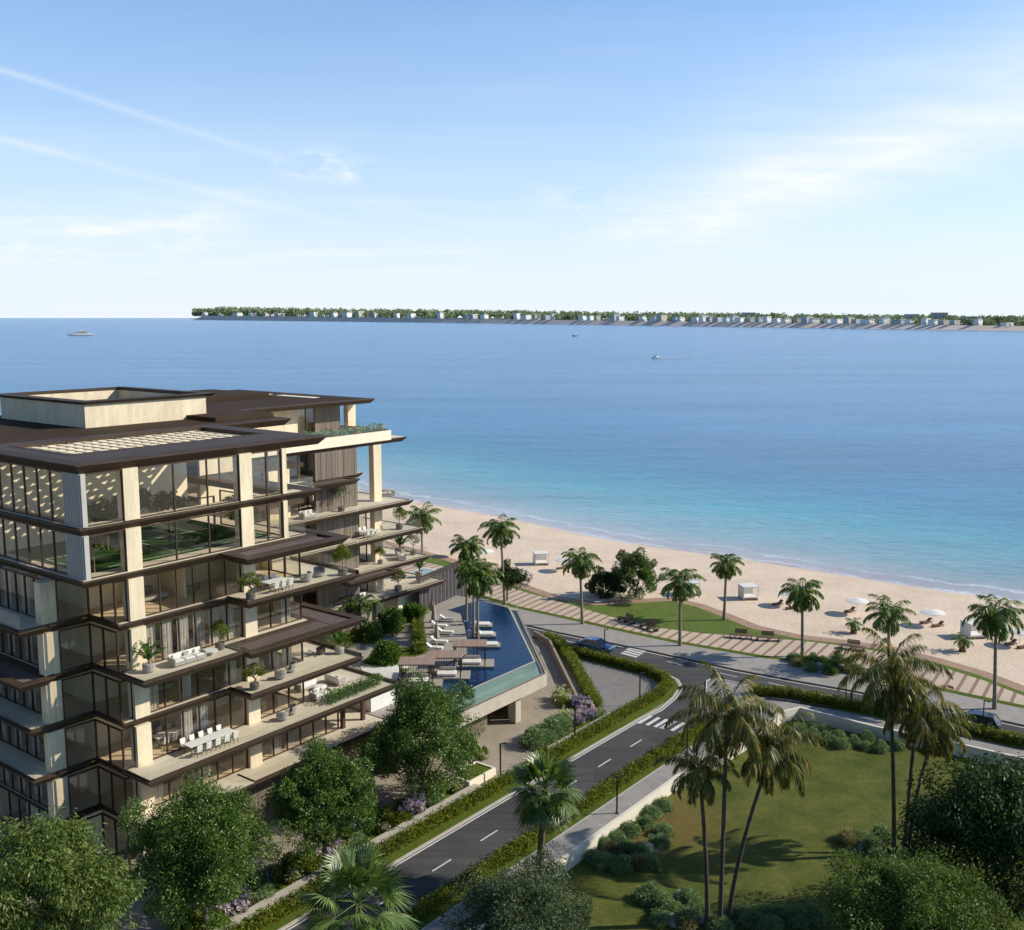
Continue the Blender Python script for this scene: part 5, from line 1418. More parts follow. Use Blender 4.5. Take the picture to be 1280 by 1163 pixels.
# link body behind, closes the courtyard
b = MB(); b.box(16.52, 22.4, 14.0, 14.3, ZL[1], ZR - .72); b.box(22.0, 22.4, 14.3, 22.3, ZL[1], ZR - .72); b.build('rear_wall', M['stone'], BLD)
for k_ in (2, 3, 4, 5, 6, 7):
    pz_ = MB(); pz_.box(16.6, 28.5, 13.4, 18.0, ZL[k_] - .45, ZL[k_] + .0); pz_.build('landing_slab', M['bronze'], BLD)
# rear storeys as solid stone so the place holds up from the side
b = MB(); b.box(-3.5, 16.0, BK + .02, 39, 0, ZR - .73); b.box(22.5, 46.0, 30.1, 51, 0, ZR - .73); b.build('rear_body', M['stone'], BLD)
b = MB(); b.box(26.4, 46.0, 20.5, 30, 0, ZL[1]); b.build('plinth', M['cream'], BLD)

# ================================================================== podium, pool and garden (building frame for the shapes)
def LP(pts, z): return [Lat(490 + x / 6.095, 730 + y / 6.095, z) for x, y in pts]
POD = thing('podium', 'stone podium beside the building that carries the pool deck and garden', 'podium', (OX, OY, 0), ROTB)
out42 = LP([(540, 970), (1190, 690), (975, 235)], 4.25)
o_br = (out42[1][0], -4.9); o_tr = out42[2]
dirr = Vector((o_tr[0] - o_br[0], o_tr[1] - o_br[1])).normalized()
o_tr = (o_br[0] + dirr.x * 24.5, o_br[1] + dirr.y * 24.5)
pool_e = [(29.5, -2.55), (46.35, -2.6), (61.2, 12.4), (61.6, 16.9)]
deck = [(24.62, -2.4), (30.9, -2.4), (30.9, 3.0), (37, 3.6), (44, 4.9), (47.6, 7.9), (51.9, 12.0), (55.2, 15.4), (55.5, 18.0), (61.6, 17.9), (61.6, 21.5), (56.0, 21.5), (26.0, 20.4), (26.0, 13.9), (16.6, 13.9), (16.6, 8.05), (24.62, 8.05)]
MB().prism([(24.62, -4.6), o_br, o_tr, (63.2, 21.5), (26, 21.5), (26, 13.9), (16.6, 13.9), (16.6, 8.05), (24.62, 8.05)], 3.0, 4.0).build('base_slab', M['stone'], POD)
MB().prism(deck, 4.0, 5.05).build('deck', M['deckstone'], POD)
# walls of the rooms under the pool
MB().box(32.52, 38.1, -2.7, -2.4, 0, 3.0).build('wall', M['poolstone'], POD); MB().box(41.0, 41.9, -4.2, -3.3, 0, 3.0).build('pillar', M['poolstone'], POD); MB().box(25, 32.5, -2.8, -2.4, 0, 3.0).build('wall', M['poolstone'], POD)
b = MB()
for i in range(11): b.box(32.9 + i * .46, 32.9 + i * .46 + .43, -2.82 + .02 * (i % 2), -2.71, 0.05, 2.8)
b.build('timber_wall', M['timber'], POD)
b = MB(); pR = [(42.0, -3.2), (58.5, 12.8), (58.0, 13.2), (41.6, -2.8)]; b.prism(pR, 0, 3.0); b.build('wall', M['poolstone'], POD)
b = MB(); b.prism([(44.3, -1.02), (45.3, -0.04), (45.25, 0.0), (44.25, -0.98)], 0.9, 2.4); b.build('window', M['carglass'], POD)
# parapet of the catch basin with a glass balustrade
b = MB(); b.ribbon([(24.62, -4.9), o_br, o_tr, (63.5, 21.4)], 0.0, 0.45, 2.95, 4.28); b.build('parapet', M['poolstone'], POD)
railing([(24.8, -4.7), (o_br[0] - .1, -4.68), (o_tr[0] - .35, o_tr[1] + .1)], 4.28, 1.0, par=POD)
PL_ = thing('swimming_pool', 'blue infinity swimming pool with a glass edge on the podium', 'pool', (OX, OY, 0), ROTB)
MB().prism([(24.7, -4.45), (o_br[0] - .3, -4.45), (o_tr[0] - .5, o_tr[1] - .1), (61.6, 17.8), (60.5, 12.6), (46.2, -2.4), (24.7, -2.42)], 4.0, 4.12).build('catch_water', M['catch'], PL_)
MB().prism(pool_e + [(61.55, 17.88), (55.52, 17.98), (55.22, 15.38), (51.92, 11.98), (47.62, 7.88), (44, 4.88), (37, 3.58), (30.92, 2.98), (30.92, -2.5)][0:] , 4.0, 4.985).build('water', M['pool'], PL_)
b = MB(); b.ribbon(pool_e, -0.16, -0.02, 4.0, 5.01); b.build('glass_wall', M['poolglass'], PL_)
# pale coping strip along the pool edge
b = MB(); b.ribbon(pool_e, -0.18, 0.02, 5.011, 5.03); b.build('edge', M['kerb'], PL_)

def prism_thing(name, lab, cat, poly, z0, z1, mat_, group=None):
    c = (sum(p[0] for p in poly) / len(poly), sum(p[1] for p in poly) / len(poly)); cw = W(*c)
    o = MB().prism([(p[0] - c[0], p[1] - c[1]) for p in poly], 0, z1 - z0).build(name, mat_, None, loc=(cw[0], cw[1], z0), rz=ROTB)
    return tag(o, lab, cat, group)
# garden surfaces on the podium
struct(prism_thing('lawn', None, None, [(33.8, 11.3), (36.3, 8.3), (40.4, 8.6), (42.2, 10.6), (39.0, 14.0)], 5.052, 5.12, M['verge']))
struct(prism_thing('path', None, None, [(30.5, 7.0), (33.0, 5.0), (38.8, 8.0), (36.0, 8.25), (33.5, 11.0)], 5.052, 5.10, M['white']))
struct(prism_thing('lawn', None, None, [(28.0, 5.0), (29.5, 3.6), (36.2, 6.2), (35.6, 7.0), (32.8, 4.9), (30.2, 6.8)], 5.052, 5.14, M['verge']))
struct(prism_thing('garden_bed', None, None, [(33, 15.0), (39, 17.3), (52.5, 19.2), (56, 21.2), (30, 20.3)], 5.052, 5.16, M['verge']))
tag(prism_thing('stair_block', '', '', [(25.0, 0.8), (28.3, 0.8), (28.3, 3.6), (25.0, 3.6)], 5.05, 6.9, M['white']), 'plain white stair enclosure standing past the end of the lowest terrace', 'stair block')
# timber fence at the back of the deck
ft = thing('garden_fence', 'tall dark brown panel fence with blue-grey inset strips behind the pool deck', 'fence', (OX, OY, 0), ROTB)
fa, fb_ = Vector((52.4, 19.9)), Vector((66.0, 22.4)); fl = (fb_ - fa).length; fd = (fb_ - fa) / fl; fang = math.atan2(fd.y, fd.x)
b = MB(); b2 = MB(); n = int(fl / .95)
for i in range(n):
    q = fa + fd * (i * .95 + .3); b.cbox((q.x, q.y, 3.5 + 5.05 / 2), (.6, .16, 6.6), fang)
    q = fa + fd * (i * .95 + .78); b2.cbox((q.x, q.y, 3.4 + 5.05 / 2), (.36, .08, 6.2), fang)
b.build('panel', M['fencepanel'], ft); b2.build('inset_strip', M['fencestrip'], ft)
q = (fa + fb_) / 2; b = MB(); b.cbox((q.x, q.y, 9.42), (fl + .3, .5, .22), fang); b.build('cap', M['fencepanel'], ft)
tp = thing('plunge_pool', 'small raised turquoise plunge pool behind the fence beside the far wing', 'pool', (OX, OY, 0), ROTB)
MB().prism([(50, 21.2), (60.5, 23.2), (60.5, 26.5), (50, 25)], 3.0, 8.4).build('basin', M['cream'], tp)
MB().prism([(50.4, 21.6), (60.1, 23.5), (60.1, 26.1), (50.4, 24.6)], 8.4, 8.45).build('water', M['catch'], tp)
# low retaining wall of the sunk ramp beside the podium
rw = [at(668, 796), at(687, 807.5), at(700, 835), at(714, 864), at(728, 893)]
b = MB(); b.ribbon(rw, -.12, .16, -.05, .8); tag(b.build('retaining_wall', M['brownstone']), 'brown stone wall along the sunk lane between the pool building and the hedge', 'wall')
# ================================================================== VEGETATION
PC = {}
PC['royal_a'] = palm_crown_mesh(11, 30, 2.9, 26, 0.85, 0.10, M['palmleaf'], 0.55, 1.2, 82, -42, 0.42)
PC['royal_b'] = palm_crown_mesh(12, 28, 3.0, 26, 0.85, 0.10, M['palmleaf'], 0.55, 1.1, 82, -40, 0.42)
PC['royal_c'] = palm_crown_mesh(13, 32, 2.8, 26, 0.80, 0.10, M['palmleaf'], 0.6, 1.25, 84, -45, 0.45)
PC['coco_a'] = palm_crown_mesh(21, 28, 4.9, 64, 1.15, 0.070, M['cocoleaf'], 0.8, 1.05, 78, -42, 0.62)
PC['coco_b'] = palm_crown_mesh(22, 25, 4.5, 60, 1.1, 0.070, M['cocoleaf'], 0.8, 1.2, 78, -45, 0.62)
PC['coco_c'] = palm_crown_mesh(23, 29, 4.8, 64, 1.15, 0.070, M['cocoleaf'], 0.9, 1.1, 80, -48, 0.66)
PC['small'] = palm_crown_mesh(31, 16, 1.7, 16, 0.5, 0.08, M['palmleaf'], 0.4, 1.3, 70, -15, 0.3)
PC['wild'] = palm_crown_mesh(41, 34, 2.4, 24, 0.7, 0.10, M['palmleaf'], 0.6, 1.1, 80, -60, 0.5)
PC['banana'] = palm_crown_mesh(51, 11, 3.0, 26, 0.55, 0.22, M['lush'], 0.2, 1.3, 60, 0, 0.2)
PC['fan_a'] = fan_crown_mesh(61, 42, 0.95, 1.05, 28, 0.085, M['fanleaf'], 78, -58)
PC['fan_b'] = fan_crown_mesh(62, 38, 1.35, 1.2, 30, 0.080, M['fanleaf'], 80, -45)

SCL = {'royal_a': 1.25, 'royal_b': 1.25, 'royal_c': 1.28, 'wild': 1.2, 'fan_a': 1.35}
def palm_px(name, label, bx, by, cx, cy, zb, tr, crown, bark, group, rz, scale=1.0, dy=0.0, bend=0.0, cat='palm tree', dx=0):
    x, y = at(bx, by, zb)
    top = at_depth(cx, cy, y + dy)
    return make_palm(name, label, cat, (x, y, zb), tuple(top), tr, tr * 0.72, PC[crown], M[bark], group, rz, scale * SCL.get(crown, 1.0), bend)
G1 = 'tall palms along the promenade'
pr = [('tall palm between the building end and the sand, leftmost of the promenade palms', 528, 706, 527, 648, 'royal_b', 1.08),
      ('tall palm standing right behind the far corner of the pool, beside the small round tree', 631, 756, 626, 664, 'royal_a', 1.02),
      ('tall palm just left of the two dark leafy beach trees', 728, 780, 725, 703, 'royal_c', 0.95),
      ('tall palm at the kerb to the right of the two dark leafy beach trees', 850, 807, 850, 729, 'royal_b', 0.98),
      ('tall palm growing in the middle of the beach lawn', 905, 775, 908, 707, 'royal_a', 0.86),
      ('tall palm beside the rocks and round shrubs of the promenade', 1003, 820, 1003, 742, 'royal_c', 0.98),
      ('palm half hidden behind the foreground coconut palms, seen above them', 1112, 836, 1110, 768, 'royal_b', 0.95),
      ('tall palm furthest right on the promenade behind the dark car', 1243, 886, 1245, 772, 'royal_a', 1.06)]
for i, (lab, bx, by, cx, cy, cr, s_) in enumerate(pr):
    palm_px('palm_tree', lab, bx, by, cx, cy, 0.1, 0.21, cr, 'palmbark', G1, i * 1.3, s_)
G2 = 'slim palms rising through the pool deck'
for i, (lab, bx, by, cx, cy, s_) in enumerate([
      ('rearmost slim palm at the pool edge, its crown highest of the group', 583, 777, 584, 684, .95),
      ('slim palm at the pool edge second from the left, crown low behind the front one', 592, 795, 592, 712, .95),
      ('front slim palm at the pool edge with the largest full crown', 597, 801, 597, 722, 1.12)]):
    palm_px('palm_tree', lab, bx, by, cx, cy, 5.05, 0.17, 'wild', 'palmbark', G2, i * 2.0, s_)
G3 = 'coconut palms on the park lawn'
for i, (lab, bx, by, cx, cy, cr, s_, dy, bd, dx) in enumerate([
      ('shortest and leftmost coconut palm of the three on the park lawn', 884, 1157, 874, 962, 'coco_b', .78, 1.0, 0.6, 0),
      ('middle and tallest coconut palm of the three on the park lawn, straight trunk', 900, 1160, 909, 893, 'coco_a', .98, 0, 0.2, 0),
      ('coconut palm leaning right with a curved trunk, right of the three on the park lawn', 911, 1152, 967, 935, 'coco_c', .92, 0.5, 0.5, 0),
      ('left and tallest coconut palm of the group beside the big tree at the right', 1117, 1068, 1112, 842, 'coco_c', 1.05, 0, 0.3, 0),
      ('coconut palm leaning right, its trunk forking beside the big tree at the right', 1131, 1068, 1146, 888, 'coco_a', .88, 0, 0.6, 0),
      ('lower coconut palm behind, rightmost crown of the group beside the big tree', 1136, 1064, 1170, 912, 'coco_b', .85, 1.5, 0.9, 0)]):
    palm_px('coconut_palm', lab, bx, by, cx, cy, -1.05, 0.17, cr, 'palmdark', G3, i * 1.9, s_, dy, bd)
palm_px('fan_palm', 'fan palm with a thick fibrous trunk standing beside the road walk', 673, 1105, 682, 985, 0.1, 0.30, 'fan_a', 'palmfib', 'fan palms', 0.5, 1.18)
x, y = W(1.5, -24.5)
p0 = at_depth(447, 1128, 60)
make_palm('fan_palm', 'large foreground fan palm cut by the bottom edge of the photo', 'palm tree', (p0.x, p0.y, -0.05), tuple(p0), 0.28, 0.24, PC['fan_b'], M['palmfib'], 'fan palms', 0.0, 1.6)
G4 = 'short palms growing in the sand'
palm_px('short_palm', 'left of the two short stubby palms on the sand', 1067, 792, 1067, 780, -0.05, 0.42, 'small', 'palmfib', G4, 0, 1.0)
palm_px('short_palm', 'right of the two short stubby palms on the sand, below the white cabana', 1203, 815, 1203, 801, -0.05, 0.42, 'small', 'palmfib', G4, 1.2, 1.08)
palm_px('garden_palm', 'low broad-leaved palm in the courtyard garden beside the lower pergola', 452, 800, 449, 757, 5.05, 0.20, 'banana', 'palmfib', None, 0.4, 1.05)

# broadleaf trees -------------------------------------------------
def tree_at(px, py, depth, h, rx, rz_, ncl, per, leaf, mat, seed, label, name='leafy_tree', group=None, zb=0.0, **kw):
    kw.setdefault('lump', 0.24)
    """crown centre seen at px, py at that depth"""
    c = at_depth(px, py, depth)
    return make_tree(name, label, 'tree', (c.x, c.y, zb), c.z - zb, rx, rz_, ncl, per, leaf, M[mat], seed, seed * 0.7, group, **kw)
tree_at(62, 1112, 57, 0, 4.1, 4.0, 160, 320, 0.27, 'leafB', 1, 'bright feathery tree in the bottom left corner before the building', droop=0.9, aspect=0.30, crad=.26)
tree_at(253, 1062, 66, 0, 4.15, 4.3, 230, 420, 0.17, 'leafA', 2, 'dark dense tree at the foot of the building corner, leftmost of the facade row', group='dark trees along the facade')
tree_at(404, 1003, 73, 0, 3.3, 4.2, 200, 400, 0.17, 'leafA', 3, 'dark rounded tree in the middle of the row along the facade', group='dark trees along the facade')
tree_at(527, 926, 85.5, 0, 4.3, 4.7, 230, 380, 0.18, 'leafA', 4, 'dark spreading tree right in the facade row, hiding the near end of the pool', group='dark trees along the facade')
tree_at(652, 1150, 60, 0, 3.9, 2.6, 190, 400, 0.15, 'leafC', 5, 'grey-green tree cut by the bottom edge, below the thick fan palm', trunk_r=.18)
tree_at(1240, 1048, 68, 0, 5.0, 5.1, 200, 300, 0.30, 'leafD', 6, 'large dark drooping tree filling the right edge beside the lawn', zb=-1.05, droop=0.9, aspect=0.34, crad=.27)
tree_at(1150, 1152, 61, 0, 5.0, 2.9, 230, 420, 0.17, 'leafP', 7, 'wide green tree along the bottom edge under the big dark tree', zb=-1.05)
tree_at(795, 717, 152, 0, 3.2, 4.1, 80, 260, 0.25, 'leafA', 8, 'taller right one of the two dark leafy trees beside the promenade', trunk_r=.16)
tree_at(757, 731, 153, 0, 2.7, 2.8, 70, 240, 0.25, 'leafD', 9, 'lower left one of the two dark leafy trees beside the promenade', trunk_r=.16)
tree_at(634, 722, 150, 0, 2.5, 2.1, 60, 220, 0.22, 'leafD', 10, 'small round tree on the promenade beside the tall palm', trunk_r=.13)

# hedges -----------------------------------------------------------
hedge('hedge', 'clipped hedge lining the left side of the road, sweeping round the car court', lh[:1] and WL([(-8, -12.2), (30, -12.2), (46, -12.25), (51.6, -12.2)]) + lh[5:], 0.85, 1.0, 0.1, 3, M['hedge'], per=420, leaf=.14, step=.32)
hedge('hedge', 'clipped hedge along the right side of the diagonal road beside the walk', WL([(-4, -20.3), (20, -20.3), (38, -20.35), (51.8, -20.5)]), 0.85, 1.0, 0.1, 4, M['hedge'], per=420, leaf=.14, step=.32)
hedge('hedge', 'clipped hedge between the beach road and the raised park walk', bh[:-1], 0.85, 1.1, 0.12, 5, M['hedge'], per=380, leaf=.16, step=.34)
hh_ = [at(x, y, 0.1) for x, y in [(674, 798), (690, 808), (704, 828), (722, 862), (735, 885)]]
hedge('flowering_hedge', 'pale green rounded hedge beside the sunk lane, ending in white and violet flowers', offset_line(hh_, 1.0)[::-1], 1.2, 1.15, 0.0, 6, M['yellowgreen'], per=420, leaf=.15, step=.4)
hedge('deck_hedge', 'rounded light green hedge closing the left side of the pool deck', WL([(40.4, 8.6), (48.6, 16.6)]), 1.4, .85, 5.05, 7, M['yellowgreen'], per=380, leaf=.15, step=.4)
hedge('terrace_planting', 'low green planting strip along the lowest long terrace beside the lounge sofas', WL([(17.4, -1.7), (24.0, -1.6)]), .8, 1.1, zf(2), 8, M['lush'], per=280, leaf=.14)
hedge('bed_planting', 'bright green ground planting in front of the brown garden fence', WL([(34, 17.0), (40, 18.2), (47, 18.6), (53.5, 19.5)]), 1.6, .9, 5.1, 9, M['yellowgreen'], per=240, leaf=.2, step=.6)
hedge('roof_planting', 'grey-green planting behind the glass on the cream parapet of the far wing', WL([(34, 21.7), (48, 21.7)]), .8, 1.2, zf(7) + .6, 10, M['sage'], per=200, leaf=.22, step=.7)

# garden shrubs of the courtyard
KS = {
 'lush': shrub_kind(101, 1.5, 2.3, 40, 130, .30, M['lush'], 'garden_shrub'),
 'dark': shrub_kind(102, 1.6, 2.6, 40, 130, .28, M['leafA'], 'garden_shrub'),
 'sage_a': shrub_kind(103, 1.1, 1.15, 30, 190, .16, M['sage'], 'round_shrub'),
 'sage_b': shrub_kind(104, 1.15, 1.05, 30, 190, .15, M['sage'], 'round_shrub', aspect=.3),
 'yel': shrub_kind(105, 1.1, 1.1, 26, 110, .17, M['yellowgreen'], 'round_shrub'),
 'deep': shrub_kind(106, 1.1, 1.1, 26, 110, .17, M['leafA'], 'round_shrub'),
 'violet': shrub_kind(107, .8, .8, 18, 90, .14, M['sage'], 'violet_flower_clump', 'flowering plant', flower=M['violet'], fl_n=70, fl_s=.11),
 'lilac': shrub_kind(108, .75, .75, 18, 90, .14, M['lush'], 'lilac_flower_clump', 'flowering plant', flower=M['lilac'], fl_n=56, fl_s=.14),
 'whitef': shrub_kind(109, .95, .95, 20, 90, .15, M['yellowgreen'], 'white_flower_bush', 'flowering plant', flower=M['whitepetal'], fl_n=60, fl_s=.10),
 'olive': shrub_kind(110, .7, .75, 20, 110, .10, M['straw'], 'clipped_ball_shrub'),
 'grass': shrub_kind(111, .65, .6, 14, 90, .42, M['straw'], 'tussock_grass', 'grass clump', aspect=.10),
 'bluegrass': shrub_kind(112, .75, .5, 14, 110, .30, M['sage'], 'blue_grass_clump', 'grass clump', aspect=.14),
}
def shrub(kind, px, py, z, lab, grp, s_=1.0, rz=None):
    x, y = at(px, py, z); return KS[kind].put((x, y, z - .05), rz if rz is not None else (px * .37) % 6.28, lab, grp, s_ * (.88 if kind.startswith('sage') else 1))
shrub('lush', 482, 828, 5.1, 'tall glossy shrub on the small lawn of the courtyard garden', 'courtyard shrubs', 1.05)
shrub('dark', 487, 790, 5.1, 'dark bushy shrub against the far wing, left of the fence', 'courtyard shrubs', 1.15)
shrub('lush', 515, 775, 5.1, 'bushy shrub between the dark shrub and the brown garden fence', 'courtyard shrubs', .95)
shrub('dark', 416, 805, 5.1, 'dark shrub half hidden under the lower pergola of the near block', 'courtyard shrubs', .8)
shrub('dark', 464, 800, 5.1, 'dark shrub right behind the broad-leaved courtyard palm', 'courtyard shrubs', .9)

# round shrubs and rocks on the park lawn and promenade
rockK = []
def mkrock(seed):
    def mk():
        rng_ = random.Random(seed); bm = bmesh.new(); bmesh.ops.create_icosphere(bm, subdivisions=3, radius=1)
        for v in bm.verts:
            n_ = mnoise.noise(v.co * 1.3 + Vector((seed, 0, 0))) * .5 + mnoise.noise(v.co * 3.1 + Vector((0, seed, 0))) * .16
            v.co *= 1 + n_; v.co.z *= .55
        me = bpy.data.meshes.new('rock'); bm.to_mesh(me); bm.free(); me.materials.append(M['rock'])
        o = bpy.data.objects.new('rock', me); COL.objects.link(o); o['category'] = 'rock'; return o
    return Kind(mk)
rockK = [mkrock(3), mkrock(8)]
cl1 = [(755, 1082, 1), (741, 1074, .8), (776, 1086, .95), (781, 1062, .95), (801, 1068, .9), (812, 1082, .95), (787, 1042, .95), (770, 1050, .85), (824, 1058, 1.0), (830, 1042, .9), (807, 1032, .85), (815, 1020, .95), (797, 1019, .7), (829, 1010, .95), (752, 1056, .8)]
def cluster(pts, z, words, grp, kinds=('sage_a', 'sage_b')):
    xs_ = sorted(range(len(pts)), key=lambda i: pts[i][0]); rank = {j: i for i, j in enumerate(xs_)}
    for i, (px, py, s_) in enumerate(pts):
        shrub(kinds[i % len(kinds)], px, py, z, 'grey-green shrub %s, %s from the left' % (words, ordinal(rank[i])), grp, s_)
cluster(cl1, -1.0, 'below the cream park wall', 'shrubs below the park wall')
cl2 = [(811, 1124, 1.05), (826, 1130, 1.0), (838, 1142, 1.0), (860, 1125, .9), (866, 1136, .95), (826, 1152, .9), (858, 1152, 1.0), (875, 1144, .9), (921, 1145, 1.0), (938, 1152, 1.05), (958, 1146, .9), (980, 1148, 1.0), (998, 1152, 1.0), (962, 1162, 1.0), (1018, 1150, .95), (900, 1162, 1.0)]
cluster(cl2, -1.0, 'round the feet of the three coconut palms', 'shrubs at the foot of the coconut palms')
cl3 = [(1035, 928, .95), (1052, 934, .95), (1068, 930, .8), (1048, 922, .85), (1016, 922, .9), (1000, 914, .9), (1085, 925, .85), (1030, 916, .9), (1100, 938, .9), (1015, 912, .8), (1122, 935, .9), (1083, 936, .8)]
cluster(cl3, -1.0, 'at the far end of the park lawn', 'shrubs at the far end of the park lawn')
cl4 = [(1090, 1062, 1.0), (1080, 1054, 1.0), (1102, 1050, 1.05), (1100, 1074, 1.0), (1120, 1078, .9), (1140, 1072, 1.0), (1112, 1086, .8)]
cluster(cl4, -1.0, 'at the feet of the right-hand coconut palms', 'shrubs beside the right-hand palms')
cl5 = [(992, 826, .95), (1004, 829, .9), (1016, 827, .95), (1028, 830, .9), (1014, 838, .9), (1042, 836, 1.0), (1046, 826, .9), (1060, 832, .9), (1072, 840, .9), (1036, 842, .9)]
cluster(cl5, 0.1, 'between pavement and promenade', 'shrubs beside the promenade', ('sage_a', 'deep'))
for i, (px, py, z, s_, lab) in enumerate([(789, 1078, -1, .55, 'pale rock at the front of the shrubs below the park wall'), (812, 1062, -1, .7, 'long pale rock among the shrubs below the park wall'), (792, 1022, -1, .6, 'rock under the topmost shrubs by the park wall'), (776, 1048, -1, .5, 'small rock half hidden in the middle of the shrubs below the wall'),
      (851, 1121, -1, .5, 'rock at the top of the shrubs beside the coconut palms'), (838, 1150, -1, .75, 'large pale rock left of the feet of the coconut palms'), (1031, 926, -1, .5, 'white rock between shrubs at the far end of the lawn'), (1075, 1058, -1, .7, 'flat rock left of the right-hand palms'),
      (1024, 834, .1, .75, 'pale flat rock between the promenade shrubs'), (1051, 836, .1, .7, 'pale upright rock right in the promenade planting'), (876, 1150, -1, .5, 'rock right beside the trunks of the coconut palms')]):
    x, y = at(px, py, z); rockK[i % 2].put((x, y, z + .1), px * .7, lab, 'garden rocks', s_)
for i, (px, py, z, lab) in enumerate([(1058, 1050, -1, 'dry tussock grass left of the right-hand palms'), (1066, 1058, -1, 'dry tussock grass in front of the flat rock by the right-hand palms'), (997, 832, .1, 'dry tussock grass left in the promenade planting'), (1060, 840, .1, 'dry tussock grass right in the promenade planting'), (858, 1158, -1, 'dry tussock grass left of the coconut palm trunks'), (800, 1082, -1, 'dry tussock grass at the front of the shrubs below the wall'), (766, 1066, -1, 'dry tussock grass behind the front shrubs below the wall')]):
    shrub('grass', px, py, z, lab, 'tussock grasses', 1.1)

# flower beds along the facade: repeating drift of violet, lilac, ball shrubs, yellow-green and deep shrubs
bedn = {}
pat = [('deep', 1.1, -8.0), ('yel', 1.2, -8.9), ('yel', .9, -9.6), ('lilac', 1.15, -9.2), ('lilac', 1.0, -9.8), ('violet', 1.2, -8.7), ('olive', 1.0, -9.1), ('bluegrass', 1.0, -9.7), ('bluegrass', .9, -9.0), ('violet', .9, -8.0), ('deep', .9, -8.3), ('whitef', .7, -9.5)]
names = {'deep': 'dark shrub', 'yel': 'yellow-green shrub', 'lilac': 'lilac flower clump', 'violet': 'dark violet flowers', 'olive': 'clipped ball shrub', 'bluegrass': 'blue-grey grass', 'whitef': 'pale flowering bush'}
u_ = -2.0; i = 0
while u_ < 25.4:
    kd, s_, v_ = pat[i % len(pat)]
    bedn[kd] = bedn.get(kd, 0) + 1
    x, y = W(u_, v_)
    KS[kd].put((x, y, 0.04), u_ * 1.7, '%s in the bed under the facade trees, %s such plant from the bottom' % (names[kd], ordinal(bedn[kd] - 1)), 'plants in the bed under the trees', s_)
    if i % 4 == 0:
        x, y = W(u_ + .3, -7.9); bedn['deep'] = bedn.get('deep', 0) + 1
        KS['deep'].put((x, y, 0.04), u_, 'dark shrub in the bed under the facade trees, %s such plant from the bottom' % ordinal(bedn['deep'] - 1), 'plants in the bed under the trees', .85)
    u_ += 0.78; i += 1
bed2 = [('sage_a', 37.6, -9.0, 1.25), ('sage_b', 38.8, -9.6, 1.1), ('sage_b', 39.2, -8.4, 1.2), ('sage_a', 40.6, -9.0, 1.3), ('sage_b', 42.0, -9.2, 1.2), ('sage_a', 43.0, -8.3, 1.1), ('whitef', 43.9, -8.6, 1.1), ('whitef', 44.9, -8.0, 1.0), ('violet', 44.8, -9.5, 1.0), ('lilac', 45.6, -9.0, 1.0), ('violet', 46.4, -9.7, 1.0), ('violet', 46.9, -8.6, 1.0), ('lilac', 47.6, -9.4, .9), ('bluegrass', 48.0, -10.0, 1.0), ('bluegrass', 47.2, -10.1, 1.0), ('whitef', 48.3, -5.2, 1.2), ('whitef', 49.4, -4.0, 1.1), ('violet', 48.8, -6.3, 1.1), ('violet', 48.9, -7.4, 1.1), ('lilac', 48.4, -8.3, 1.0)]
cnt = {}
names.update({'sage_a': 'soft grey-green bush', 'sage_b': 'loose grey-green bush', 'whitef': 'white flowering bush'})
for kd, u_, v_, s_ in bed2:
    cnt[kd] = cnt.get(kd, 0) + 1; x, y = W(u_, v_)
    KS[kd].put((x, y, 0.05), u_ * 2, '%s in the bed below the pool building, %s such from the left' % (names[kd], ordinal(cnt[kd] - 1)), 'plants in the corner bed', s_)
# planter box with a small tree
x, y = W(28.2, -9.0)
pbx = thing('planter_box', 'low square beige planter box with grass at the end of the long bed', 'planter', (x, y, 0), ROTB)
b = MB(); b.box(-1.9, 1.9, -1.2, -1.0, 0, .75); b.box(-1.9, 1.9, 1.0, 1.2, 0, .75); b.box(-1.9, -1.7, -1.0, 1.0, 0, .75); b.box(1.7, 1.9, -1.0, 1.0, 0, .75); b.build('rim', M['cream'], pbx)
MB().box(-1.7, 1.7, -1.0, 1.0, 0, .66).build('turf', M['verge'], pbx)
make_tree('small_tree', 'small light green rounded tree growing in the beige planter box', 'tree', (x, y, .62), 1.9, 1.35, .95, 40, 200, .12, M['yellowgreen'], 77, 0, None, trunk_r=.05)
# trees inside the winter garden and on terraces
for i, (u_, v_, k_, h_, r_, lab) in enumerate([(3.0, 7.4, 6, 3.0, 1.4, 'leafy indoor tree at the left of the winter garden behind the glass'), (5.6, 7.6, 6, 3.4, 1.7, 'largest leafy indoor tree behind the tall glass of the winter garden'), (9.0, 7.8, 6, 2.8, 1.3, 'indoor tree right of the court frame in the winter garden'), (12.8, 4.0, 6, 2.4, 1.2, 'indoor tree near the right end of the winter garden'), (-1.6, 1.6, 6, 2.0, .8, 'small indoor tree behind the ribbed corner pier')]):
    x, y = W(u_, v_); make_tree('indoor_tree', lab, 'tree', (x, y, zf(k_)), h_, r_, r_ * .8, 40, 90, .2, M['leafA'], 200 + i, 0, 'trees in the winter garden', trunk_r=.07)
# ================================================================== FURNITURE, CARS, LAMPS
def lwp(px, py, z): x, y = at(px, py, z); return (x, y, z)
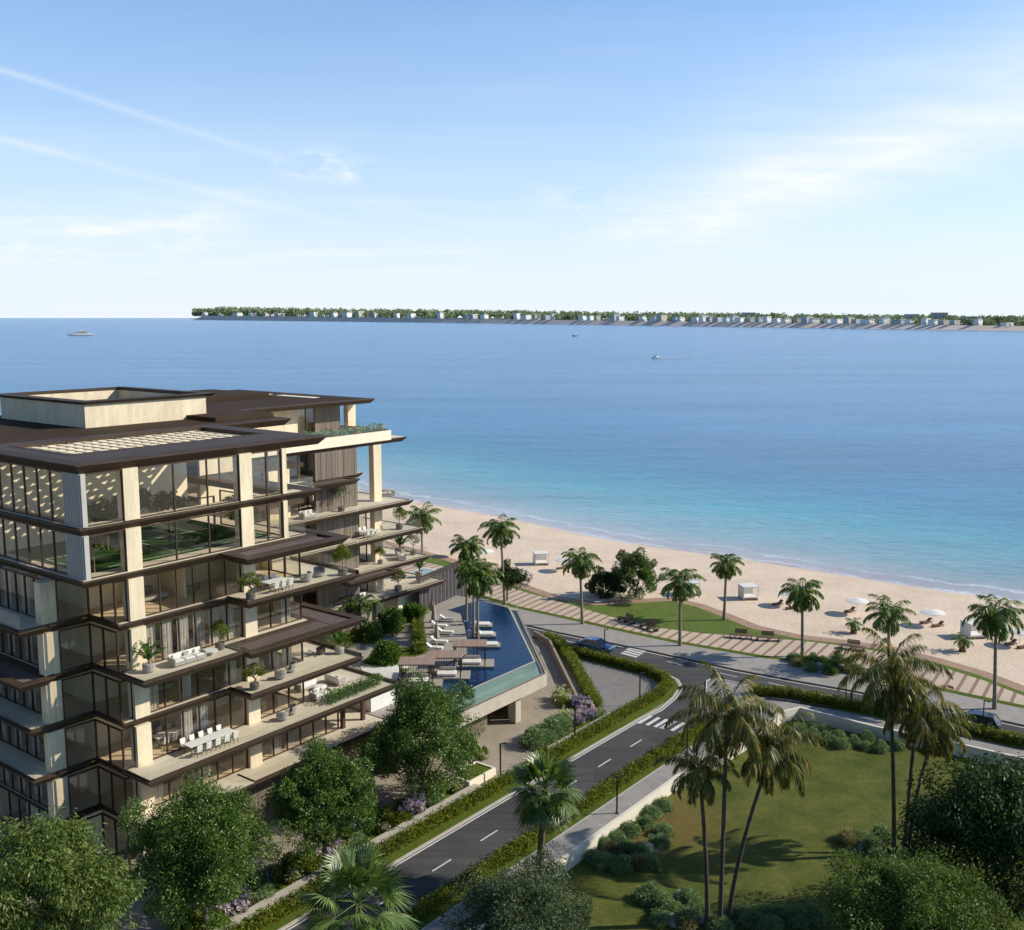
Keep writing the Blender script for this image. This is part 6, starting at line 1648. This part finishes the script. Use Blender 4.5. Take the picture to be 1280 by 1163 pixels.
# ---- street lamps
def mk_lamp():
    t = thing('street_lamp', '', 'lamp post')
    b = MB(); b.cbox((0, 0, 1.75), (.11, .11, 3.5)); b.build('pole', M['blacksteel'], t)
    b = MB(); b.cbox((.30, 0, 3.45), (.50, .09, .07)); b.build('arm', M['blacksteel'], t)
    b = MB(); b.cbox((.50, 0, 3.40), (.42, .17, .06), bev=.015); b.build('lamp_head', M['blacksteel'], t)
    MB().box(-.14, .14, -.14, .14, 0, .05).build('base_plate', M['blacksteel'], t)
    return t
KL = Kind(mk_lamp)
for px, py, lab, s_ in [(625.5, 975, 'street lamp beside the planter box at the end of the long bed', 1.0), (718.5, 922, 'street lamp in the corner flower bed below the pool building', 1.0), (799.5, 880, 'street lamp on the car court inside the hedge loop', 1.0), (755.5, 817, 'street lamp beside the blue car', .9), (771, 1017, 'street lamp on the raised walk above the park shrubs', .95), (858.5, 950, 'street lamp on the raised walk partly behind the coconut palms', .95), (1057, 877, 'street lamp in the beach-road hedge left of the right-hand palms', .9), (1228, 912, 'street lamp standing before the dark car', .9)]:
    KL.put(lwp(px, py, .12), ROTB - .3 if px < 1000 else -.6, lab, 'street lamps', s_)

# ---- cars
def car(name, label, loc, rz, paint, L_, W_, H_, roofz, suv):
    t = thing(name, label, 'car', loc, rz)
    n = 22; hw = W_ / 2
    # lower body as lofted cross sections, nose at +x
    def topz(s):   # bonnet, belt line and boot heights along s 0..1 from tail to nose
        pts = [(0, .62), (.03, .86), (.22, .93), (.66, .90), (.90, .74), (.98, .60), (1, .45)] if not suv else [(0, .70), (.02, 1.02), (.2, 1.06), (.68, 1.03), (.92, .92), (.985, .78), (1, .55)]
        for i in range(len(pts) - 1):
            if pts[i][0] <= s <= pts[i + 1][0]:
                f_ = (s - pts[i][0]) / (pts[i + 1][0] - pts[i][0]); return pts[i][1] + (pts[i + 1][1] - pts[i][1]) * f_
        return pts[-1][1]
    rings = []
    for i in range(n + 1):
        s_ = i / n; x = -L_ / 2 + L_ * s_; zt_ = topz(s_); e = 1 - .16 * (abs(2 * s_ - 1) ** 5) - .03 * abs(2 * s_ - 1)
        w_ = hw * e; zb = .24 if .04 < s_ < .96 else .34
        rings.append([(x, -w_ * .9, zb), (x, -w_, zb + .16), (x, -w_ * 1.0, zt_ * .68), (x, -w_ * .93, zt_ - .04), (x, -w_ * .80, zt_), (x, 0, zt_ + .03), (x, w_ * .80, zt_), (x, w_ * .93, zt_ - .04), (x, w_, zt_ * .68), (x, w_, zb + .16), (x, w_ * .9, zb)])
    m_ = 11; vs = [p for r_ in rings for p in r_]
    fs = [(i * m_ + k_, i * m_ + (k_ + 1) % m_, (i + 1) * m_ + (k_ + 1) % m_, (i + 1) * m_ + k_) for i in range(n) for k_ in range(m_)] + [tuple(range(m_ - 1, -1, -1)), tuple(range(n * m_, n * m_ + m_))]
    b = MB(); b.add(vs, fs); b.build('body', paint, t, smooth=True)
    # greenhouse
    zb = .90 if not suv else 1.03
    gx = [(-L_ * (.36 if not suv else .44), zb), (-L_ * (.22 if not suv else .36), roofz - .05), (-L_ * .08, roofz), (L_ * .06, roofz - .02), (L_ * .24, zb)]
    b = MB(); rr = []
    for x, z in gx:
        k_ = (z - zb) / (roofz - zb); w_ = hw * (.90 - .20 * k_); rr.append([(x, -w_, z), (x, w_, z)])
    low_ = [[(x, -hw * .90, zb - .06), (x, hw * .90, zb - .06)] for x, z in gx]
    vs = [p for q in rr for p in q] + [p for q in low_ for p in q]; o_ = len(rr) * 2
    fs = []
    for i in range(len(rr) - 1):
        fs += [(2 * i, 2 * i + 1, 2 * i + 3, 2 * i + 2), (o_ + 2 * i, 2 * i, 2 * i + 2, o_ + 2 * i + 2), (2 * i + 1, o_ + 2 * i + 1, o_ + 2 * i + 3, 2 * i + 3)]
    b.add(vs, fs); b.build('window_glass', M['carglass'], t)
    b = MB(); w0 = hw * .72
    b.add([(gx[1][0] - .02, -w0, gx[1][1] + .012), (gx[2][0], -w0, roofz + .02), (gx[3][0] + .05, -w0, roofz), (gx[3][0] + .05, w0, roofz), (gx[2][0], w0, roofz + .02), (gx[1][0] - .02, w0, gx[1][1] + .012)], [(0, 1, 4, 5), (1, 2, 3, 4)])
    for sgn in (-1, 1):
        for xp in (-L_ * .06,): b.add([(xp - .05, sgn * hw * .915, zb - .05), (xp + .05, sgn * hw * .915, zb - .05), (xp + .04, sgn * hw * .735, roofz - .01), (xp - .04, sgn * hw * .735, roofz - .01)], [(0, 1, 2, 3)])
        b.tube([(gx[4][0], sgn * hw * .90, zb), (gx[3][0], sgn * hw * .71, roofz)], .04, 5); b.tube([(gx[0][0], sgn * hw * .90, zb), (gx[1][0], sgn * hw * .71, roofz - .04)], .05, 5)
    b.build('roof', paint, t)
    for sx in (-.30, .31):
        for sgn in (-1, 1):
            r_ = .33 if not suv else .38; wx = L_ * sx; b = MB()
            seg = 18; vs = []; 
            for yy in (sgn * (hw - .20), sgn * (hw + .015)):
                for q in range(seg): vs.append((wx + r_ * math.cos(q * 2 * math.pi / seg), yy, r_ + r_ * math.sin(q * 2 * math.pi / seg)))
            b.add(vs, [(q, (q + 1) % seg, seg + (q + 1) % seg, seg + q) for q in range(seg)] + [tuple(range(seg)), tuple(range(seg, 2 * seg))])
            wo_ = b.build('wheel', M['tyre'], t); b = MB(); vs = [(wx, sgn * (hw + .022), r_)]
            for q in range(10):
                a0 = q * math.pi / 5; vs += [(wx + r_ * .68 * math.cos(a0 - .2), sgn * (hw + .022), r_ + r_ * .68 * math.sin(a0 - .2)), (wx + r_ * .68 * math.cos(a0 + .2), sgn * (hw + .022), r_ + r_ * .68 * math.sin(a0 + .2))]
            b.add(vs, [(0, 1 + 2 * q, 2 + 2 * q) for q in range(10)]); b.build('rim', M['alloy'], wo_)
    for sgn in (-1, 1):
        zh = .62 if not suv else .80
        MB().cbox((L_ * .478, sgn * hw * .66, zh), (.16, .36, .13), rz=-sgn * .35, bev=.03).build('headlight', M['headlamp'], t)
        MB().cbox((-L_ * .487, sgn * hw * .66, zh + .10), (.10, .38, .13), rz=sgn * .2, bev=.03).build('tail_light', M['taillamp'], t)
        MB().cbox((L_ * .20, sgn * (hw + .07), zb + .03), (.14, .17, .12), bev=.03).build('wing_mirror', paint, t)
    MB().cbox((L_ * .492, 0, .42), (.05, hw * 1.1, .22), bev=.02).build('grille', M['blacksteel'], t)
    b = MB(); b.cbox((-L_ * .494, 0, .55), (.03, .5, .12)); b.build('number_plate', M['white'], t)
    return t
rd = (Vector(at(880, 829.5)) - Vector(at(700, 792))); ra = math.atan2(rd.y, rd.x)
car('parked_car', 'light blue saloon car driving on the beach road beside the hedge', (*at(745, 811.5), 0.005), ra, M['bluepaint'], 4.9, 1.85, 1.40, 1.34, False)
rd = (Vector(at(1248, 901)) - Vector(at(1057, 863))); ra2 = math.atan2(rd.y, rd.x)
car('parked_car', 'dark navy estate car on the beach road at the right, behind the palms', (*at(1219, 909), 0.005), ra2 + math.pi, M['darkpaint'], 4.8, 1.95, 1.66, 1.62, True)

# ---- beach furniture
def mk_cabana():
    t = thing('beach_cabana', '', 'cabana'); s_ = 1.25
    MB().box(-s_, s_, -s_, s_, 0, .30).build('base', M['benchwood'], t)
    MB().cbox((0, .1, .46), (2.3, 2.2, .30), bev=.1).build('mattress', M['whitefab'], t)
    for sx in (-1, 1):
        for sy in (-1, 1): MB().box(sx * s_ - .05, sx * s_ + .05, sy * s_ - .05, sy * s_ + .05, .30, 2.3).build('post', M['white'], t)
    b = MB(); b.box(-s_ - .1, s_ + .1, -s_ - .1, s_ + .1, 2.3, 2.42)
    b.build('canopy', M['whitefab'], t)
    b = MB()
    for q in range(13): b.cbox((-s_ + .08 + q * .19, s_ + .02 * (q % 2), 1.3), (.20, .02, 2.0), .4 if q % 2 else -.4)
    for q in range(13): b.cbox((-s_ + .02 * (q % 2) - .03, -s_ + .1 + q * .19, 1.3), (.02, .20, 2.0), .4 if q % 2 else -.4)
    b.build('curtain', M['whitefab'], t)
    return t
KC = Kind(mk_cabana)
for px, py, rz, lab in [(676, 706, .15, 'white curtained beach cabana nearest the water behind the small round tree'), (935, 749, .15, 'white curtained beach cabana right of the lawn palm'), (1216, 797, .15, 'white curtained beach cabana beside the rightmost tall palm'), (862, 744, .15, 'white beach cabana half hidden behind the palm crown at the middle of the beach')]:
    KC.put(lwp(px, py, -.12), rz, lab, 'beach cabanas', .9)
def mk_umb():
    t = thing('beach_umbrella', '', 'umbrella')
    MB().tube([(0, 0, 0), (0, 0, 2.55)], .035, 6).build('pole', M['white'], t)
    n = 16; b = MB(); prof = [(1.85, 2.22), (1.83, 2.28), (1.2, 2.42), (.5, 2.55), (.05, 2.64)]
    b.lathe(prof, n); b.build('canopy', M['whitefab'], t)
    MB().lathe([(.28, 0), (.28, .08), (.1, .12)], 10).build('base', M['cream'], t)
    return t
KU = Kind(mk_umb)
for px, py, lab in [(1070.5, 768, 'white beach umbrella over a single brown lounger right of the rocks'), (1165, 783, 'white beach umbrella with two brown loungers between the small palms'), (986, 758, 'white beach umbrella half hidden left of the promenade palm'), (706, 715, 'white beach umbrella behind the palm left of the dark trees'), (570, 697, 'leftmost white beach umbrella seen above the pool palms'), (606, 703, 'white beach umbrella behind the pool palms, second from the left'), (1274, 808, 'white beach umbrella at the right edge of the photo')]:
    KU.put(lwp(px, py, -.15), px, lab, 'beach umbrellas', .88)
def mk_lounger(fabric, frame, nm='sun_lounger'):
    def mk():
        t = thing(nm, '', 'sun lounger'); b = MB()
        b.cbox((0, 0, .28), (1.95, .66, .07)); 
        b.build('frame', M[frame], t)
        for sx in (-.8, .8):
            for sy in (-.26, .26): MB().cbox((sx, sy, .13), (.06, .06, .26)).build('leg', M[frame], t)
        b = MB(); b.cbox((-.32, 0, .37), (1.25, .62, .11), bev=.04); b.build('mattress', M[fabric], t)
        b = MB(); b.cbox((.60, 0, .56), (.80, .62, .11), ry=-.62, bev=.04); b.build('backrest', M[fabric], t)
        return t
    return mk
KB = Kind(mk_lounger('benchwood', 'benchwood')); KW = Kind(mk_lounger('whitefab', 'benchwood'))
for px, py, rz, lab in [(1062, 766, .5, 'brown beach lounger beside the umbrella right of the rocks'), (1157, 780, .4, 'left of the two brown loungers under the umbrella between the small palms'), (1172, 784, .4, 'right of the two brown loungers under the umbrella between the small palms'), (972, 757, .5, 'brown lounger left of the umbrella near the promenade palm'), (989, 762, .5, 'brown lounger under the umbrella near the promenade palm'), (702, 712, .5, 'brown lounger on the sand left of the dark trees'), (1263, 807, .4, 'brown lounger left of the umbrella at the right edge'), (1279, 811, .4, 'brown lounger cut by the right edge of the photo'), (594, 702, .4, 'brown lounger on the sand seen between the pool palms')]:
    KB.put(lwp(px, py, -.12), rz, lab, 'brown beach loungers', .95)
# ---- benches on the promenade
def mk_bench():
    t = thing('park_bench', '', 'bench')
    b = MB()
    for q in range(5): b.box(-1.5, 1.5, -.40 + q * .17, -.40 + q * .17 + .14, .40, .46)
    b.build('seat', M['benchwood'], t)
    b = MB()
    for q in range(4): b.cbox((0, .50 + q * .03, .58 + q * .14), (1.5, .05, .12), rx=-.15)
    b.build('backrest', M['benchwood'], t)
    for sx in (-1.3, 0, 1.3): MB().box(sx - .05, sx + .05, -.38, .46, 0, .40).build('leg', M['blacksteel'], t)
    return t
KN = Kind(mk_bench)
bd = Vector(at(815, 789)) - Vector(at(772, 773)); ba = math.atan2(bd.y, bd.x)
for px, py, rz, lab in [(783, 778, ba, 'left bench of the pair in the tree shadow on the promenade'), (811, 787, ba, 'right bench of the pair in the tree shadow on the promenade'), (926, 798, -.25, 'left bench of the sunny pair on the promenade'), (960, 801, -.15, 'right bench of the sunny pair on the promenade'), (1066, 812, -.45, 'single bench on the promenade right of the round shrubs')]:
    KN.put(lwp(px, py, .1), rz + math.pi * 0, lab, 'promenade benches', 1.05)

# ---- pool gazebos on pads in the water
def mk_gazebo():
    t = thing('pool_gazebo', '', 'gazebo'); w_, d_ = 3.4, 2.2
    MB().box(-.1, w_ + .9, -.1, d_ + .2, -.25, .10).build('pad', M['deckstone'], t)
    for x in (0.06, w_ - .06):
        for y in (0.06, d_ - .06): MB().box(x - .06, x + .06, y - .06, y + .06, .10, 2.2).build('post', M['brownsteel'], t)
    b = MB(); b.box(-.12, w_ + .12, -.12, d_ + .12, 2.2, 2.34); b.build('roof', M['rooftop_cab'], t)
    b = MB()
    for q in range(9): b.box(.0 + .02 * (q % 2), .03 + .02 * (q % 2), .15 + q * .26, .15 + q * .22 + .19, .2, 2.15)
    b.build('side_screen', M['cabwood'], t)
    b = MB()
    for q in range(12): b.box(.2 + q * .26, .2 + q * .26 + .05, d_ - .1, d_ - .05, .12, 2.18)
    b.build('rear_slats', M['cabwood'], t)
    MB().cbox((w_ * .55, d_ * .45, .30), (2.0, 1.3, .26), bev=.04).build('daybed', M['whitefab'], t)
    MB().cbox((w_ * .55, d_ * .75, .62), (1.9, .35, .28), bev=.08).build('cushion', M['greyfab'], t)
    return t
KG = Kind(mk_gazebo)
for px, py, lab in [(499, 858, 'nearest brown-roofed pool gazebo, partly behind the dark tree'), (535, 849, 'middle brown-roofed pool gazebo with its pad in the water'), (567, 834, 'farthest brown-roofed pool gazebo, next to the white loungers')]:
    x, y = at(px, py, 5.1); KG.put((x - .0, y, 5.08), 0.0, lab, 'gazebos at the pool')
# white loungers and folded umbrellas on the deck
KP = Kind(mk_lounger('whitefab', 'white', 'pool_lounger'))
for i, (px, py, s_) in enumerate([(559, 777, 1), (549, 785, 1), (556, 793, 1.05), (549, 805, 1.05), (543, 813, 1.0)]):
    KP.put(lwp(px, py, 5.06), 3.0, 'white sun lounger on the pool deck beside the folded umbrellas, %s row from the fence' % ordinal(i), 'white loungers on the deck', s_)
def mk_island():
    t = thing('daybed', '', 'daybed'); MB().box(-1.3, 1.3, -.85, .85, -.3, .12).build('pad', M['deckstone'], t)
    MB().cbox((0, 0, .22), (2.0, 1.25, .18), bev=.03).build('mattress', M['whitefab'], t); MB().cbox((-.7, 0, .38), (.42, 1.1, .13), bev=.04).build('pillow', M['whitefab'], t); return t
KI = Kind(mk_island)
for px, py, lab in [(602, 782, 'farthest white daybed standing at the water edge of the pool'), (606, 794, 'middle white daybed standing at the water edge of the pool'), (611, 807, 'nearest white daybed at the water edge, beside the farthest gazebo')]:
    KI.put(lwp(px, py, 5.05), 0, lab, 'daybeds at the water edge')
def mk_fold():
    t = thing('folded_umbrella', '', 'umbrella'); MB().tube([(0, 0, 0), (0, 0, 3.6)], .04, 6).build('pole', M['white'], t)
    MB().lathe([(.30, 1.5), (.33, 1.7), (.24, 2.5), (.08, 3.4), (.03, 3.6)], 10).build('canopy', M['taupe'], t)
    MB().lathe([(.3, 0), (.3, .1), (.08, .14)], 10).build('base', M['potlight'], t); return t
KF = Kind(mk_fold)
for px, py, lab in [(540.5, 778, 'rearmost folded taupe umbrella on the pool deck'), (542.5, 790, 'middle folded taupe umbrella on the pool deck'), (546, 814, 'front folded taupe umbrella on the pool deck')]:
    KF.put(lwp(px, py, 5.05), 0, lab, 'folded umbrellas on the deck')
for i, (px, py, lab) in enumerate([(582, 781, 'blue patterned chair at the foot of the rear slim palm'), (586, 793, 'blue patterned chair at the foot of the front slim palm')]):
    x, y = at(px, py, 5.05); t = thing('pool_chair', lab, 'chair', (x, y, 5.05), .3, 'blue chairs at the pool')
    MB().cbox((0, 0, .42), (.62, .62, .12), bev=.04).build('seat', M['bluefab'], t); MB().cbox((-.3, 0, .75), (.10, .62, .6), ry=.2, bev=.04).build('backrest', M['bluefab'], t)
    for sx in (-.25, .25):
        for sy in (-.25, .25): MB().cbox((sx, sy, .18), (.05, .05, .36)).build('leg', M['benchwood'], t)

# ---- terrace furniture of the building
def mk_chair(fab):
    def mk():
        t = thing('terrace_chair', '', 'chair')
        MB().cbox((0, 0, .44), (.5, .5, .08), bev=.03).build('seat', M[fab], t); MB().cbox((-.24, 0, .72), (.06, .48, .5), ry=-.15, bev=.02).build('backrest', M[fab], t)
        for sx in (-.2, .2):
            for sy in (-.2, .2): MB().cbox((sx, sy, .2), (.04, .04, .4)).build('leg', M['benchwood'], t)
        for sy in (-.26, .26): MB().cbox((0, sy, .62), (.46, .04, .04)).build('armrest', M['benchwood'], t)
        return t
    return mk
KCH = Kind(mk_chair('whitefab')); KCD = Kind(mk_chair('greyfab'))
def mk_arm():
    t = thing('terrace_armchair', '', 'armchair'); MB().lathe([(.42, .12), (.50, .25), (.48, .42), (.3, .46)], 14).build('seat', M['greyfab'], t)
    b = MB()
    for q in range(9):
        a = R(100 + q * 20); b.cbox((.46 * math.cos(a), .46 * math.sin(a), .58), (.10, .20, .46), a, bev=.04)
    b.build('backrest', M['greyfab'], t); MB().lathe([(.25, 0), (.28, .12)], 10).build('base', M['benchwood'], t); return t
KA = Kind(mk_arm)
def mk_sofa(n):
    def mk():
        t = thing('terrace_sofa', '', 'sofa'); l = n * .95
        MB().cbox((0, 0, .22), (l, .95, .26), bev=.05).build('base', M['greyfab'], t)
        for q in range(n): MB().cbox((-l / 2 + .475 + q * .95, .06, .42), (.90, .80, .18), bev=.06).build('seat_cushion', M['whitefab'], t)
        MB().cbox((0, -.40, .58), (l, .20, .50), bev=.06).build('backrest', M['whitefab'], t)
        for q in range(n): MB().cbox((-l / 2 + .45 + q * .95, -.22, .66), (.5, .18, .36), rx=-.3, bev=.06).build('pillow', M['greyfab' if q % 2 else 'whitefab'], t)
        for sx in (-1, 1): MB().cbox((sx * (l / 2 - .08), 0, .48), (.18, .92, .36), bev=.05).build('armrest', M['greyfab'], t)
        return t
    return mk
KSO = Kind(mk_sofa(3)); KSO2 = Kind(mk_sofa(2))
def mk_table(l, w_, mt):
    def mk():
        t = thing('dining_table', '', 'table'); MB().cbox((0, 0, .74), (l, w_, .06), bev=.02).build('tabletop', M[mt], t)
        for sx in (-1, 1):
            for sy in (-1, 1): MB().cbox((sx * (l / 2 - .2), sy * (w_ / 2 - .15), .36), (.07, .07, .71)).build('leg', M['benchwood'], t)
        return t
    return mk
KT = Kind(mk_table(4.2, 1.05, 'white')); KT2 = Kind(mk_table(2.2, 1.0, 'white'))
def mk_round():
    t = thing('coffee_table', '', 'table'); MB().lathe([(.55, .34), (.55, .40)], 18).build('tabletop', M['white'], t); MB().lathe([(.22, 0), (.12, .2), (.22, .34)], 10).build('base', M['potlight'], t); return t
KR = Kind(mk_round)
def put(K, u, v, k_, rz, lab, grp=None, s_=1.0):
    x, y = W(u, v); return K.put((x, y, zf(k_) if k_ else 5.06), ROTB + rz, lab, grp, s_)
def dining(u, v, k_, l, KT_, where, n):
    put(KT_, u, v, k_, 0, 'long white dining table %s' % where)
    tot = 2 * n
    for i in range(n):
        uu = u - l / 2 + l * (i + .5) / n
        put(KCH, uu, v - .85, k_, math.pi / 2, 'white dining chair %s, outer side, %s from the left' % (where, ordinal(i)), 'dining chairs on the terraces')
        put(KCH, uu, v + .85, k_, -math.pi / 2, 'white dining chair %s, inner side, %s from the left' % (where, ordinal(i)), 'dining chairs on the terraces')
dining(5.6, -1.1, 2, 4.2, KT, 'on the lowest long terrace', 5)
dining(5.0, 2.3, 2, 4.2, KT, 'inside the glass above the lowest terrace', 5)
dining(12.4, -1.3, 5, 2.2, KT2, 'on the terrace right of the bonsai', 3)
put(KSO, 3.6, -1.6, 4, math.pi, 'pale three-seat sofa on the corner terrace with the tall potted plant', 'terrace sofas')
put(KR, 5.7, -1.6, 4, 0, 'round coffee table beside the sofa on the corner terrace', 'coffee tables')
for u, v, k_, rz, lab in [(12.3, -1.7, 3, 1.2, 'round grey armchair left on the terrace with the bonsai beside the pergola'), (13.9, -1.1, 3, 2.5, 'round grey armchair right on the terrace with the bonsai beside the pergola'), (15.6, -1.4, 5, 2.2, 'grey armchair on the fifth-floor terrace near its right end'), (17.4, -1.0, 5, 3.6, 'dark armchair nearest the corner tree on the fifth-floor terrace'), (12.6, -1.4, 2, 1.0, 'grey armchair in front of the glass on the lowest terrace, left of a pair'), (13.9, -1.0, 2, 2.6, 'grey armchair in front of the glass on the lowest terrace, right of a pair')]:
    put(KA, u, v, k_, rz, lab, 'terrace armchairs')
for u, v, k_, rz, lab in [(18.6, 2.6, 2, 0, 'pale sofa at the back of the lounge group on the lowest terrace'), (21.3, 1.6, 2, -math.pi / 2, 'pale sofa at the right of the lounge group on the lowest terrace'), (18.0, -.1, 2, math.pi, 'pale sofa at the front of the lounge group on the lowest terrace')]:
    put(KSO2, u, v, k_, rz, lab, 'terrace sofas')
put(KR, 19.3, 1.3, 2, 0, 'round coffee table in the middle of the lounge group', 'coffee tables')
for u, v, k_, rz, lab in [(34.4, 19.7, 5, math.pi, 'white sofa on the far-wing balcony under the timber wall'), (49.3, 19.9, 3, -2.2, 'white sofa among the plants on the rounded far-wing terrace'), (42.5, 19.8, 2, math.pi, 'white sofa on the lowest far-wing terrace'), (50.0, 22.8, 5, 2.4, 'white sofa behind the tall column of the far wing')]:
    put(KSO2, u, v, k_, rz, lab, 'far wing sofas')
dining(43.8, 20.2, 4, 2.2, KT2, 'on the middle far-wing balcony', 3)
# ---- potted plants
def mk_pot(kind, seed):
    def mk():
        rng = np.random.default_rng(seed); t = thing('potted_plant', '', 'potted plant')
        MB().lathe([(.26, 0), (.36, .1), (.38, .5), (.34, .55), (.30, .5)], 14).build('pot', M['pot' if kind != 'palm' else 'potlight'], t)
        b = MB()
        if kind == 'bonsai':
            pads = [(-.45, .1, 1.35, .42), (.35, -.1, 1.55, .45), (-.05, .15, 1.95, .40), (.55, .2, 1.15, .30), (-.6, -.2, 1.75, .28)]
            b.tube([(0, 0, .4), (.12, 0, .8), (-.08, .02, 1.2), (.02, 0, 1.8)], [.08, .07, .055, .03], 6)
            for x, y, z, r_ in pads: b.tube([(0, 0, z - .4), (x, y, z - .05)], [.04, .02], 5)
            V = np.concatenate([clump_leaves([(x + a_ * r_, y + c_ * r_, z)], [r_ * .75], 110, .10, rng, .6, 0, flat=.42) for x, y, z, r_ in pads for a_, c_ in ((0, 0), (.5, .3), (-.5, -.3), (.2, -.6))]); mt = M['yellowgreen']
        elif kind == 'round':
            b.tube([(0, 0, .4), (.02, 0, 1.1)], [.05, .04], 6); C = crown_centres(.65, .65, .62, 26, rng) + np.array([0, 0, 1.65]); V = clump_leaves(C, np.full(26, .22), 80, .11, rng, .5); mt = M['yellowgreen']
        elif kind == 'olive':
            b.tube([(0, 0, .4), (.05, 0, 1.0), (0, 0, 1.6)], [.06, .05, .03], 6); C = crown_centres(.8, .8, .7, 26, rng) + np.array([0, 0, 2.0]); V = clump_leaves(C, np.full(26, .26), 70, .12, rng, .35); mt = M['leafC']
        else:
            b.tube([(0, 0, .4), (0, 0, .9)], [.06, .05], 6); Q = []
            for i in range(12): Q += frond(rng, 1.35, R(86 - 4 * i), i * 2.4, 10, .26, .13, .1, .5, .05, (0, 0, .7))
            V = np.array(Q); mt = M['lush']
        b.build('stem', M['bark'], t, smooth=True)
        o = bpy.data.objects.new('foliage', quadmesh('foliage', V, mt)); COL.objects.link(o); o.parent = t
        return t
    return Kind(mk)
KPt = {k_: mk_pot(k_, 300 + i) for i, k_ in enumerate(('bonsai', 'round', 'olive', 'palm'))}
for kd, u, v, k_, s_, lab in [('palm', 0.6, -1.2, 4, 1.25, 'tall broad-leaved potted plant at the left of the sofa terrace'), ('round', 7.0, -1.0, 4, 1.0, 'rounded yellow-green potted shrub at the right end of the sofa terrace'), ('olive', 5.2, 2.0, 4, 1.25, 'potted tree behind the glass above the sofa terrace'),
      ('bonsai', 9.2, -2.2, 5, 1.0, 'cloud-pruned bonsai in a dark pot on the fifth-floor terrace'), ('round', 19.0, -2.2, 5, 1.15, 'bushy potted tree at the right corner of the fifth-floor terrace'),
      ('bonsai', 9.4, -2.0, 3, 1.0, 'cloud-pruned bonsai in a dark pot on the terrace below the long pergola'), ('olive', 18.6, .4, 3, 1.1, 'grey-leaved potted tree at the right end of the third-floor terrace'), ('palm', 19.7, -.8, 3, 1.15, 'leafy potted palm at the right corner of the third-floor terrace'),
      ('olive', 12.6, 1.8, 6, 1.0, 'potted tree behind the glass right of the winter garden column'), ('olive', 39.5, 19.8, 5, 1.1, 'potted olive tree at the end of the far-wing sofa balcony'), ('round', 49.3, 20.1, 4, 1.2, 'yellow-green potted tree at the tip of the middle far-wing balcony'),
      ('palm', 50.8, 21.5, 3, 1.7, 'spiky potted plant on the rounded far-wing terrace'), ('olive', 52.0, 20.4, 3, 1.0, 'grey shrub at the rim of the rounded far-wing terrace'), ('round', 48.4, 19.6, 2, 1.2, 'potted round bush on the lowest far-wing terrace'), ('palm', 54.9, 22.0, 2, 1.5, 'potted palm at the outer corner of the lowest far-wing terrace'), ('round', 46.0, 20.2, 3, .9, 'small potted bush before the far-wing glass')]:
    put(KPt[kd], u, v, k_, u * 1.3, lab, 'potted plants on the terraces', s_)
